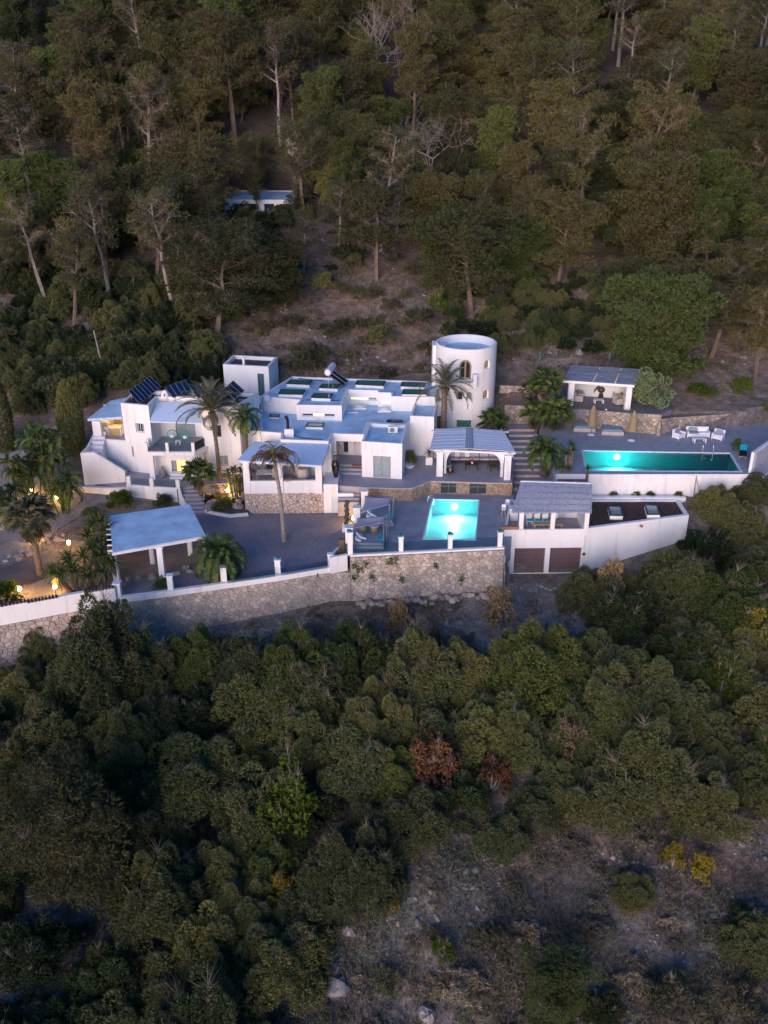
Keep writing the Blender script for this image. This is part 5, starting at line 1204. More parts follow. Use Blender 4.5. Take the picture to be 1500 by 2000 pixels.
def wood(paths, mat, n=5, lo=3):
    mb = MB()
    for i, (p, r) in enumerate(paths): mb.tube([tuple(q) for q in p], [float(x) for x in r], n if i == 0 else lo, cap=False)
    me = bpy.data.meshes.new('trunk'); me.from_pydata(mb.v, [], mb.f); me.materials.append(MATS[mat]); return me
def make_pine(seed, h, spread, nlimb, bare, lean, leaf, bark='bark', csize=1.0, dens=1.0, flat=.5):
    rs = np.random.default_rng(seed); paths, cl = branch_tree(rs, h, spread, nlimb, bare, lean, csize=csize); Vs = []
    for c, r in cl:
        n = int(45*dens*(r/.75)**2); p, d = blob_points(c, (r, r, r*flat), n, rs, .5)
        Vs.append(tufts(p, d, 4, .30, .075, rs, .5))
    B = np.array([p_[i]*(1-f)+p_[i+1]*f for p_, r_ in paths[1:] if len(p_) == 5 for i in range(1, 4) for f in rs.uniform(0, 1, 10)]+[paths[0][0][i]+rs.normal(0, .3, 3)*np.array([1, 1, .4]) for i in (2, 3, 4, 5) for _ in range(8)])
    TW = tufts(B, np.tile([[0, 0, .1]], (len(B), 1)), 5, .85, .035, rs, -.05)
    return wood(paths, bark), tri_mesh('crown', np.concatenate(Vs), leaf), tri_mesh('twigs', TW, 'twig')
def make_bush(seed, h, w_, leaf, nspire, length=.20, width=.07, upb=.9, dens=1.0, bark='bark', spiky=True, ntri=3):
    """dense evergreen: many upward plumes over a dome"""
    rs = np.random.default_rng(seed); Vs = []; paths = [([np.zeros(3), np.array([0, 0, h*.3]), np.array([0, 0, h*.8])], [h*.03, h*.02, .02])]
    for k in range(nspire):
        a = rs.uniform(0, 2*math.pi); q = math.sqrt(rs.uniform(0, 1)); x, y = q*math.cos(a)*w_/2, q*math.sin(a)*w_/2
        dome = math.sqrt(max(0, 1-(q*.92)**2))*(1+.16*math.sin(3*a+seed)+.12*math.sin(5*a*q+seed*2)); zt_ = h*dome*rs.uniform(.75, 1.08)+.15; L = (rs.uniform(.14, .30) if spiky else rs.uniform(.20, .30))*h; r0 = w_*(rs.uniform(.075, .145) if spiky else rs.uniform(.10, .16))*(.75 if w_ > 6 else 1)
        lean = np.array([x, y, 0])*.35/max(h, .1)
        n = int(dens*120*(L/1.0)*(r0/.35)) + 24; t_ = rs.uniform(0, 1, n); rr_ = r0*(np.sqrt(np.clip(1-t_**1.6, .03, 1)) if spiky else np.sqrt(np.clip(1-(2*t_-1)**2, .05, 1))); ph = rs.uniform(0, 2*math.pi, n)
        p = np.stack([x+rr_*np.cos(ph), y+rr_*np.sin(ph), zt_-L+L*t_], 1)+lean[None]*t_[:, None]*L
        d = np.stack([np.cos(ph), np.sin(ph), np.full(n, .25)], 1); Vs.append(tufts(p, d, ntri, length, width, rs, upb))
        if k % 3 == 0: paths.append(([np.array([0, 0, h*.1]), np.array([x*.5, y*.5, (zt_-L)*.6]), np.array([x, y, zt_-L*.3])], [h*.015, h*.010, .01]))
    B = np.array([pp[1]*(1-f)+pp[2]*f for pp, _ in paths for f in rs.uniform(.2, 1.25, 9)]); D = B/np.linalg.norm(B+1e-6, axis=1)[:, None]
    TW = tufts(B, D, 5, max(.3, h*.20), .022, rs, .9); return wood(paths, bark), tri_mesh('crown', np.concatenate(Vs), leaf), tri_mesh('twigs', TW, 'twig')
def make_bare(seed, h, spread, nlimb, bark='grey_bark', twigs=7):
    rs = np.random.default_rng(seed); big, fine = [], []
    def grow(p, d, L, r, depth):
        pts = [p]; rad = [r]; n = 4
        for k in range(n): d = d+rs.normal(0, .13, 3)+np.array([0, 0, .06]); d = d/np.linalg.norm(d); p = p+d*L/n; pts.append(p); rad.append(r*(1-.42*(k+1)/n))
        (big if depth < 3 else fine).append((pts, rad))
        if depth >= 5: return
        for q in range(3 if depth < 4 else 2):
            nd = d*.75+rs.normal(0, .62, 3)*np.array([1, 1, .5]); nd[2] += .1; nd = nd/np.linalg.norm(nd); b = pts[-1] if q == 0 else pts[rs.integers(2, 5)]; grow(b, nd, L*rs.uniform(.60, .78), max(.008, r*.55), depth+1)
    for k in range(3):
        a = k*2.1+rs.uniform(-.4, .4); tilt = .15+.35*k*spread/h; grow(np.array([.15*math.cos(a), .15*math.sin(a), 0]), np.array([math.cos(a)*tilt, math.sin(a)*tilt, 1.0]), h*.36, .13-.02*k, 0)
    return wood(big, bark, 6, 5), wood(fine, bark, 3, 3)
PINES = [make_pine(100+i, h, s_, n_, b, l_, lf, csize=cs, dens=dn) for i, (h, s_, n_, b, l_, lf, cs, dn) in enumerate([
    (9.5, 3.3, 15, .30, .08, 'pine_leaf', 1.15, 1.0), (11, 3.0, 16, .38, .06, 'pine_leaf', 1.05, 1.0), (8.5, 3.7, 15, .25, .12, 'pine_leaf', 1.25, 1.0), (12, 2.6, 18, .34, .04, 'pine_leaf', 1.0, 1.0),
    (10, 3.2, 11, .45, .25, 'pine_leaf', .95, .8), (9, 2.6, 16, .30, .12, 'green_pine_leaf', 1.15, 1.1), (11, 2.8, 13, .42, .30, 'pine_leaf', .95, .75),
    (7.0, 3.9, 13, .22, .35, 'pine_leaf', 1.35, .9), (12.5, 3.0, 14, .45, .18, 'pine_leaf', 1.2, .85), (9, 3.8, 10, .40, .30, 'pine_leaf', 1.4, .9)])]
DENSE = [make_pine(140+i, h, s_, n_, b, .05, lf, csize=cs, dens=1.15, flat=.6) for i, (h, s_, n_, b, lf, cs) in enumerate([(7.5, 3.8, 24, .12, 'green_pine_leaf', 1.35), (8.5, 3.4, 24, .12, 'pine_leaf', 1.3)])]
SPARSE = [make_pine(150+i, h, 2.7, 11, .52, .10, 'pine_leaf', 'grey_bark', .8, .5) for i, h in enumerate((10.5, 9.5))]
JUN = [make_bush(200+i, h, w_, lf, n_, upb=1.1) for i, (h, w_, lf, n_) in enumerate([(4.6, 4.6, 'juniper_leaf', 95), (5.4, 4.2, 'juniper_leaf', 90), (3.8, 4.6, 'juniper_leaf', 95), (4.8, 5.0, 'green_pine_leaf', 100)])]
ROUND = [make_bush(220+i, h, w_, lf, n_, .19, .07, .9 if i != 1 else .3, 1.0, spiky=i != 1) for i, (h, w_, lf, n_) in enumerate([(3.4, 4.4, 'juniper_leaf', 85), (3.0, 3.6, 'dark_leaf', 50), (6.0, 7.2, 'juniper_leaf', 230)])]
SHR = [make_bush(240+i, h, w_, lf, n_, .17, .06, .5, .9, spiky=sp_) for i, (h, w_, lf, n_, sp_) in enumerate([(1.3, 2.2, 'shrub_leaf', 22, False), (1.0, 1.8, 'shrub_leaf', 18, True), (1.5, 2.0, 'juniper_leaf', 20, False), (.9, 2.0, 'dry_leaf', 16, True), (1.6, 2.2, 'dark_leaf', 22, False)])]
AUT = {k: make_bush(260+i, 2.8, 2.2, k, 20, .17, .13, .3, .45, 'grey_bark', False) for i, k in enumerate(('orange_leaf', 'tan_leaf', 'yellow_leaf', 'bright_leaf'))}
BARE = [make_bare(280+i, h, s_, n_) for i, (h, s_, n_) in enumerate([(8.5, 3.8, 11), (9.5, 3.0, 12), (4.5, 3.2, 14)])]
GB = 'pines on the forest slope behind the villa'; GF = 'evergreen bushes on the slope below the stone wall'
KIND = {}
for k_, L_, nm, cat in (('P', PINES, 'pine_tree', 'tree'), ('D', DENSE, 'pine_tree', 'tree'), ('S', SPARSE, 'pine_tree', 'tree'), ('J', JUN, 'juniper_tree', 'tree'), ('R', ROUND, 'evergreen_tree', 'tree'), ('H', SHR, 'shrub', 'shrub'), ('B', BARE, 'bare_tree', 'tree')):
    KIND[k_] = [(m_, nm, cat) for m_ in L_]
for k_, key in (('O', 'orange_leaf'), ('T', 'tan_leaf'), ('Y', 'yellow_leaf'), ('L', 'bright_leaf')): KIND[k_] = [(AUT[key], 'leafy_tree', 'tree')]
SIZE = {'P': 7.8, 'D': 9.2, 'S': 6.4, 'J': 4.7, 'R': 4.4, 'H': 2.1, 'B': 7, 'O': 2.4, 'T': 2.4, 'Y': 2.4, 'L': 2.4}
HGT = {'P': 10, 'D': 8, 'S': 10, 'J': 3.5, 'R': 3.3, 'H': 1.3, 'B': 8.5, 'O': 2.8, 'T': 2.8, 'Y': 2.8, 'L': 2.8}
placed = []
SZ = lambda k, v: 7.4 if (k, v) == ('R', 2) else SIZE[k]
HT = lambda k, v: 6.0 if (k, v) == ('R', 2) else HGT[k]
def plant_at(x, y, kind, sc_, label, group=None, var=None, zoff=-.15, zs=None):
    var = var if var is not None else random.randrange(len(KIND[kind]) - (kind == 'R'))
    mes, nm, cat = KIND[kind][var]; me1, me2 = mes[:2]
    r = thing(nm, label, cat, (x, y, T(x, y)+zoff), random.uniform(0, 6.28), group)
    obj('trunk', me1, r); o2 = obj('crown' if kind != 'B' else 'twigs', me2, r)
    if kind == 'B': o2['kind'] = 'stuff'
    if len(mes) > 2: obj('twigs', mes[2], r)
    if kind in 'PDS': r.rotation_euler = (random.uniform(-.10, .10), random.uniform(-.10, .10), random.uniform(0, 6.28))
    r.scale = (sc_, sc_, sc_*(zs or random.uniform(.9, 1.12))*(.74 if kind == 'J' else .88 if kind in 'RD' else 1.3 if kind in 'OTYL' else 1)); placed.append((x, y, sc_*SZ(kind, var)/2)); return r
def plant_px(px, py, wpx, kind, label, group=None, var=None, zs=None):
    """crown centre at pixel, crown width in pixels"""
    zs = zs or (.74 if kind == 'P' and wpx >= 135 else None); cz = HT(kind, var)*(zs or 1)*(.62 if kind in 'PS' else .5); sc_ = 1.0
    for _ in range(4):
        x, y, z = hit(px, py, cz*sc_); d = y*cp-(z+cz*sc_-CZ)*sp; sc_ = wpx/(F/d)/SZ(kind, var)
    return plant_at(x, y, kind, sc_, label, group, var, zs=zs)
# ---- pines that stand out on the slope behind
for (px, py, w_, k, v, lab) in [
    (395, 345, 190, 'P', 2, 'broad olive pine with forked pale limbs, upper left of the hidden house'),
    (415, 530, 230, 'P', 2, 'wide spreading pine on the slope above the left house'),
    (270, 400, 160, 'P', 0, 'yellowish topped pine left of the broad forked pine'),
    (100, 380, 170, 'P', 5, 'bright green dense pine at the left edge of the slope'),
    (30, 400, 120, 'P', 5, 'green pine cut by the left edge of the picture'),
    (205, 490, 120, 'S', 0, 'thin pine with a curved pale trunk above the left house'),
    (130, 500, 110, 'S', 1, 'thin leaning pale-trunked pine, second from the left'),
    (75, 490, 110, 'S', 0, 'leftmost thin pine with a bare pale trunk'),
    (735, 440, 180, 'P', 0, 'flat topped pine on the open slope behind the tower'),
    (925, 490, 210, 'P', 2, 'large leaning pine with a forked trunk above the round tower'),
    (1105, 350, 150, 'P', 2, 'round topped pine with an arched trunk on the right slope'),
    (1005, 370, 110, 'P', 1, 'slim pine with two straight trunks left of the round topped pine'),
    (1290, 430, 230, 'D', 1, 'very large broad pine crown on the right slope'),
    (1340, 350, 170, 'D', 1, 'broad pine crown above the very large one on the right'),
    (1290, 640, 230, 'D', 0, 'dense dark green pine overhanging the garden pergola'),
    (1440, 540, 150, 'P', 0, 'pine at the right edge above the dense dark one'),
    (1490, 650, 130, 'P', 0, 'pine at the right edge beside the drooping one'), (1335, 560, 150, 'P', 9, 'wide pine between the very large crown and the dense dark one'), (1230, 545, 110, 'P', 7, 'low spreading pine left of the very large crown'),
    (1400, 620, 150, 'P', 4, 'drooping pine right of the dense dark green one'),
    (1400, 285, 150, 'P', 2, 'rounded pine crown near the right edge, upper slope'),
    (1230, 215, 140, 'P', 3, 'tall pine of the upper right slope with a straight trunk'),
    (905, 235, 150, 'P', 2, 'olive pine right of the white bare trees'),
    (845, 150, 150, 'P', 1, 'olive pine above the white bare trees'),
    (1010, 110, 120, 'P', 6, 'pine with a thin pale straight trunk on the upper slope'),
    (620, 90, 110, 'P', 3, 'tall narrow pine with a pale trunk left of the big bare tree'),
    (545, 140, 80, 'P', 3, 'narrow green pine with a slender leaning white trunk'),
    (385, 235, 120, 'P', 1, 'pine with a dark pointed top left of the slope centre'),
    (1480, 460, 110, 'P', 5, 'dark pine cut by the right edge of the picture'),
    (590, 330, 130, 'P', 4, 'greyish pine standing over the hidden forest house'),
    (500, 330, 90, 'P', 0, 'small pine left of the hidden forest house'),
    (503, 382, 48, 'P', 3, 'slim pine standing right in front of the hidden forest house'), (560, 400, 60, 'P', 6, 'thin crowned pine at the right front of the hidden forest house'),
    (590, 470, 70, 'S', 1, 'grey bare-limbed pine below the hidden forest house')]:
    plant_px(px, py, w_, k, lab, GB, v)
for (px, py, w_, v, lab) in [(835, 280, 130, 0, 'white forked bare tree high above the round tower'), (735, 90, 140, 1, 'big grey bare tree at the top centre of the slope'),
    (900, 270, 90, 1, 'low bare tree with spread white limbs right of the white forked one'), (1450, 1420, 90, 2, 'grey dead bush of tangled branches at the right edge below the garage')]:
    plant_px(px, py, w_, 'B', lab, None, v)
# ---- bushes and trees on the slope below the wall
for (px, py, w_, k, v, lab) in [
    (205, 1275, 200, 'J', 1, 'large dark juniper mass touching the long stone wall at the left'),
    (75, 1255, 80, 'J', 1, 'thin pale grey conifer right in front of the wall at the left edge'),
    (30, 1330, 130, 'J', 0, 'dark juniper at the left edge under the pale conifer'), (290, 1290, 120, 'J', 0, 'juniper right of the large dark juniper mass'),
    (490, 1270, 150, 'J', 0, 'juniper at the left of the middle thicket under the wall'), (575, 1270, 150, 'J', 3, 'greener juniper in the middle thicket under the wall'),
    (690, 1245, 150, 'J', 3, 'bright green juniper in front of the wall corner'), (500, 1350, 170, 'J', 2, 'olive juniper in the second row of the middle thicket'),
    (620, 1340, 150, 'J', 0, 'dusty green juniper in the middle thicket'), (740, 1370, 160, 'R', 2, 'yellowish green rounded tree in the middle thicket'),
    (820, 1310, 170, 'J', 1, 'tall juniper below the small tan tree'), (900, 1300, 130, 'J', 1, 'juniper with plumed tips left of the orange-tan tree'),
    (1050, 1260, 180, 'J', 3, 'large juniper below the garage doors'), (1120, 1330, 120, 'J', 0, 'grey green juniper between two large junipers'),
    (1240, 1350, 230, 'R', 2, 'big round dense evergreen right of centre, the largest crown below the garage'), (1150, 1150, 120, 'J', 2, 'bush against the lower right of the white garage wall'),
    (1220, 1200, 150, 'R', 1, 'dark green rounded tree just below the white garage wall'), (1330, 1140, 150, 'J', 0, 'juniper below the right end of the garage building'),
    (1420, 1170, 150, 'J', 3, 'tall juniper near the right edge, level with the garage doors'), (1480, 1120, 110, 'R', 0, 'rounded evergreen at the right edge level with the garage'),
    (1380, 1070, 120, 'R', 1, 'dark tree right of the garage corner pier'), (1450, 1030, 110, 'J', 0, 'juniper below the end wall of the upper pool'),
    (1480, 960, 90, 'J', 2, 'juniper close to the end wall at the right edge'), (1400, 985, 90, 'J', 2, 'bush between pool wall and garage corner'), (1340, 1240, 130, 'J', 2, 'juniper above the yellow leafy tree'),
    (1470, 1260, 110, 'R', 0, 'grey green evergreen at the right edge behind the yellow tree'), (860, 1400, 170, 'J', 2, 'wide olive juniper above the orange tree'),
    (960, 1400, 150, 'J', 0, 'juniper above the right orange tree'), (1010, 1440, 120, 'J', 1, 'juniper next to the lime green tree'), (700, 1450, 160, 'J', 2, 'brownish juniper left of the orange tree'),
    (1120, 1440, 120, 'J', 1, 'dark plumed juniper right of the lime green tree'), (1200, 1420, 110, 'J', 1, 'feathery juniper below the big round evergreen'), (1290, 1430, 100, 'J', 0, 'pale tipped juniper right below the big round evergreen'),
    (1165, 1560, 150, 'J', 2, 'wide grey green juniper on the lower slope, centre right'), (1385, 1590, 150, 'J', 1, 'isolated green juniper on the lower right slope'), (1470, 1510, 130, 'R', 0, 'rounded dull green bush at the right edge, lower slope'),
    (380, 1500, 190, 'J', 2, 'broad brown green juniper in the dark hollow'), (240, 1430, 120, 'J', 1, 'dark juniper above the hollow at the left'), (90, 1430, 150, 'J', 0, 'very dark juniper thicket at the left edge'),
    (150, 1670, 300, 'D', 1, 'large olive pine at the lower left, the biggest tree of the foreground'), (30, 1590, 140, 'D', 1, 'olive pine cut by the left edge behind the large foreground pine'),
    (435, 1690, 120, 'J', 2, 'small juniper on the bank right of the large foreground pine'), (480, 1770, 140, 'R', 2, 'green bush left of the yellow tree at the bottom'), (690, 1700, 190, 'R', 2, 'broad grey green tree at the bottom centre'),
    (600, 1590, 150, 'R', 1, 'dark tree behind the lime tree of the lower middle'), (815, 1600, 150, 'J', 2, 'grey green juniper above the rocky clearing'), (900, 1560, 130, 'R', 1, 'dark bush below the right orange tree'),
    (990, 1635, 110, 'J', 2, 'silver twigged shrub tree at the edge of the clearing'), (1090, 1950, 175, 'D', 0, 'green pine at the bottom edge of the clearing'), (1240, 1735, 80, 'J', 2, 'low dark bush in the clearing beside the red track'),
    (1475, 1840, 120, 'J', 0, 'green bush at the lower right corner'), (1180, 1975, 90, 'R', 1, 'dark bush at the bottom edge right of the green pine'), (330, 1930, 150, 'J', 2, 'grey green juniper at the bottom edge, left'),
    (450, 1940, 120, 'J', 0, 'juniper at the bottom edge left of the rock outcrop'), (60, 1850, 170, 'R', 1, 'very dark tree at the bottom left corner'), (200, 1900, 150, 'R', 1, 'dark tree right of the bottom left corner'), (1310, 1790, 60, 'H', 3, 'low olive bush below the red track'),
    (1320, 1950, 110, 'H', 0, 'low brown scrub bush at the bottom edge, right'), (560, 1480, 130, 'R', 1, 'dark evergreen in the shade of the middle slope'), (600, 1420, 140, 'J', 0, 'dull juniper in the middle slope')]:
    plant_px(px, py+(48 if py < 1300 and 430 < px < 1090 else 26 if py < 1310 and px < 430 else 22 if py < 1480 and px < 1090 else 0), w_, k, lab, GF, v)
for (px, py, w_, k, lab) in [(850, 1508, 85, 'O', 'orange red leafed tree, the left one of the two in the middle slope'), (960, 1535, 60, 'O', 'orange red leafed tree, the right one of the two in the middle slope'),
    (978, 1215, 60, 'T', 'orange tan leafed tree below the garage driveway'), (782, 1218, 42, 'T', 'small pale tan tree at the edge of the driveway clearing'), (845, 1285, 50, 'O', 'small salmon coloured bush in the middle thicket'),
    (1310, 1498, 52, 'O', 'rusty bush on the lower right slope'), (1190, 1150, 50, 'T', 'tan leafed tree against the white garage wall'), (1108, 1485, 60, 'T', 'orange tan bush right of the lime green tree'),
    (1035, 1460, 52, 'L', 'slim lime green tree in the middle slope'), (1314, 1692, 42, 'Y', 'round yellow bush on the red track, the left one'), (1366, 1706, 42, 'Y', 'round yellow bush on the red track, the right one'),
    (1465, 1262, 55, 'Y', 'yellow green leafed tree at the right edge'), (1410, 1345, 60, 'L', 'bright green bush above the dead grey bush'), (570, 1600, 100, 'L', 'lime green tree in the lower middle'),
    (548, 1760, 60, 'Y', 'yellow green tree at the bottom, right of the green bush'), (765, 1775, 26, 'Y', 'tiny yellow bush beside the rocky clearing'), (865, 1865, 40, 'L', 'small lime green bush in the rocky clearing'), (635, 1850, 30, 'Y', 'tiny yellow green bush above the rock outcrop'),
    (1095, 1612, 30, 'O', 'tiny orange bush on the lower slope'), (855, 605, 30, 'L', 'small lime green shrub left above the round tower'), (555, 1500, 30, 'L', 'small lime green sapling in the shade')]:
    plant_px(px, py-6, w_*1.1, k, lab)
def where_x(gx):
    for lim, w_ in ((90, 'at the left edge'), (200, 'above the cypresses'), (330, 'above the left house'), (440, 'left of the roof shed line'), (560, 'above the roof shed'), (700, 'above the solar water heater'), (840, 'above the villa skylights'), (980, 'above the round tower'), (1110, 'right of the round tower'), (1250, 'above the garden pergola'), (1390, 'above the white wicker seats')):
        if gx < lim: return w_
    return 'at the right edge'
def where_f(gx):
    for lim, w_ in ((120, 'at the left edge'), (250, 'below the stepped garden wall'), (400, 'below the carport'), (540, 'below the squat palm'), (690, 'below the gravel court'), (830, 'below the day beds'), (980, 'below the lower pool'), (1140, 'below the garage doors'), (1270, 'below the long garage wall'), (1400, 'below the garage corner')):
        if gx < lim: return w_
    return 'at the right edge'
# ---- fill: forest behind
def px_ok(px, py, m=60): return -m < px < 1500+m and -260 < py < 2000+m*2
npine = sum(1 for p in placed)
cand = 0; rs_ = random.Random(11); made = 0
while cand < 9000 and made < 266:
    cand += 1; y = 96+rs_.random()**.9*98; x = rs_.uniform(-1, 1)*(y*.48+4); z = T(x, y); px, py = PX(x, y, z+6)
    if not px_ok(px, py): continue
    gx, gy = PX(x, y, z)
    if 560 < gx < 860 and 520 < gy < 760: continue                     # open slope behind the villa
    if 860 < gx < 1180 and 560 < gy < 760: continue
    if gy > 640 and 180 < gx < 700: continue
    if gx > 1080 and gy > 680: continue
    if 435 < gx < 610 and 385 < gy < 520: continue
    sz = rs_.uniform(.72, 1.3)
    qx, qy = PX(x, y, z+6*sz)
    if any(abs(qx-a) < r_+52*sz and b-r_*.5 < qy < b+r_+45*sz for a, b, r_ in ((838, 285, 26), (735, 90, 22), (515, 388, 40))): continue
    if any((x-a)**2+(y-b)**2 < ((r_+3.2*sz)*.56)**2 for a, b, r_ in placed): continue
    k = rs_.choices('PPPPDSS', [2, 2, 2, 2, 1, 2, 1])[0]; made += 1; v = None
    if x < -25 and rs_.random() < .15: k, v = 'P', 5
    row = 'topmost' if gy < 110 else 'upper' if gy < 230 else 'middle' if gy < 360 else 'lower'; cl_ = where_x(gx)
    tone = 'dense dark green' if k == 'D' else 'thin pale-trunked' if k == 'S' else 'olive green'
    plant_at(x, y, k, sz, f'{tone} pine on the {row} slope, {cl_}', GB, v)
# ---- fill: thicket in front
cand = 0; made = 0
while cand < 9000 and made < 190:
    cand += 1; y = rs_.uniform(26, 68); x = rs_.uniform(-1, 1)*(y*.45+6); yw = float(np.interp(x, WLx, WLy)); z = T(x, y)
    if x < 9.6 and y > yw-2.6: continue
    if 9 <= x < 25.5 and y > 65.2 - (0 if x > 19 else 3.0): continue
    if x > 25.5 and y > 72: continue
    gx, gy = PX(x, y, z)
    if 700 < gx < 1180 and gy < 1345-max(0, gx-960)*.45: continue
    if gy < 1300 and gx < 700: continue
    if 340 < gx < 470 and gy < 1290: continue
    if gy > 1600+max(0, (900-gx))*.72 and gx > 560: continue
    if gx > 1000 and 1640 < gy: continue
    if not (-80 < gx < 1580 and gy < 2150): continue
    sz = rs_.uniform(.7, 1.45)
    if any((x-a)**2+(y-b)**2 < ((r_+2.2*sz)*.60)**2 for a, b, r_ in placed): continue
    k = rs_.choices('JJJR', [1]*4)[0]; v = None
    if gx < 450 and gy > 1400 and rs_.random() < .6: k, v = 'R', 1
    elif rs_.random() < .3: k, v = 'R', 0
    sz = min(sz, .45+max(0, gy-1250)*.006)
    made += 1; part_ = where_f(gx); band = 'upper' if gy < 1330 else 'middle' if gy < 1480 else 'lower' if gy < 1680 else 'bottom'
    plant_at(x, y, k, sz, f"{'plumed juniper' if k == 'J' else 'rounded evergreen bush'} in the {band} band of the thicket, {part_}", GF, v)
# ---- evergreen understorey inside the forest
made = 0; cand = 0
while cand < 9000 and made < 150:
    cand += 1; y = 100+rs_.random()*88; x = rs_.uniform(-1, 1)*(y*.44+2); z = T(x, y); gx, gy = PX(x, y, z)
    if gy > 560 or not (-60 < gx < 1560) or (560 < gx < 860 and gy > 450) or (435 < gx < 620 and 385 < gy < 470): continue
    sz = rs_.uniform(.9, 1.7)
    if any((x-a)**2+(y-b)**2 < (1.2*sz+r_*.35)**2 for a, b, r_ in placed): continue
    k, v = rs_.choice((('R', 0), ('R', 1), ('J', 0), ('R', 0), ('J', 2))); made += 1
    row = 'topmost' if gy < 130 else 'upper' if gy < 250 else 'middle' if gy < 400 else 'lower'
    plant_at(x, y, k, sz, f"{'dark' if v == 1 else 'grey green'} {'plumed' if k == 'J' else 'rounded'} bush in the {row} forest, {where_x(gx)}", 'understorey bushes of the forest', v)
# ---- dark undergrowth between the houses and the forest
made = 0; cand = 0
while cand < 14000 and made < 185:
    cand += 1; y = rs_.uniform(84, 112); x = rs_.uniform(-1, 1)*(y*.43); z = T(x, y)
    if y < 90.5 and x > -16.2: continue
    gx, gy = PX(x, y, z)
    if not (540 < gy < 770): continue
    if gx > 540 and not (870 < gx < 1200 and gy < 690) : continue
    if 140 < gx < 330 and 600 < gy < 700 and rs_.random() < .6: continue
    if -16.2 < x < -10 and y > 87: continue
    if -27 < x < -16.2 and y < 86.5: continue
    sz = rs_.uniform(.6, 1.25) if gx < 540 else rs_.uniform(.35, .6)
    if any((x-a)**2+(y-b)**2 < (1.3*sz+r_*.22)**2 for a, b, r_ in placed): continue
    k, v = rs_.choice((('R', 0), ('R', 1), ('J', 2), ('R', 1))); made += 1
    plant_at(x, y, k, sz, f"{'dark' if v == 1 else 'grey green'} evergreen bush under the pines, {where_x(gx)}, {'nearer the forest' if gy < 650 else 'nearer the houses'}", 'evergreen undergrowth behind the houses', v)
# ---- shrubs on open ground
made = 0; cand = 0
while cand < 12000 and made < 290:
    cand += 1
    if rs_.random() < .62: y = rs_.uniform(91.5, 118); x = rs_.uniform(-1, 1)*(y*.42)
    else: y = rs_.uniform(26, 60); x = rs_.uniform(-1, 1)*(y*.45+5)
    yw = float(np.interp(x, WLx, WLy)); z = T(x, y); gx, gy = PX(x, y, z)
    if y < 70 and (y > yw-2.5): continue
    if 880 < gx < 1150 and 1120 < gy < 1225: continue
    if 1060 < gx < 1330 and 690 < gy < 830: continue
    sz = rs_.uniform(.55, 1.5)
    if any((x-a)**2+(y-b)**2 < (1.0*sz+r_*.25)**2 for a, b, r_ in placed): continue
    k = rs_.choices((0, 1, 2, 3, 4), (4, 3, 3, 3, 1))[0]; made += 1
    if y < 50 and gx > 640 and gy > 1620: k = rs_.choice((3, 3, 3, 1)); sz *= .8
    nm = ('rounded grey green', 'spiky grey green', 'olive green', 'dry grey brown', 'dark green')[k]
    where = 'on open ground' if y > 80 else 'among the rocks'
    side_ = where_x(gx) if y > 80 else where_f(gx)
    plant_at(x, y, 'H', sz, f'{nm} shrub {where}, {side_}', 'shrubs on the rocky ground', k, zoff=-.1)
print('TREES', len(placed))
# ---- ground cover tufts and loose stones (stuff)
def scatter(n, y0, y1, test, size, mat, name, label, per=5, length=.22, width=.06, seed=1, cat='ground cover'):
    rs = np.random.default_rng(seed); y = rs.uniform(y0, y1, n); x = rs.uniform(-1, 1, n)*(y*.45+5); k = test(x, y); x, y = x[k], y[k]
    z = terr(x, y); base = np.stack([x, y, z], 1); base = np.repeat(base, 9, 0); base[:, :2] += rs.normal(0, size, (len(base), 2)); base[:, 2] = terr(base[:, 0], base[:, 1])+rs.uniform(0, size*.7, len(base))
    V = tufts(base, np.tile([[0, 0, .5]], (len(base), 1)), per, length, width, rs, .6)
    o = obj(name, tri_mesh(name, V, mat)); tag(o, label, cat, kind='stuff'); return o
def open_ground(x, y):
    yw = np.interp(x, WLx, WLy); a = (y > 92.5) | (y < np.minimum(yw-1.2, 65))
    px = 750+F*x/(y*cp-(terr(x, y)-CZ)*sp); return a & (px > -60) & (px < 1560)
def clear2(x, y): return open_ground(x, y) & (np.sin(x*.5+1)*np.cos(y*.43)+.5*np.sin(x*1.3-y) > -.25)
scatter(11000, 24, 125, clear2, .35, 'shrub_leaf', 'low_scrub', 'low grey green scrub covering the rocky slopes', seed=31)
scatter(5200, 24, 125, lambda x, y: open_ground(x, y) & (np.sin(x*.7+2)*np.cos(y*.6+1) > .1), .3, 'dry_leaf', 'dry_grass', 'dry brownish grass and twigs on the slopes', seed=32)
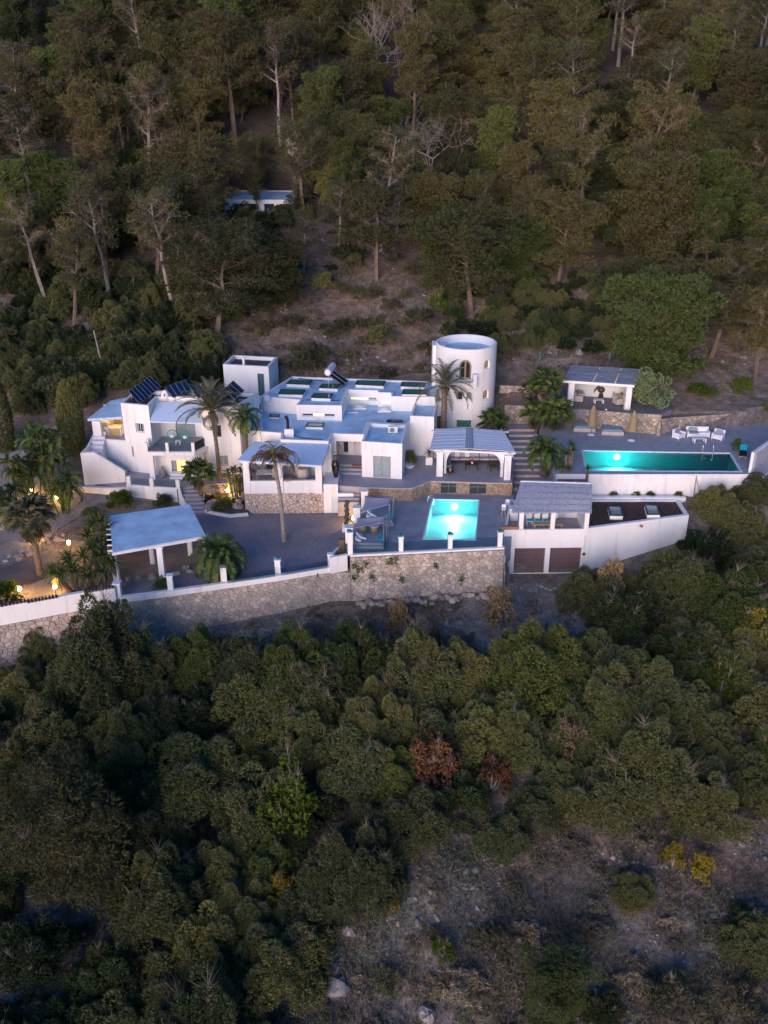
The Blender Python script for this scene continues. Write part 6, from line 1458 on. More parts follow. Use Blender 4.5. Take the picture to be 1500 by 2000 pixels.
def stones(n, test, y0, y1, smin, smax, name, label, seed, flat=.6):
    rs = np.random.default_rng(seed); y = rs.uniform(y0, y1, n); x = rs.uniform(-1, 1, n)*(y*.45+5); k = test(x, y); x, y = x[k], y[k]; N = len(x); z = terr(x, y)
    ico = np.array([(0,0,1),(.89,0,.45),(.28,.85,.45),(-.72,.53,.45),(-.72,-.53,.45),(.28,-.85,.45),(.72,.53,-.45),(-.28,.85,-.45),(-.89,0,-.45),(-.28,-.85,-.45),(.72,-.53,-.45),(0,0,-1)])
    fc = np.array([(0,1,2),(0,2,3),(0,3,4),(0,4,5),(0,5,1),(1,6,2),(2,7,3),(3,8,4),(4,9,5),(5,10,1),(2,6,7),(3,7,8),(4,8,9),(5,9,10),(1,10,6)])
    s_ = (smin+(smax-smin)*rs.random(N)**3)[:, None, None]; V = ico[None]*rs.uniform(.6, 1.25, (N, 12, 1))*s_*np.stack([np.ones(N), rs.uniform(.6, 1, N), np.full(N, flat)], 1)[:, None]
    a = rs.uniform(0, 6.28, N); ca, sa_ = np.cos(a)[:, None], np.sin(a)[:, None]; X = V[..., 0]*ca-V[..., 1]*sa_; Y = V[..., 0]*sa_+V[..., 1]*ca
    V = np.stack([X+x[:, None], Y+y[:, None], V[..., 2]+z[:, None]], -1).reshape(-1, 3); Fc = (fc[None]+(np.arange(N)*12)[:, None, None]).reshape(-1, 3)
    tag(obj(name, npmesh(name, V, Fc, 'rock')), label, 'stones', kind='stuff')
scatter(5200, 24, 50, lambda x, y: open_ground(x, y) & (x > -9+(46-y)*.2) & (y < 44+x*.05) & (np.sin(x*.9+y*.4)+np.sin(y*1.1-x*.3) > -.9), .38, 'dry_leaf', 'grey_scrub', 'dense grey leafless scrub in the rocky clearing at the bottom', per=6, length=.32, width=.035, seed=33)
scatter(2600, 24, 50, lambda x, y: open_ground(x, y) & (x > -9+(46-y)*.2) & (np.sin(x*.6+2)*np.sin(y*.7) > .0), .30, 'olive_leaf', 'low_herbs', 'low grey green herbs in the rocky clearing at the bottom', per=5, length=.14, width=.06, seed=34)
stones(9000, lambda x, y: open_ground(x, y) & (np.sin(x*.33)*np.cos(y*.29+.5)+.4*np.sin(x*1.1+y*.8) > .15), 24, 124, .06, .38, 'loose_stones', 'loose pale stones scattered over the slopes', 41)
stones(16000, lambda x, y: open_ground(x, y) & (np.sin(x*.7+.4*y)+.6*np.sin(y*1.3+x*.2) > -.1), 24, 62, .03, .17, 'small_rubble', 'small pale rubble on the near rocky slope', 42)
# boulders one can tell apart
def boulder(x, y, s_, label, seed, zo=.0, group=None, mat='rock', z=None, fl=.65):
    rs = random.Random(seed); mb = MB().ball((0, 0, 0), 1, 9, 6); mb.v = [(v[0]*s_*rs.uniform(.75, 1.15), v[1]*s_*rs.uniform(.7, 1.1)*.8, v[2]*s_*fl*rs.uniform(.7, 1.15)) for v in mb.v]
    o = mb.build('boulder', mat); o.location = (x, y, (T(x, y) if z is None else z)+zo); o.rotation_euler = (0, 0, rs.uniform(0, 6)); tag(o, label, 'rock', group); return o
for i, (px, py, s_, lab) in enumerate([(640, 1905, .95, 'large pale rock outcrop at the bottom centre, upper block'), (660, 1935, 1.0, 'large pale rock outcrop at the bottom centre, right block'), (610, 1950, .8, 'large pale rock outcrop at the bottom centre, left block'),
    (680, 1835, .5, 'flat pale rock above the outcrop'), (835, 1985, .7, 'blue grey rock at the bottom edge'), (545, 1905, .45, 'cracked pale rock left of the outcrop'), (200, 640, .6, 'pale rock on the slope above the left house'), (215, 660, .5, 'pale boulder beside the leaning pole on the left slope'),
    (1030, 660, .5, 'grey rock right of the tower top'), (1130, 690, .6, 'pale rock left behind the garden pergola'), (620, 510, .3, 'white stone high on the open slope'), (1410, 707, .35, 'white stone on the bare earth at the right'), (1455, 700, .3, 'small white stone on the bare earth at the right edge')]):
    x, y, z = hit(px, py); boulder(x, y, s_, lab, i)
wv = Vector(WL[0][:2])-Vector(WL[1][:2])
for i in range(34):
    t_ = (i+.5)/34; p = Vector(WL[1][:2])+wv*(t_*.98+.04); y = p.y-.70-random.uniform(0, .5); boulder(p.x, y, random.uniform(.22, .42), 'rounded toe stone in the row along the foot of the pool terrace wall', 60+i, .12, 'toe stones along the stone wall', mat='dry_stone')
for i in range(14):
    boulder(9.4+i*.32, 65.0-random.uniform(0, .9)-i*.03, random.uniform(.12, .3), 'loose rubble stone on the driveway by the wall corner', 120+i, 0, 'rubble by the wall corner')

# ------------------------------------------------------------------ palms and garden plants
def frond_mesh(L, nl, droop, ll, mat, seed, lw=.035, rise=.5, fold=.4, hang=0.0):
    """one feather leaf along +X: rachis plus leaflets"""
    rs = np.random.default_rng(seed); mb = MB(); pts = []; a = rise; p = np.zeros(3); n = 12
    for i in range(n+1):
        pts.append(p.copy()); p = p+np.array([math.cos(a), 0, math.sin(a)])*L/n; a -= droop/n*(1+i/n*.8)
    mb.tube([tuple(q) for q in pts], [.028*(1-i/n*.85) for i in range(n+1)], 3, cap=False)
    for k in range(nl):
        t_ = .12+.87*k/(nl-1); f = t_*n; i = min(n-1, int(f)); q = pts[i]+(pts[i+1]-pts[i])*(f-i); d = pts[i+1]-pts[i]; d /= np.linalg.norm(d)
        l = ll*math.sin(math.pi*(.12+.86*t_)**.8)**.6*rs.uniform(.85, 1.1)
        for s_ in (-1, 1):
            sd_ = np.array([0, s_, 0]); up_ = np.cross(d, np.array([0, 1, 0])); up_ = -up_ if up_[2] < 0 else up_
            dd = d*.55+sd_*.9+up_*fold*(1-hang)-np.array([0, 0, 1])*hang+rs.normal(0, .07, 3); dd /= np.linalg.norm(dd); w_ = d*lw*1.2
            mb.add([q-w_, q+w_, q+dd*l*.6+w_*.7-np.array([0, 0, .04]), q+dd*l-np.array([0, 0, .12*l+hang*.1])], [(0, 1, 2), (0, 2, 3)])
    me = bpy.data.meshes.new('frond'); me.from_pydata(mb.v, [], mb.f); me.materials.append(MATS[mat]); return me
def fan_mesh(L, R_, n, mat, seed, droop=.35):
    rs = np.random.default_rng(seed); mb = MB(); mb.tube([(0, 0, 0), (L*.5, 0, L*.08), (L, 0, L*.06)], [.02, .018, .015], 3, cap=False)
    for k in range(n):
        a = (k/(n-1)-.5)*R(250); l = R_*(1-.25*abs(k/(n-1)-.5)*2)*rs.uniform(.9, 1.05); c, s_ = math.cos(a), math.sin(a); w_ = R_*.075
        o = (L, 0, L*.06); m_ = (L+c*l*.55, s_*l*.55, L*.06+.05); t_ = (L+c*l, s_*l, L*.06-droop*l*rs.uniform(.5, 1.3))
        mb.add([o, (m_[0]-s_*w_, m_[1]+c*w_, m_[2]), t_, (m_[0]+s_*w_, m_[1]-c*w_, m_[2])], [(0, 1, 2), (0, 2, 3)])
    me = bpy.data.meshes.new('fan_leaf'); me.from_pydata(mb.v, [], mb.f); me.materials.append(MATS[mat]); return me
def blade_mesh(L, w_, mat, droop=.5, rise=.9, wide=None, name='leaf'):
    mb = MB(); n = 5; a = rise; p = Vector((0, 0, 0)); wd = wide or [.7, 1, .95, .7, .4, .03]
    for i in range(n+1):
        for s_ in (-1, 1): mb.v.append((p.x, s_*w_*wd[i]/2, p.z+.02*abs(s_)))
        p = p+Vector((math.cos(a), 0, math.sin(a)))*L/n; a -= droop/n*(1+i*.3)
    mb.f = [(2*i, 2*i+2, 2*i+3, 2*i+1) for i in range(n)]
    me = bpy.data.meshes.new(name); me.from_pydata(mb.v, [], mb.f); me.materials.append(MATS[mat]); return me
def crown_of(r, z, meshes, n, el0, el1, name, sc=1.0, seed=1, xy=(0, 0), zj=.12, jit=.25, expo=1.0):
    rr = random.Random(seed)
    for k in range(n):
        t_ = (k+.5)/n; el = el0+(el1-el0)*t_**expo+rr.uniform(-.12, .12); o = obj(name, meshes[rr.randrange(len(meshes))], r)
        o.location = (xy[0], xy[1], z+zj*(1-t_)); o.rotation_euler = (rr.uniform(-.2, .2), -el, k*2.399+rr.uniform(-jit, jit)); s_ = sc*rr.uniform(.88, 1.1); o.scale = (s_, s_, s_)
def palm_trunk(r, h, r0, r1, bend=(0, 0), mat='palm_trunk', bulb=.0, rings=True):
    mb = MB(); n = max(6, int(h/.22)); pts, rad = [], []
    for i in range(n+1):
        t_ = i/n; pts.append((bend[0]*t_*t_, bend[1]*t_*t_, h*t_)); rad.append((r0+(r1-r0)*t_)*(1+(.10 if i % 2 else -.06))*(1+bulb*math.exp(-((t_-1)/.09)**2)))
    mb.tube(pts, rad, 9); return mb.build('trunk', mat, r, smooth=False)
FR_A = [frond_mesh(3.5, 40, 1.15, .55, 'grey_palm_leaf', i, rise=.35, lw=.028) for i in range(3)]
FR_G = [frond_mesh(2.5, 32, 1.9, .48, 'palm_leaf', 10+i, rise=.45) for i in range(3)]
FR_W = [frond_mesh(3.4, 36, 2.9, .62, 'wilted_leaf', 20+i, rise=.6, hang=.8, fold=0, lw=.02) for i in range(3)]
FR_Y = [frond_mesh(2.4, 28, 2.6, .45, 'yellow_palm_leaf', 30+i, rise=.9, hang=.4) for i in range(2)]
FAN = [fan_mesh(.95, .75, 15, 'palm_leaf', 40+i) for i in range(2)]
FAN_Y = [fan_mesh(.9, .7, 15, 'grey_palm_leaf', 45+i) for i in range(2)]
FAN_D = [fan_mesh(.7, .7, 12, 'wilted_leaf', 48, 1.2)]
YUC = [blade_mesh(.95, .10, 'palm_leaf', .7, .3), blade_mesh(.8, .09, 'dark_leaf', .9, .3)]
YUCD = [blade_mesh(.8, .10, 'wilted_leaf', .6, .1)]
BAN = [blade_mesh(1.9, .42, 'palm_leaf', 1.2, .9, [.15, .12, .75, 1, .85, .05]), blade_mesh(1.7, .38, 'yellow_palm_leaf', 1.5, .8, [.15, .12, .75, 1, .85, .05])]
AGV = [blade_mesh(1.0, .17, 'agave_leaf', .25, .2, [1, .95, .8, .6, .35, .03])]
# tall date palm in front of the left house
p = G(447, 893, .3); x, y = p[0], 76.9; zt = H(438, 805, y)[2]
r = thing('date_palm', 'tall grey green date palm in front of the left house, with a pale trunk', 'palm tree', (x, y, .2)); palm_trunk(r, zt-.2, .19, .15, (-.25, 0), bulb=1.3)
crown_of(r, zt-.25, FR_A, 38, -.45, 1.4, 'frond', 1.0, 3, (-.25, 0), expo=.7); crown_of(r, zt-.4, FR_W, 5, -1.2, -.6, 'dry_frond', .7, 33, (-.25, 0))
x2 = H(478, 860, 77.6)[0]; zt = H(478, 820, 77.6)[2]; r = thing('date_palm', 'shorter date palm leaning behind the tall one against the left house', 'palm tree', (x2, 77.6, .2)); palm_trunk(r, zt-.2, .26, .24, (.1, 0), bulb=.5)
crown_of(r, zt-.2, FR_G, 28, -.7, 1.3, 'frond', .85, 5, (.1, 0)); crown_of(r, zt-.6, FR_Y, 8, -1.2, -.6, 'dry_frond', .6, 6, (.1, 0))
# wilted palm in the court
p = G(555, 1057, -1.1); zt = H(545, 900, p[1])[2]; r = thing('wilted_palm', 'slender palm with drooping brown fronds standing in the gravel court', 'palm tree', (p[0], p[1], -1.15))
hgt = zt+1.15; palm_trunk(r, hgt, .20, .12, (-.45, 0), 'grey_bark'); crown_of(r, hgt, FR_W, 15, -.2, .75, 'frond', 1.0, 7, (-.45, 0), .2); crown_of(r, hgt, FR_Y, 4, .3, 1.0, 'yellow_frond', .8, 8, (-.45, 0)); crown_of(r, hgt, [FR_A[0]], 4, 1.2, 1.45, 'young_frond', .5, 9, (-.45, 0))
# squat palm by the carport
p = G(437, 1122, -1.1); r = thing('date_palm', 'squat bushy date palm at the court edge beside the carport', 'palm tree', (p[0]-.2, p[1], -1.2)); palm_trunk(r, 1.3, .42, .36, bulb=.2)
crown_of(r, 1.25, FR_G, 52, -.45, 1.4, 'frond', 1.12, 11, expo=.8)
# palm by the tower
p = G(866, 842, 2.2); y = 82.6; x = H(866, 838, y)[0]; zt = H(868, 757, y)[2]; r = thing('date_palm', 'tall date palm standing right in front of the round tower', 'palm tree', (x, y, 1.1)); palm_trunk(r, zt-1.1, .30, .24, (.05, 0), bulb=.8)
crown_of(r, zt-1.2, FR_A, 30, -.55, 1.4, 'frond', .92, 13, (.05, 0), expo=.75)
# squat palm right of big pergola, behind bar pergola
x, y, z = H(1062, 925, 75.6)[0], 75.6, 2.0; r = thing('date_palm', 'bushy date palm between the big pergola steps and the upper pool', 'palm tree', (x, y, 1.2)); palm_trunk(r, 1.9, .40, .36, bulb=.2)
crown_of(r, 1.85, FR_G, 46, -.5, 1.4, 'frond', .98, 15, expo=.8)
# fan palms
def fan_palm(px, pyb, pyt, Y, label, n=26, sc=1.0, seed=1, meshes=None, dead=6, r0=.2, bend=(0, 0), zb=None):
    x, _, z = H(px, pyb, Y); z = z if zb is None else zb; zt = H(px, pyt, Y)[2]; r = thing('fan_palm', label, 'palm tree', (x, Y, z-.1)); h = zt-z+.1; palm_trunk(r, h, r0*1.2, r0, bend)
    crown_of(r, h, meshes or FAN, n, -.5, 1.35, 'fan_leaf', sc, seed, bend, .2); 
    if dead: crown_of(r, h-.15, FAN_D, dead, -1.4, -.9, 'dead_leaf', sc*.9, seed+1, bend)
    return r
fan_palm(1058, 850, 752, 84.3, 'tallest fan palm of the trio at the left end of the upper deck', 30, 1.15, 21, zb=2.3)
fan_palm(1075, 850, 808, 83.4, 'lower right fan palm of the trio at the left end of the upper deck', 34, 1.15, 23, zb=2.3, bend=(.3, 0))
fan_palm(1046, 850, 812, 83.8, 'lower left fan palm of the trio at the left end of the upper deck', 26, 1.0, 24, zb=2.3, bend=(-.2, 0), r0=.14)
fan_palm(1030, 795, 765, 86.5, 'small yellowish fan palm on the slope behind the trio', 18, .8, 25, FAN_Y, 3)
fan_palm(962, 838, 826, 83.6, 'small fan palm between the big pergola roof and the tower', 24, .95, 27, dead=0)
fan_palm(392, 975, 928, 74.8, 'dark fan palm in the rock bed beside the garden steps', 30, 1.0, 29, dead=2)
fan_palm(78, 1120, 1015, 62.6, 'tall fan palm with a pale trunk beside the driveway at the left', 40, 1.35, 31, FAN_Y, 8, r0=.2)
# clusters
def rosette(px, py, zc_, Y, label, heads, seed, name='yucca_tree', cat='yucca', dead=True, sc=1.0, meshes=None):
    rr = random.Random(seed); x, _, z = H(px, py, Y); z = T(x, Y) if zc_ is None else zc_; r = thing(name, label, cat, (x, Y, z))
    for (dx, dz, dy) in heads:
        MB().tube([(dx*.3, dy*.3, 0), (dx*.8, dy*.8, dz*.6), (dx, dy, dz)], [.16, .12, .10], 6).build('trunk', 'palm_trunk', r)
        crown_of(r, dz, meshes or YUC, 44, -.7, 1.45, 'leaf', sc, rr.randrange(99), (dx, dy), .15)
        if dead: crown_of(r, dz-.15, YUCD, 12, -1.5, -1.0, 'dry_leaf', sc*1.0, rr.randrange(99), (dx, dy), .2)
    return r
rosette(150, 1130, None, 59.8, 'broad spiky yucca clump with dry skirts behind the stepped garden wall', [(-1.2, 1.5, 0), (-.2, 1.7, .2), (.9, 1.6, -.2), (1.9, 1.7, .2), (.4, 2.4, 1.0), (1.5, 2.5, 1.2), (-.8, 2.1, 1), (2.5, 2.2, .6), (-1.8, 1.4, .5), (.9, 2.9, 1.6)], 1, sc=1.35)
rosette(185, 1040, None, 63.5, 'tall dark yucca clump left of the carport roof', [(0, 2.2, 0), (.7, 3.0, .5), (-.8, 2.6, .4), (.2, 3.6, 1), (1.1, 2.3, -.2), (-.5, 3.2, 1.2)], 2, dead=False, sc=1.3)
rosette(175, 1000, None, 68, 'upper pale yucca at the corner of the carport', [(0, 1.4, 0), (.9, 1.2, .3)], 3, dead=False)
rosette(1110, 922, 1.9, 73.7, 'thick leafy yucca tree at the left end of the pool wall', [(-.3, 2.0, 0), (.3, 2.3, .2), (.1, 2.7, .3)], 4, sc=.8)
rosette(1147, 925, 1.0, 72.9, 'thin curved yucca tree in front of the pool wall', [(0, 1.9, 0)], 5, sc=.62, dead=False)
rosette(1100, 940, 1.5, 73.3, 'bright leafy small tree beside the thick yucca', [(-.3, 1.3, 0), (.3, 1.2, .1)], 6, name='leafy_tree', cat='tree', sc=.7, dead=False, meshes=[blade_mesh(.6, .2, 'bright_leaf', .8, .6)])
def banana(px, py, Y, label, n, h, seed, meshes=None, sc=1.0, cat='plant', name='broad_leaf_plant', z=None):
    rr = random.Random(seed); x, _, _ = H(px, py, Y); z = T(x, Y) if z is None else z; r = thing(name, label, cat, (x, Y, z)); 
    for k in range(n):
        a, q = rr.uniform(0, 6.28), rr.uniform(0, 1)**.5; dx, dy = q*math.cos(a)*h*.4, q*math.sin(a)*h*.3; hh = h*rr.uniform(.45, 1)
        MB().tube([(dx*.5, dy*.5, 0), (dx, dy, hh)], [.07, .05], 5).build('stem', 'palm_leaf', r); crown_of(r, hh, meshes or BAN, 11, -.5, 1.35, 'leaf', sc*rr.uniform(.7, 1), rr.randrange(99), (dx, dy), .2)
banana(465, 975, 74.6, 'yellow lit broad leafed plants between the rock bed and the porch', 9, 3.2, 1, sc=.6)
banana(85, 900, 76.5, 'big dark broad leafed clump left of the outdoor stairs', 13, 5.0, 2, [BAN[0], FR_G[0]], 1.0)
banana(45, 905, 74, 'leafy clump at the left edge of the garden', 11, 4.2, 3, [BAN[0], FR_G[1], FR_Y[0]], .85)
banana(110, 930, 73, 'lower leafy clump beside the pale gravel', 9, 3.2, 4, [FR_G[1], BAN[0]], .7)
banana(20, 950, 71, 'low leafy clump at the left edge above the driveway', 8, 2.8, 5, [FR_G[1], BAN[0]], .7)
def bush_px(px, py, wpx, kind, label, Y=None, z=None, var=0, hs=1.0, cat='shrub', name='garden_bush', group=None):
    me1, me2 = KIND[kind][var][0][:2]; x, y, zz = (hit(px, py+wpx*.4) if Y is None else (H(px, py, Y)[0], Y, z)); d = y*cp-(zz-CZ)*sp; sc_ = wpx/(F/d)/SIZE[kind]*1.05
    r = thing(name, label, cat, (x, y, zz-.05), random.uniform(0, 6), group); obj('stem', me1, r); obj('crown', me2, r); r.scale = (sc_, sc_, sc_*hs); return r
SIZE['g'] = 1.9; KIND['g'] = [(make_bush(300, 1.5, 1.9, 'bright_leaf', 34, .10, .08, .2, 1.2, 'bark', False), 'garden_bush', 'bush'), (make_bush(301, 1.5, 1.9, 'palm_leaf', 34, .10, .07, .2, 1.2, 'bark', False), 'garden_bush', 'bush'), (make_bush(302, 1.6, 1.9, 'olive_leaf', 44, .10, .05, .3, 1.2, 'bark', False), 'olive', 'tree')]
bush_px(231, 957, 42, 'g', 'round bright green bush in front of the outdoor stairs', 73.9, -1.0, 0)
bush_px(316, 965, 30, 'g', 'small round dark green bush in front of the terrace parapet', 73.9, -1.0, 1)
bush_px(292, 990, 44, 'g', 'flat green bush behind the carport roof', 71.2, -1.35, 1, .5)
bush_px(317, 1147, 30, 'g', 'green bush between the carport pillars and the parapet', 60.1, -1.2, 1, .9)
bush_px(450, 1115, 26, 'g', 'dark green bush behind the squat palm', 61.6, -1.2, 1, 1.1)
bush_px(433, 978, 36, 'g', 'dark rounded bush at the front of the rock bed', 73.4, -1.0, 1, .8)
bush_px(407, 955, 26, 'R', 'dark leafy bush in the rock bed under the fan palm', 74, -.8, 1)
bush_px(426, 938, 26, 'H', 'purplish succulent shrub in the rock bed', 76, -.2, 3); bush_px(175, 978, 30, 'g', 'small grey green plant on the pale gravel', 72.5, -1.1, 1, .6)
bush_px(801, 900, 24, 'g', 'leafy potted plant beside the shutter door', 78.0, 1.3, 1, 1.3)
bush_px(1272, 768, 72, 'g', 'round silvery olive tree right of the garden pergola', 85.6, 4.0, 2, 1.05, 'tree', 'olive_tree')
bush_px(1360, 795, 36, 'g', 'bright green shrub above the lower dry stone wall, the left one', 88, 4.3, 0, .9); bush_px(1385, 795, 26, 'g', 'green shrub between the two bright ones on the bare earth', 88, 4.3, 1, .9)
bush_px(1444, 780, 34, 'Y' if False else 'g', 'bright green shrub above the lower dry stone wall, the right one', 88.5, 4.5, 0, 1.2); bush_px(1488, 822, 20, 'g', 'small green plant on the dry stone wall near the right edge', 86, 3.4, 1)
bush_px(-5, 1163, 70, 'g', 'bright green bush at the left edge behind the garden wall', 58.2, -1.5, 0, .8)
for i, (px, col, lab) in enumerate(((1200, 'g', 'small green shrub at the foot of the pool wall, leftmost'), (1245, 'p', 'pink flowered plant at the foot of the pool wall, left'), (1272, 'p', 'pink flowered plant at the foot of the pool wall, middle'), (1328, 'g', 'small green shrub at the foot of the pool wall, right'), (1425, 'p', 'reddish shrub under the right end of the pool wall'))):
    bush_px(px, 952, 17, 'g', lab, 72.8, .35, 1, .9, 'shrub', 'garden_bush')
bush_px(1440, 868, 18, 'g', 'small green sapling on the upper deck near the end wall', 78.4, 2.4, 1, 1.6)
for (px, py, lab) in ((1190, 698, 'blue grey agave behind the garden pergola'), (1053, 702, 'blue grey agave on the slope right of the tower')):
    x, y, z = hit(px, py+10); r = thing('agave', lab, 'agave', (x, y, z)); crown_of(r, .1, AGV, 26, .1, 1.45, 'leaf', 1.0, px)
# cypresses
def cypress(px, pyb, pyt, Y, wpx, label, seed):
    x, _, _ = H(px, pyb, Y); z = T(x, Y); h = H(px, pyt, Y)[2]-z; d = Y*cp-(z-CZ)*sp; w_ = wpx/(F/d); rs = np.random.default_rng(seed)
    t_ = rs.uniform(0, 1, int(420*h)); ph = rs.uniform(0, 6.28, len(t_)); rr_ = w_/2*np.sin(np.pi*np.clip(t_*.85+.15, 0, 1))**.55*rs.uniform(.75, 1.05, len(t_)); P_ = np.stack([rr_*np.cos(ph), rr_*np.sin(ph), t_*h], 1)
    V = tufts(P_, np.stack([np.cos(ph)*.5, np.sin(ph)*.5, np.ones(len(t_))*.6], 1), 4, .28, .08, rs, 1.0); r = thing('cypress', label, 'tree', (x, Y, z)); obj('crown', tri_mesh('crown', V, 'juniper_leaf'), r); MB().tube([(0, 0, -.2), (0, 0, h*.9)], [.14, .03], 6).build('trunk', 'bark', r)
cypress(146, 880, 745, 81.5, 48, 'dark columnar cypress just left of the left house', 1); cypress(8, 870, 730, 82, 46, 'dark columnar cypress at the left edge', 2)
# rock bed beside the garden steps
rb = MB(); pts_ = [G(400, 1000, -1.1), G(420, 1005, -1.1), G(450, 1010, -1.1), G(485, 1007, -1.1), (-11.6, 76.9), (-12.6, 78.0), G(438, 944, .2), G(395, 950, .2), G(388, 975, -.6)]
bed = thing('rock_bed', 'rocky planting bed with a white kerb between the garden steps and the porch', 'flower bed', G(440, 990, -1.1))
MB().prism(ccw([p_[:2] for p_ in pts_]), -1.3, -.75).build('soil', 'roof_gravel', bed, True); wallstrip('x', pts_[:4], -1.15, -.82, .12, 'x').build('kerb', 'plaster', bed, True)
for i in range(22):
    a = random.random(); b = random.random(); px, py = 402+80*a, 945+52*b; z = .0-.9*b; x, y, _ = G(px, py, z); boulder(x, y, random.uniform(.3, .62), 'angular brown rock of the bed between the garden steps and the porch', 200+i, 0, 'rocks in the planting bed', z=-.75+.6*(1-b), fl=.8)
for i in range(26):
    px = random.uniform(238, 430); x, y, _ = G(px, 1150-(px-238)*.2+random.uniform(-16, -6), -1.1); boulder(x, y, random.uniform(.14, .34), 'dark rubble stone of the strip between the carport and the parapet', 240+i, .0, 'rubble along the court parapet', z=-1.05)
for i in range(24):
    t_ = random.random(); px, py = 135*t_-10, 1108-35*t_+random.uniform(-6, 6)-t_*22; x, y, z = hit(px, py); boulder(x, y, random.uniform(.2, .42), 'edging rock along the driveway at the left edge', 300+i, .05, 'edging rocks of the driveway')
for i in range(14):
    px, py = random.uniform(196, 214), random.uniform(1035, 1140); x, y, z = hit(px, py); boulder(x, y, random.uniform(.2, .4), 'reddish rock on the bank left of the carport', 340+i, 0, 'rocks on the carport bank')
for i, (px, py) in enumerate(((15, 1020), (40, 1012), (5, 1035), (30, 975), (300, 660), (60, 1060))):
    x, y, z = hit(px, py); boulder(x, y, .6, ('large garden boulder at the left edge', 'large garden boulder second from the left edge', 'low garden boulder at the left edge', 'yellow lit boulder above the garden lamps', 'boulder on the slope behind the left house', 'boulder beside the driveway palm')[i], 360+i)
# garden lamps
def lamp(px, py, zb, label, energy=60, Y=None, kind='stake', h=.55):
    x, y, z = G(px, py, zb+h); r = thing('garden_lamp', label, 'lamp', (x, y, zb)); MB().tube([(0, 0, 0), (0, 0, h-.12)], .03, 6).build('stake', 'metal_grey', r)
    MB().lathe([(.05, 0), (.12, .05), (.13, .2), (.08, .27)], 12).build('glass_shade', 'lamp_glow', r).location = (0, 0, h-.14); MB().lathe([(.15, 0), (.02, .08)], 12).build('cap', 'metal_grey', r).location = (0, 0, h+.14)
    l = bpy.data.lights.new('lamp_light', 'POINT'); l.energy = energy; l.color = (1, .52, .14); l.shadow_soft_size = .12; lo_ = bpy.data.objects.new('lamp_light', l); C.objects.link(lo_); lo_.parent = r; lo_.location = (0, 0, h+.35)
lamp(134, 1060, T(*G(134, 1060, -1)[:2]), 'brightest orange garden lamp beside the spiky yuccas', 75, h=1.1); lamp(38, 1150, -1.42, 'orange garden lamp on the gravel at the lower left', 45); lamp(107, 1146, -1.42, 'small orange lamp close behind the stepped garden wall', 14)
lamp(70, 1045, T(*G(70, 1045, -1)[:2]), 'orange lamp behind the driveway palm', 12); lamp(33, 1001, T(*G(33, 1001, -.6)[:2]), 'small yellow lamp among the boulders at the left', 5); lamp(111, 971, T(*G(111, 971, -.4)[:2]), 'small yellow lamp below the leafy clump', 8); lamp(62, 957, T(*G(62, 957, -.2)[:2]), 'small yellow lamp inside the leafy clump', 8)
lamp(445, 958, -.3, 'orange lamp in the rock bed under the lit broad leaves', 22); lamp(690, 1012, -1.1, 'yellow lamp lighting the white post beside the totem statue', 14, h=.6)

# ------------------------------------------------------------------ statues and furniture
p = G(677, 1040, -1.1); pd = thing('statue_plinth', 'white plinth under the dark totem statue', 'plinth', (p[0], p[1]+.3, -1.1)); MB().box(-.35, .35, -.3, .3, 0, .55).build('block', 'plaster', pd, bevel=.02)
rr = random.Random(4); mb = MB()
for k in range(13): mb.ball((rr.uniform(-.07, .07), rr.uniform(-.05, .05), .12+k*.16), rr.uniform(.15, .22), 8, 5, (1, .9, .8))
t_ = mb.build('totem_statue', 'bronze'); t_.location = (p[0], p[1]+.3, -.55); tag(t_, 'tall dark carved totem statue at the right end of the gravel court', 'statue')
p = G(668, 1088, -1.1); st2 = thing('stone_water_feature', 'brown upright stone in the curved white planter by the terrace corner', 'stone', (p[0], p[1]+.2, -1.1)); MB().box(-.22, .22, -.2, .2, 0, 1.45).build('upright_stone', 'wood', st2, bevel=.06); MB().ball((-.45, 0, .35), .3, 10, 6, (1, .8, .6)).build('yellow_boulder', 'thatch', st2)
pc = thing('curved_planter', 'curved white planter wall between court and pool terrace corner', 'wall', G(660, 1105, -1.1)); wallstrip('x', [G(645, 1108, -1.1), G(650, 1090, -1.1), G(660, 1080, -1.1), G(676, 1078, -1.1)], -1.2, -.55, .2, 'x').build('wall', 'plaster', pc, True); wallstrip('x', [G(645, 1116, -1.1), G(679, 1110, -1.1)], -1.3, .05, -.25, 'x').build('front_wall', 'plaster', pc, True)
# buddha on the left house terrace
p = G(318, 932, .3); bd = MB(); bd.ball((0, 0, .15), .34, 12, 6, (1, .8, .45)); bd.ball((0, 0, .48), .22, 12, 7, (1, .75, 1.3)); bd.ball((0, 0, .86), .13, 10, 7, (1, 1, 1.2)); bd.ball((0, 0, 1.03), .06, 8, 5); bd.ball((.2, -.08, .42), .09, 8, 5, (1, 1, 2)); bd.ball((-.2, -.08, .42), .09, 8, 5, (1, 1, 2))
b_ = bd.build('seated_statue', 'grey_statue', smooth=True); b_.location = (p[0], p[1], .3); tag(b_, 'grey seated buddha statue on the left house terrace', 'statue')
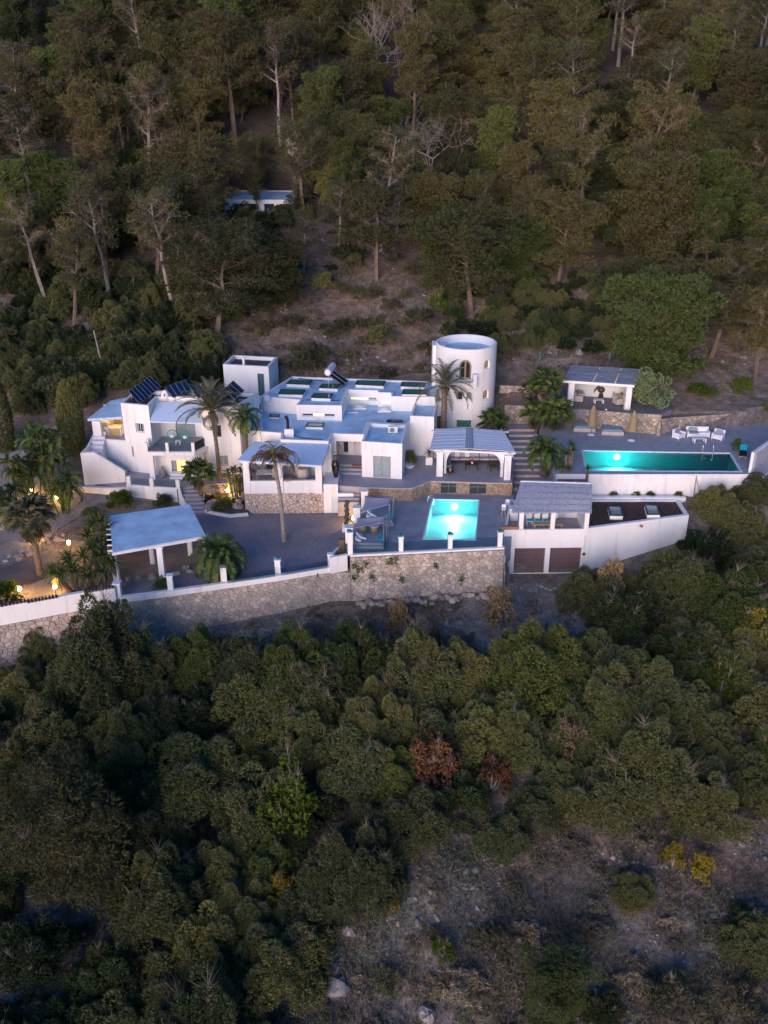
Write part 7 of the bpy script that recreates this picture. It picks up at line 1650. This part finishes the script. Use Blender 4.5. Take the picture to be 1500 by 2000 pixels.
# round turquoise chairs on the balcony
def acapulco(name, label, loc, rz, mat='teal_plastic'):
    r = thing(name, label, 'chair', loc, rz, 'turquoise round chairs on the balcony'); n = 20; pts = []
    for k in range(n+1): a = 2*math.pi*k/n; pts.append((.45*math.cos(a), .12-.28*math.sin(a)*-1*.6, .62+.36*math.sin(a)))
    MB().tube(pts, .035, 6, cap=False).build('hoop', mat, r); mb = MB(); c = (0, -.05, .38)
    for k in range(n): mb.bar(pts[k], (c[0]+.12*math.cos(2*math.pi*k/n), c[1], c[2]+.08*math.sin(2*math.pi*k/n)), .018)
    mb.build('cord_seat', mat, r); MB().ball((0, 0, .48), .2, 10, 6, (1, .5, .8)).build('cushion', 'white_fabric', r)
    for a in (.8, 2.3, 3.9, 5.4): MB().bar((.28*math.cos(a), .28*math.sin(a), 0), (.1*math.cos(a), .1*math.sin(a)-.03, .4), .025).build('leg', mat, r)
for px, py, lab in ((337, 862, 'turquoise round string chair on the balcony, the left one'), (362, 864, 'turquoise round string chair on the balcony, the right one')):
    p = G(px, py, zbf+.03); acapulco('string_chair', lab, (p[0], p[1], zbf+.03), .1)
p = G(349, 867, zbf+.03); table('side_table', 'tiny white side table between the turquoise chairs', (p[0], p[1]-.2, zbf+.03), .4, .35, .42, 'white_frame')
def cushion(r, x, y, z, sx, sy, sz, mat, rot=(0, 0, 0), name='cushion'):
    o = MB().box(-sx/2, sx/2, -sy/2, sy/2, -sz/2, sz/2).build(name, mat, r, bevel=min(sx, sy, sz)*.3); o.location = (x, y, z); o.rotation_euler = rot; return o
# sun beds with shade sails on the pool terrace
def daybed(loc, label, rz, towel=True):
    r = thing('day_bed', label, 'day bed', loc, rz, 'day beds under the shade sails'); MB().box(-1.15, 1.15, -.95, .95, 0, .28).build('base', 'cushion_grey', r, bevel=.03); cushion(r, 0, .0, .38, 2.1, 1.75, .2, 'cushion_grey', name='mattress')
    for k, (x, y) in enumerate(((-.85, -.4), (-.8, .35), (-.55, -.1))): cushion(r, x, y, .6, .5, .5, .16, 'white_fabric', (0, .5, .3*k), 'pillow')
    q = cushion(r, .85, .1, .50, .5, .7, .03, 'turquoise', (0, 0, .4), 'towel'); q['label'] = 'folded turquoise towel'; return r
daybed(G(722, 1062, 0), 'grey day bed with white pillows at the front corner of the pool terrace', R(-2)); daybed(G(742, 1018, 0), 'grey day bed under the rear shade sail', R(-2))
def sail(cs, sagv, label, name='shade_sail'):
    n = 10; mb = MB(); c = [Vector(a) for a in cs]
    for j in range(n+1):
        for i in range(n+1):
            u, v = i/n, j/n; pu = u+(0); e = .10*math.sin(math.pi*v); uu = u*(1-2*e*.5)+e*.5; e2 = .10*math.sin(math.pi*u); vv = v*(1-e2)+e2*.5
            p = c[0].lerp(c[1], uu).lerp(c[3].lerp(c[2], uu), vv); p.z -= sagv*math.sin(math.pi*u)*math.sin(math.pi*v); mb.v.append(tuple(p))
    mb.f = [(j*(n+1)+i, j*(n+1)+i+1, (j+1)*(n+1)+i+1, (j+1)*(n+1)+i) for j in range(n) for i in range(n)]
    r = thing(name, label, 'shade sail', (c[0].x, c[0].y, 0), 0, 'grey shade sails over the day beds'); s_ = mb.build('canopy', 'shade_fabric', r, True, smooth=True); sm = s_.modifiers.new('thickness', 'SOLIDIFY'); sm.thickness = .015
    return r
k3 = lambda x, y: (670+x*.10667, 960+y*.10667)
def sail_px(front_l, front_r, back_r, back_l, zl, zr, posts, label):
    cs = [G(*k3(*front_l), zl), G(*k3(*front_r), zr), G(*k3(*back_r), zr), G(*k3(*back_l), zl)]; r = sail(cs, .12, label)
    for c in (cs[1], cs[2]): MB().tube([(c[0], c[1], 0), (c[0], c[1], c[2]+.1)], .04, 8).build('pole', 'metal_grey', r, True)
sail_px((170, 680), (745, 575), (800, 440), (255, 480), 1.65, 2.35, None, 'front grey shade sail on two poles over the wicker table')
sail_px((320, 400), (845, 235), (915, 105), (400, 75), 1.65, 2.35, None, 'rear grey shade sail on two poles beside the tall white post')
p = G(726, 1040, 0); wt = thing('wicker_table', 'round wicker table between the day beds', 'table', (p[0]+.2, p[1], 0)); MB().lathe([(.30, 0), (.26, .3), (.34, .62)], 18).build('base', 'wicker', wt); MB().lathe([(.42, .62), (.44, .66), (.42, .69)], 20).build('tabletop', 'grey_wicker', wt)
wc = thing('wicker_chair', 'round backed wicker chair beside the wicker table', 'chair', (p[0]-.75, p[1]-.25, 0), .3); MB().lathe([(.30, 0), (.34, .3), (.36, .38)], 16).build('seat', 'wicker', wc)
mb = MB(); 
for i in range(13):
    a = R(60)+R(240)*i/12; mb.v += [(.34*math.cos(a), .34*math.sin(a), .36), (.40*math.cos(a), .40*math.sin(a), .78)]
mb.f = [(2*i, 2*i+2, 2*i+3, 2*i+1) for i in range(12)]; o = mb.build('backrest', 'wicker', wc); o.modifiers.new('thickness', 'SOLIDIFY').thickness = .05
# pool ladders
def ladder(px, py, z, label, rz, w_=.5):
    p = G(px, py, z); r = thing('pool_ladder', label, 'ladder', p, rz)
    for s_ in (-w_/2, w_/2): MB().tube([(s_, .45, 0), (s_, .45, .55), (s_, .3, .72), (s_, .1, .70), (s_, 0, .5), (s_, -.03, -.6)], .025, 7).build('handrail', 'steel', r)
    for k in range(3): MB().box(-w_/2, w_/2, -.06, .02, -.2-.18*k, -.17-.18*k).build('rung', 'steel', r)
ladder(846, 985, 0, 'steel pool ladder at the left side of the lower pool', R(83)); ladder(1382, 886, 2.4, 'steel pool ladder at the back of the upper pool', 0, .9)
# sofa group under the big pergola
def seat_block(r, x, y, w_, d, z0, mat, cm, back='y', nback=1):
    MB().box(x-w_/2, x+w_/2, y-d/2, y+d/2, z0+.12, z0+.32).build('seat_base', mat, r, bevel=.02); n = nback
    for k in range(n):
        ww = w_/n; cushion(r, x-w_/2+ww*(k+.5), y-.02, z0+.40, ww*.96, d*.95, .16, cm, name='seat_cushion')
        cushion(r, x-w_/2+ww*(k+.5), y+d/2-.1, z0+.66, ww*.94, .18, .42, cm, (R(-10), 0, 0), 'back_cushion')
so = thing('sofa', 'long mauve grey sofa with back cushions under the big pergola', 'sofa', (0, 0, 0)); so.location = (xl+2.85, 78.9, 1.15); seat_block(so, .0, 0, 5.3, .8, 0, 'dark_wood', 'cushion', nback=6)
for x_ in (-1.1, -.2): cushion(so, x_, .12, .70, .45, .14, .42, 'white_fabric', (R(-18), 0, 0), 'white_pillow')
s2 = thing('sofa', 'grey side sofa at the left end under the big pergola', 'sofa', (xl+.75, 77.6, 1.15)); MB().box(-.4, .4, -.9, .9, .1, .35).build('seat_base', 'dark_wood', s2); cushion(s2, .05, 0, .43, .7, 1.7, .18, 'cushion_grey', name='seat_cushion'); cushion(s2, -.3, 0, .7, .18, 1.7, .45, 'cushion_grey', name='back_cushion')
tb1 = table('coffee_table', 'dark wooden coffee table with a flower pot under the big pergola', (xl+2.9, 77.3, 1.15), 1.15, .7, .5, 'dark_wood', lw=.09); fp = thing('flower_pot', 'small white pot with red flowers on the coffee table', 'flower pot', (xl+2.95, 77.3, 1.65)); MB().lathe([(.06, 0), (.09, .2)], 12).build('pot', 'white_fabric', fp); MB().ball((0, 0, .28), .14, 9, 6).build('flowers', 'red_flower', fp)
def slat_chair(loc, rz, label):
    r = thing('slatted_chair', label, 'chair', loc, rz)
    for k in range(5): MB().box(-.33, .33, -.3+k*.13, -.2+k*.13, .38, .42).build('seat_slat', 'dark_wood', r); 
    for k in range(4): MB().bar((-.33, .32+k*.03, .5+k*.12), (.33, .32+k*.03, .5+k*.12), .02, .08).build('back_slat', 'dark_wood', r)
    for sx in (-.34, .34): MB().box(sx-.03, sx+.03, -.33, -.27, 0, .6).build('leg', 'dark_wood', r); MB().box(sx-.03, sx+.03, .30, .36, 0, .95).build('leg', 'dark_wood', r); MB().box(sx-.035, sx+.035, -.33, .33, .6, .63).build('armrest', 'dark_wood', r)
slat_chair((xl+4.75, 77.1, 1.15), R(200), 'dark slatted wooden chair at the right under the big pergola')
ln = thing('lantern_table', 'low dark stand with a yellow candle lantern at the left of the big pergola', 'table', (xl+.95, 76.0, 1.15)); MB().lathe([(.30, .28), (.32, .32)], 14).build('tabletop', 'dark_wood', ln)
for a in (0, 2.1, 4.2): MB().bar((.25*math.cos(a), .25*math.sin(a), 0), (.15*math.cos(a), .15*math.sin(a), .28), .05).build('leg', 'dark_wood', ln)
l2 = thing('candle_lantern', 'yellowish candle lantern on the low dark stand', 'lantern', (xl+.95, 76.0, 1.47)); MB().lathe([(.09, 0), (.09, .34)], 10).build('glass', 'thatch', l2); MB().lathe([(.11, .34), (.03, .42)], 10).build('cap', 'dark_wood', l2)
# potted plant on white plinth by shutter door
p = G(838, 908, 1.15); q_ = thing('plinth', 'white plinth left of the big pergola', 'plinth', (p[0], p[1]+.2, 1.15)); MB().box(-.3, .3, -.25, .25, 0, .7).build('block', 'plaster', q_); q2 = thing('potted_plant', 'leafy plant in a brown pot on the white plinth', 'plant', (p[0], p[1]+.2, 1.85)); MB().lathe([(.11, 0), (.16, .25)], 12).build('pot', 'planter_clay', q2); crown_of(q2, .25, YUC, 26, -.4, 1.4, 'leaf', .85, 4)
bw_ = MB().lathe([(.3, 0), (.5, .25), (.47, .3)], 16).build('bowl_planter', 'white_wicker'); bw_.location = (H(800, 905, 77.9)[0], 77.6, 1.16); tag(bw_, 'round white bowl planter by the terrace door', 'planter')
# bar furniture
cb = thing('bar_counter', 'outdoor bar counter under the lath pergola', 'bar', (13, 70, 0)); MB().box(-2.2, 1.6, .4, 1.0, 0, 1.0).build('counter', 'plaster', cb); MB().box(-2.3, 1.7, .3, 1.1, 1.0, 1.06).build('countertop', 'dark_wood', cb); MB().box(-2.0, 2.2, 1.6, 1.7, .9, 2.1).build('shelf_panel', 'dark_wood', cb)
def chair(loc, rz, label, mat, cm, group=None):
    r = thing('chair', label, 'chair', loc, rz, group); MB().box(-.24, .24, -.24, .24, .42, .47).build('seat', mat, r, bevel=.01); cushion(r, 0, 0, .5, .42, .42, .07, cm); MB().box(-.24, .24, .21, .25, .5, .95).build('backrest', mat, r, bevel=.01)
    for sx in (-.21, .21):
        for sy in (-.21, .21): MB().box(sx-.02, sx+.02, sy-.02, sy+.02, 0, .42).build('leg', mat, r)
    return r
for i, px in enumerate((1036, 1052, 1068, 1087)):
    p = G(px, 1026, .3); chair((p[0], p[1]+.6, .0), .1, ('white chair with blue cushion at the bar table, first from the left', 'white chair with blue cushion at the bar table, second from the left', 'white chair with blue cushion at the bar table, third from the left', 'white chair behind the middle pergola post')[i], 'white_frame', 'turquoise' if i < 3 else 'cushion_grey', 'white chairs at the bar table')
table('bar_table', 'wooden table in front of the row of white chairs', (12.9, 67.15, 0), 2.2, .6, .72, 'pale_wood')
def stool(loc, label):
    r = thing('bar_stool', label, 'bar stool', loc, 0, 'bar stools at the left of the lath pergola'); MB().lathe([(.2, .72), (.22, .76), (.2, .8)], 14).build('seat', 'balustrade_glass' if False else 'white_frame', r)
    for a in (.8, 2.4, 3.9, 5.5): MB().bar((.26*math.cos(a), .26*math.sin(a), 0), (.1*math.cos(a), .1*math.sin(a), .72), .03).build('leg', 'pale_wood', r)
    mb = MB(); 
    for i in range(7): a = R(30)+R(120)*i/6; mb.v += [(.2*math.cos(a), .2*math.sin(a), .78), (.22*math.cos(a), .22*math.sin(a), 1.05)]
    mb.f = [(2*i, 2*i+2, 2*i+3, 2*i+1) for i in range(6)]; mb.build('backrest', 'white_frame', r)
p = G(983, 1010, 0); stool(p, 'pale bar stool at the left edge of the bar, the front one'); p = G(990, 1000, 0); stool(p, 'pale bar stool at the left edge of the bar, the rear one')
p = G(1001, 1015, 0); cc = thing('bar_block', 'white masonry block at the left end of the bar', 'counter', (p[0]+.05, p[1], 0)); MB().box(-.3, .35, -.2, .5, 0, 1.0).build('block', 'plaster', cc); MB().box(-.36, .41, -.26, .56, 1.0, 1.06).build('slab_top', 'coping', cc)
p = G(992, 1031, .56); pb_ = thing('planter_box', 'terracotta coloured planter box on the garage parapet', 'planter', (p[0]+.1, 66.42, .55)); MB().box(-.72, .72, -.12, .12, 0, .26).build('box', 'planter_clay', pb_, bevel=.01)
for k in range(9): MB().ball((-.62+k*.155, 0, .28), .06, 6, 4).build('plant_tuft', 'bark', pb_)
# upper deck: big beds, umbrellas, statue, wicker set, lounger
def bigbed(p, label, towels):
    r = thing('double_day_bed', label, 'day bed', p, R(-7), 'wicker double day beds on the upper deck'); MB().box(-1.0, 1.0, -1.1, 1.1, 0, .36).build('base', 'grey_wicker', r, bevel=.02); cushion(r, 0, 0, .45, 1.8, 2.05, .18, 'cushion_grey', name='mattress')
    for x in (-.4, .4): cushion(r, x, .75, .62, .6, .4, .16, 'white_fabric', (R(-20), 0, .1), 'pillow')
    for x in towels: q = cushion(r, x, -.5, .57, .32, .32, .07, 'turquoise', (0, 0, .4), 'towel_roll'); q['label'] = 'rolled turquoise towel'
p = G(*c4(440, 985), 2.4); bigbed((p[0], p[1]+1.15, 2.4), 'wicker double day bed at the left, behind a straw umbrella', (-.3,)); p = G(*c4(815, 1030), 2.4); bigbed((p[0], p[1]+1.15, 2.4), 'wicker double day bed with two turquoise towels, the right one', (-.45, .35))
def umbrella(px, py, label):
    p = G(px, py, 2.4); r = thing('straw_umbrella', label, 'umbrella', p, 0, 'closed straw umbrellas on the upper deck'); MB().lathe([(.34, 0), (.30, .06), (.08, .12)], 16).build('base_plate', 'coping', r); MB().tube([(0, 0, .1), (0, 0, 2.85)], .03, 8).build('pole', 'steel', r)
    MB().lathe([(.46, .95), (.44, 1.1), (.32, 1.8), (.22, 2.5), (.07, 2.85)], 18).build('thatch', 'thatch', r)
    rs = np.random.default_rng(int(px)); t_ = rs.uniform(0, 1, 420); ph = rs.uniform(0, 6.28, 420); rr_ = .43-.33*t_; V = tufts(np.stack([rr_*np.cos(ph), rr_*np.sin(ph), 1.0+1.7*t_], 1), np.stack([np.cos(ph)*.1, np.sin(ph)*.1, -np.ones(420)], 1), 2, .28, .03, rs, -.6); tag(obj('straw_fringe', tri_mesh('straw_fringe', V, 'thatch'), r), kind='stuff')
umbrella(1154.5, 849, 'closed straw umbrella in front of the left day bed'); umbrella(1233, 860, 'closed straw umbrella right of the day beds')
p = G(1180, 836, 2.4); s_ = MB().lathe([(.26, 0), (.28, .1), (.24, .6), (.34, 1.1), (.22, 1.45), (.09, 1.55), (.15, 1.72), (.12, 1.88), (.03, 1.95)], 9).build('silver_statue', 'silver'); s_.location = p; tag(s_, 'shiny silver statue standing between the two double day beds', 'statue')
p = G(1284, 848, 2.4); s_ = MB().lathe([(.18, 0), (.15, .5), (.2, .8), (.09, 1.0), (.12, 1.15), (.03, 1.3)], 9).build('pale_statue', 'dry_stone'); s_.location = (p[0], p[1]-.25, 2.4); tag(s_, 'small pale stone statue by the end of the higher dry stone wall', 'statue')
p = G(1398, 808, 4.4); s_ = MB().lathe([(.16, 0), (.14, .5), (.18, .7), (.08, .85), (.11, 1.0), (.03, 1.1)], 9).build('pale_statue', 'dry_stone'); s_.location = (p[0], p[1], T(p[0], p[1])); tag(s_, 'pale stone figure on the bare earth above the lower wall', 'statue')
def wsofa(loc, w_, rz, label, n, cat, name):
    r = thing(name, label, cat, loc, rz, 'white wicker seats on the upper deck'); MB().box(-w_/2, w_/2, -.38, .38, .08, .36).build('seat_base', 'white_wicker', r, bevel=.02); MB().box(-w_/2, w_/2, .27, .40, .36, .86).build('backrest', 'white_wicker', r, bevel=.03)
    for s_ in (-1, 1): MB().box(s_*(w_/2-.07)-.07, s_*(w_/2-.07)+.07, -.38, .30, .36, .60).build('armrest', 'white_wicker', r, bevel=.03)
    iw = (w_-.3)/n
    for k in range(n): cushion(r, -w_/2+.15+iw*(k+.5), -.04, .42, iw*.96, .62, .12, 'cushion_grey' if k == 0 and n > 1 else 'white_fabric', name='seat_cushion'); cushion(r, -w_/2+.15+iw*(k+.5), .2, .64, iw*.9, .12, .36, 'cushion_grey' if k == 0 else 'white_fabric', (R(-12), 0, 0), 'back_cushion')
    for sx in (-1, 1):
        for sy in (-1, 1): MB().box(sx*(w_/2-.06)-.04, sx*(w_/2-.06)+.04, sy*.33-.04, sy*.33+.04, 0, .08).build('foot', 'white_wicker', r)
p = G(1365, 856, 2.4); wsofa((p[0], p[1]+.5, 2.4), 2.05, R(-3), 'white wicker sofa in the middle of the set on the upper deck', 2, 'sofa', 'wicker_sofa'); p = G(1327, 858, 2.4); wsofa((p[0], p[1]+.35, 2.4), 1.0, R(38), 'white wicker armchair left of the white sofa', 1, 'armchair', 'wicker_armchair'); p = G(1404, 860, 2.4); wsofa((p[0], p[1]+.35, 2.4), 1.0, R(-38), 'white wicker armchair right of the white sofa', 1, 'armchair', 'wicker_armchair')
p = G(1366, 864, 2.4); table('wicker_table', 'low white wicker table in front of the white sofa', (p[0], p[1]+.1, 2.4), 1.1, .6, .42, 'white_wicker', lw=.1)
p = G(1450, 893, 2.4); lg_ = thing('sun_lounger', 'dark sun lounger with a turquoise cushion next to the end wall', 'sun lounger', p, R(-20)); MB().box(-.32, .32, -.6, 1.2, .22, .28).build('frame', 'pale_wood', lg_); cushion(lg_, 0, .1, .34, .6, 1.3, .12, 'navy_cushion', name='mattress'); cushion(lg_, 0, .95, .58, .6, .6, .1, 'turquoise', (R(35), 0, 0), 'headrest_cushion')
for sx in (-.26, .26):
    for sy in (-.5, 1.1): MB().box(sx-.03, sx+.03, sy-.03, sy+.03, 0, .22).build('leg', 'pale_wood', lg_)
# garden pergola furniture
def garm(loc, rz, label):
    r = thing('wicker_armchair', label, 'armchair', loc, rz, 'wicker armchairs under the garden pergola'); MB().box(-.42, .42, -.42, .42, .08, .42).build('seat_base', 'grey_wicker', r, bevel=.03); MB().box(-.42, .42, .28, .44, .42, .95).build('backrest', 'grey_wicker', r, bevel=.05)
    for s_ in (-1, 1): MB().box(s_*.36-.08, s_*.36+.08, -.42, .3, .42, .66).build('armrest', 'grey_wicker', r, bevel=.04)
    cushion(r, 0, -.05, .48, .55, .6, .12, 'cushion'); cushion(r, 0, .2, .75, .5, .14, .45, 'thatch', (R(-12), 0, R(8)), 'back_cushion'); MB().box(-.4, .4, -.4, .4, 0, .08).build('feet', 'dark_wood', r)
c4g = lambda x, y, z: G(*c4(x, y), z)
p = c4g(355, 590, 4.1); garm((p[0], p[1]+.4, 4.1), R(70), 'wicker armchair at the left front of the garden pergola'); p = c4g(390, 500, 4.1); garm((p[0]-.1, p[1]+.3, 4.1), R(40), 'wicker armchair at the left rear of the garden pergola')
p = c4g(880, 630, 4.1); garm((p[0], p[1]+.4, 4.1), R(-70), 'wicker armchair at the right front of the garden pergola'); p = c4g(860, 540, 4.1); garm((p[0]+.1, p[1]+.3, 4.1), R(-40), 'wicker armchair at the right rear of the garden pergola')
p = c4g(612, 600, 4.1); table('low_table', 'low pale chinese style table under the garden pergola', (p[0], p[1]+.2, 4.1), .9, .55, .36, 'coping', lw=.12)
p = c4g(640, 520, 4.1); e_ = thing('elephant_statue', 'dark grey rearing figure statue at the back of the garden pergola', 'statue', (p[0], p[1]+.1, 4.1)); MB().lathe([(.3, 0), (.22, .15), (.2, .4)], 10).build('pedestal', 'dark_wood', e_); mb = MB(); mb.ball((0, 0, .75), .34, 10, 7, (1.1, .7, 1)); mb.ball((-.35, -.1, .95), .2, 8, 6); mb.tube([(-.5, -.1, .95), (-.7, -.15, .7), (-.75, -.15, .45)], [.09, .07, .04], 6); mb.build('figure', 'bronze', e_, smooth=True)
p = c4g(655, 430, 4.1); MB().box(-.35, .35, -.05, .05, 0, 1.6).build('wooden_screen', 'wood').location = (p[0]+.1, p[1]+.3, 4.1+.3); tag(bpy.data.objects['wooden_screen'], 'brown wooden screen behind the figure in the garden pergola', 'screen')
# porch furniture, and a dark sheet added behind to darken the interior
gl_ = MB(); wallstrip('x', [(-10.4, 77.45), (-8.9, 77.15), (-5.0, 76.0)], 1.16, 3.7, .03, 'x').build('porch_dark_sheet', 'dark_glass', porch, True)
for (px, lab, s_) in ((590, 'round pale wicker chair at the right inside the covered porch', .55), (540, 'round pale wicker chair in the middle of the covered porch', .5)):
    p = G(px, 940, 1.6); r = thing('egg_chair', lab, 'chair', (p[0], 74.6, 1.16)); MB().lathe([(.2, 0), (s_*.7, .1), (s_, .5), (s_*.95, .95), (s_*.8, 1.2)], 16).build('shell', 'grey_wicker', r); MB().ball((0, 0, .95), s_*.8, 10, 6, (1, 1, .4)).build('cushion', 'cushion', r)
table('porch_table', 'pale dining table at the left inside the covered porch', (-10.0, 74.8, 1.16), 1.8, 1.0, .75, 'white_frame')
# poles and fence bits
def pole(px, pyb, pyt, w_, label, Y=None, mat='grey_bark', name='pole', lean=0):
    x, y, z = hit(px, pyb); zt = H(px+lean, pyt, y); r = MB().tube([(0, 0, -.3), (zt[0]-x, 0, zt[2]-z)], [w_, w_*.8], 7).build(name, mat); r.location = (x, y, z); tag(r, label, 'pole')
pole(207, 745, 645, .09, 'leaning pale wooden pole on the slope behind the left house', lean=-24); pole(620, 1180, 1120, .05, 'rusty iron post in front of the low stone wall', mat='iron_post'); pole(1138, 495, 468, .05, 'thin white post among the pines of the right slope, left one'); pole(1180, 495, 474, .05, 'thin white post among the pines of the right slope, right one')
x, y, z = H(1353, 985, 72.62)[0], 72.75, .3; r = thing('fence_post', 'thin metal fence post with braces in front of the pool wall', 'fence post', (x, y, z)); MB().tube([(0, 0, 0), (0, 0, 2.1)], .03, 6).build('post', 'metal_grey', r); MB().tube([(0, 0, 1.9), (.6, .1, .3)], .02, 5).build('brace', 'metal_grey', r)
l_ = MB().tube([G(*(690+0, 1012), -.2), G(692, 1012, -.2)], .02, 5)
# trees left of the driveway
x, y, z = hit(0, 1085); plant_at(x-1.5, y, 'P', .55, 'thick trunk of a pine cut by the left edge beside the driveway', None, 0)
# antenna on the villa roof
p = G(*c2(130, 480), zm1); an_ = thing('roof_antenna', 'thin roof antenna with a small dish at the left of the villa roof', 'antenna', (p[0], p[1], zm1)); MB().tube([(0, 0, 0), (0, 0, 1.8)], .03, 6).build('mast', 'metal_grey', an_); o = MB().lathe([(.02, 0), (.2, .05), (.32, .12)], 14).build('dish', 'white_frame', an_); o.location = (.35, -.05, 1.5); o.rotation_euler = (R(60), 0, R(40)); MB().tube([(0, 0, 1.5), (.35, -.05, 1.5)], .02, 5).build('dish_arm', 'metal_grey', an_)

# reddish track on the lower right with its row of pale stones, plants growing out of the stone wall
def hp(a, b): q = hit(a, b); return (q[0], q[1])
sheet('earth_track', [hp(*q) for q in ((1120, 1645), (1200, 1640), (1300, 1640), (1500, 1690), (1560, 1720), (1560, 1790), (1400, 1768), (1330, 1748), (1250, 1712), (1120, 1668))], 'red_earth', .04)
for i in range(30):
    t_ = i/29; px = 1130+t_*330; py = 1662+t_*95+8*math.sin(t_*9); x, y, z = hit(px, py); boulder(x, y+random.uniform(-.3, .3), random.uniform(.10, .26), 'pale stone of the broken row along the reddish track', 400+i, .03, 'stones along the reddish track', mat='dry_stone')
for i in range(26):
    px, py = random.uniform(700, 880), random.uniform(1800, 1960); x, y, z = hit(px, py); boulder(x, y, random.uniform(.10, .24), 'pale broken rock lying in the clearing at the bottom', 440+i, .02, 'broken rocks in the bottom clearing', mat='dry_stone')
fl_ = Vector(WL[1][:2]); fr2 = Vector(WL[0][:2])
for i, (t_, zz) in enumerate(((.03, -.6), (.06, -.9), (.10, -.5), (.02, -1.5), (.25, -.5), (.28, -.4), (.14, -1.6), (.33, -1.9), (.55, -1.0), (.72, -2.2))):
    p = fl_.lerp(fr2, t_); rs = np.random.default_rng(500+i); c = rs.normal(0, .13, (26, 3))*np.array([1.2, .15, 1.4]); V = tufts(c, np.tile([[0, -.8, -.2]], (26, 1)), 3, .16, .08, rs, -.2)
    o = obj('wall_plant', tri_mesh('wall_plant', V, 'bright_leaf')); o.location = (p.x, p.y-.17-.07*(-zz), zz); tag(o, 'small green plant growing out of the pool terrace stone wall', 'plant', 'plants in the stone wall joints')

for i, (px, py, w_, k, v) in enumerate(((478, 428, 55, 'R', 0), (515, 432, 55, 'R', 1), (560, 424, 60, 'R', 0), (590, 410, 45, 'J', 0))):
    plant_px(px, py, w_, k, ('rounded bush hiding the left front of the forest house', 'dark bush hiding the middle of the forest house front', 'rounded bush hiding the right front of the forest house', 'plumed bush at the right corner of the forest house')[i], 'understorey bushes of the forest', v)
for i in range(26):
    px, py = 15+(i*37) % 235, 712+(i*53) % 82; k, v = (('R', 0), ('R', 1), ('J', 2), ('H', 2))[i % 4]
    if px > 165 and py > 745: py -= 45
    plant_px(px, py, random.uniform(42, 72), k, f"{'dark' if v == 1 else 'grey green'} {'shrub' if k == 'H' else 'bush'} on the bank behind the cypresses, {'close to the left edge' if px < 90 else 'between the cypresses' if px < 160 else 'near the left house roof'}", 'bushes on the bank behind the cypresses', v)
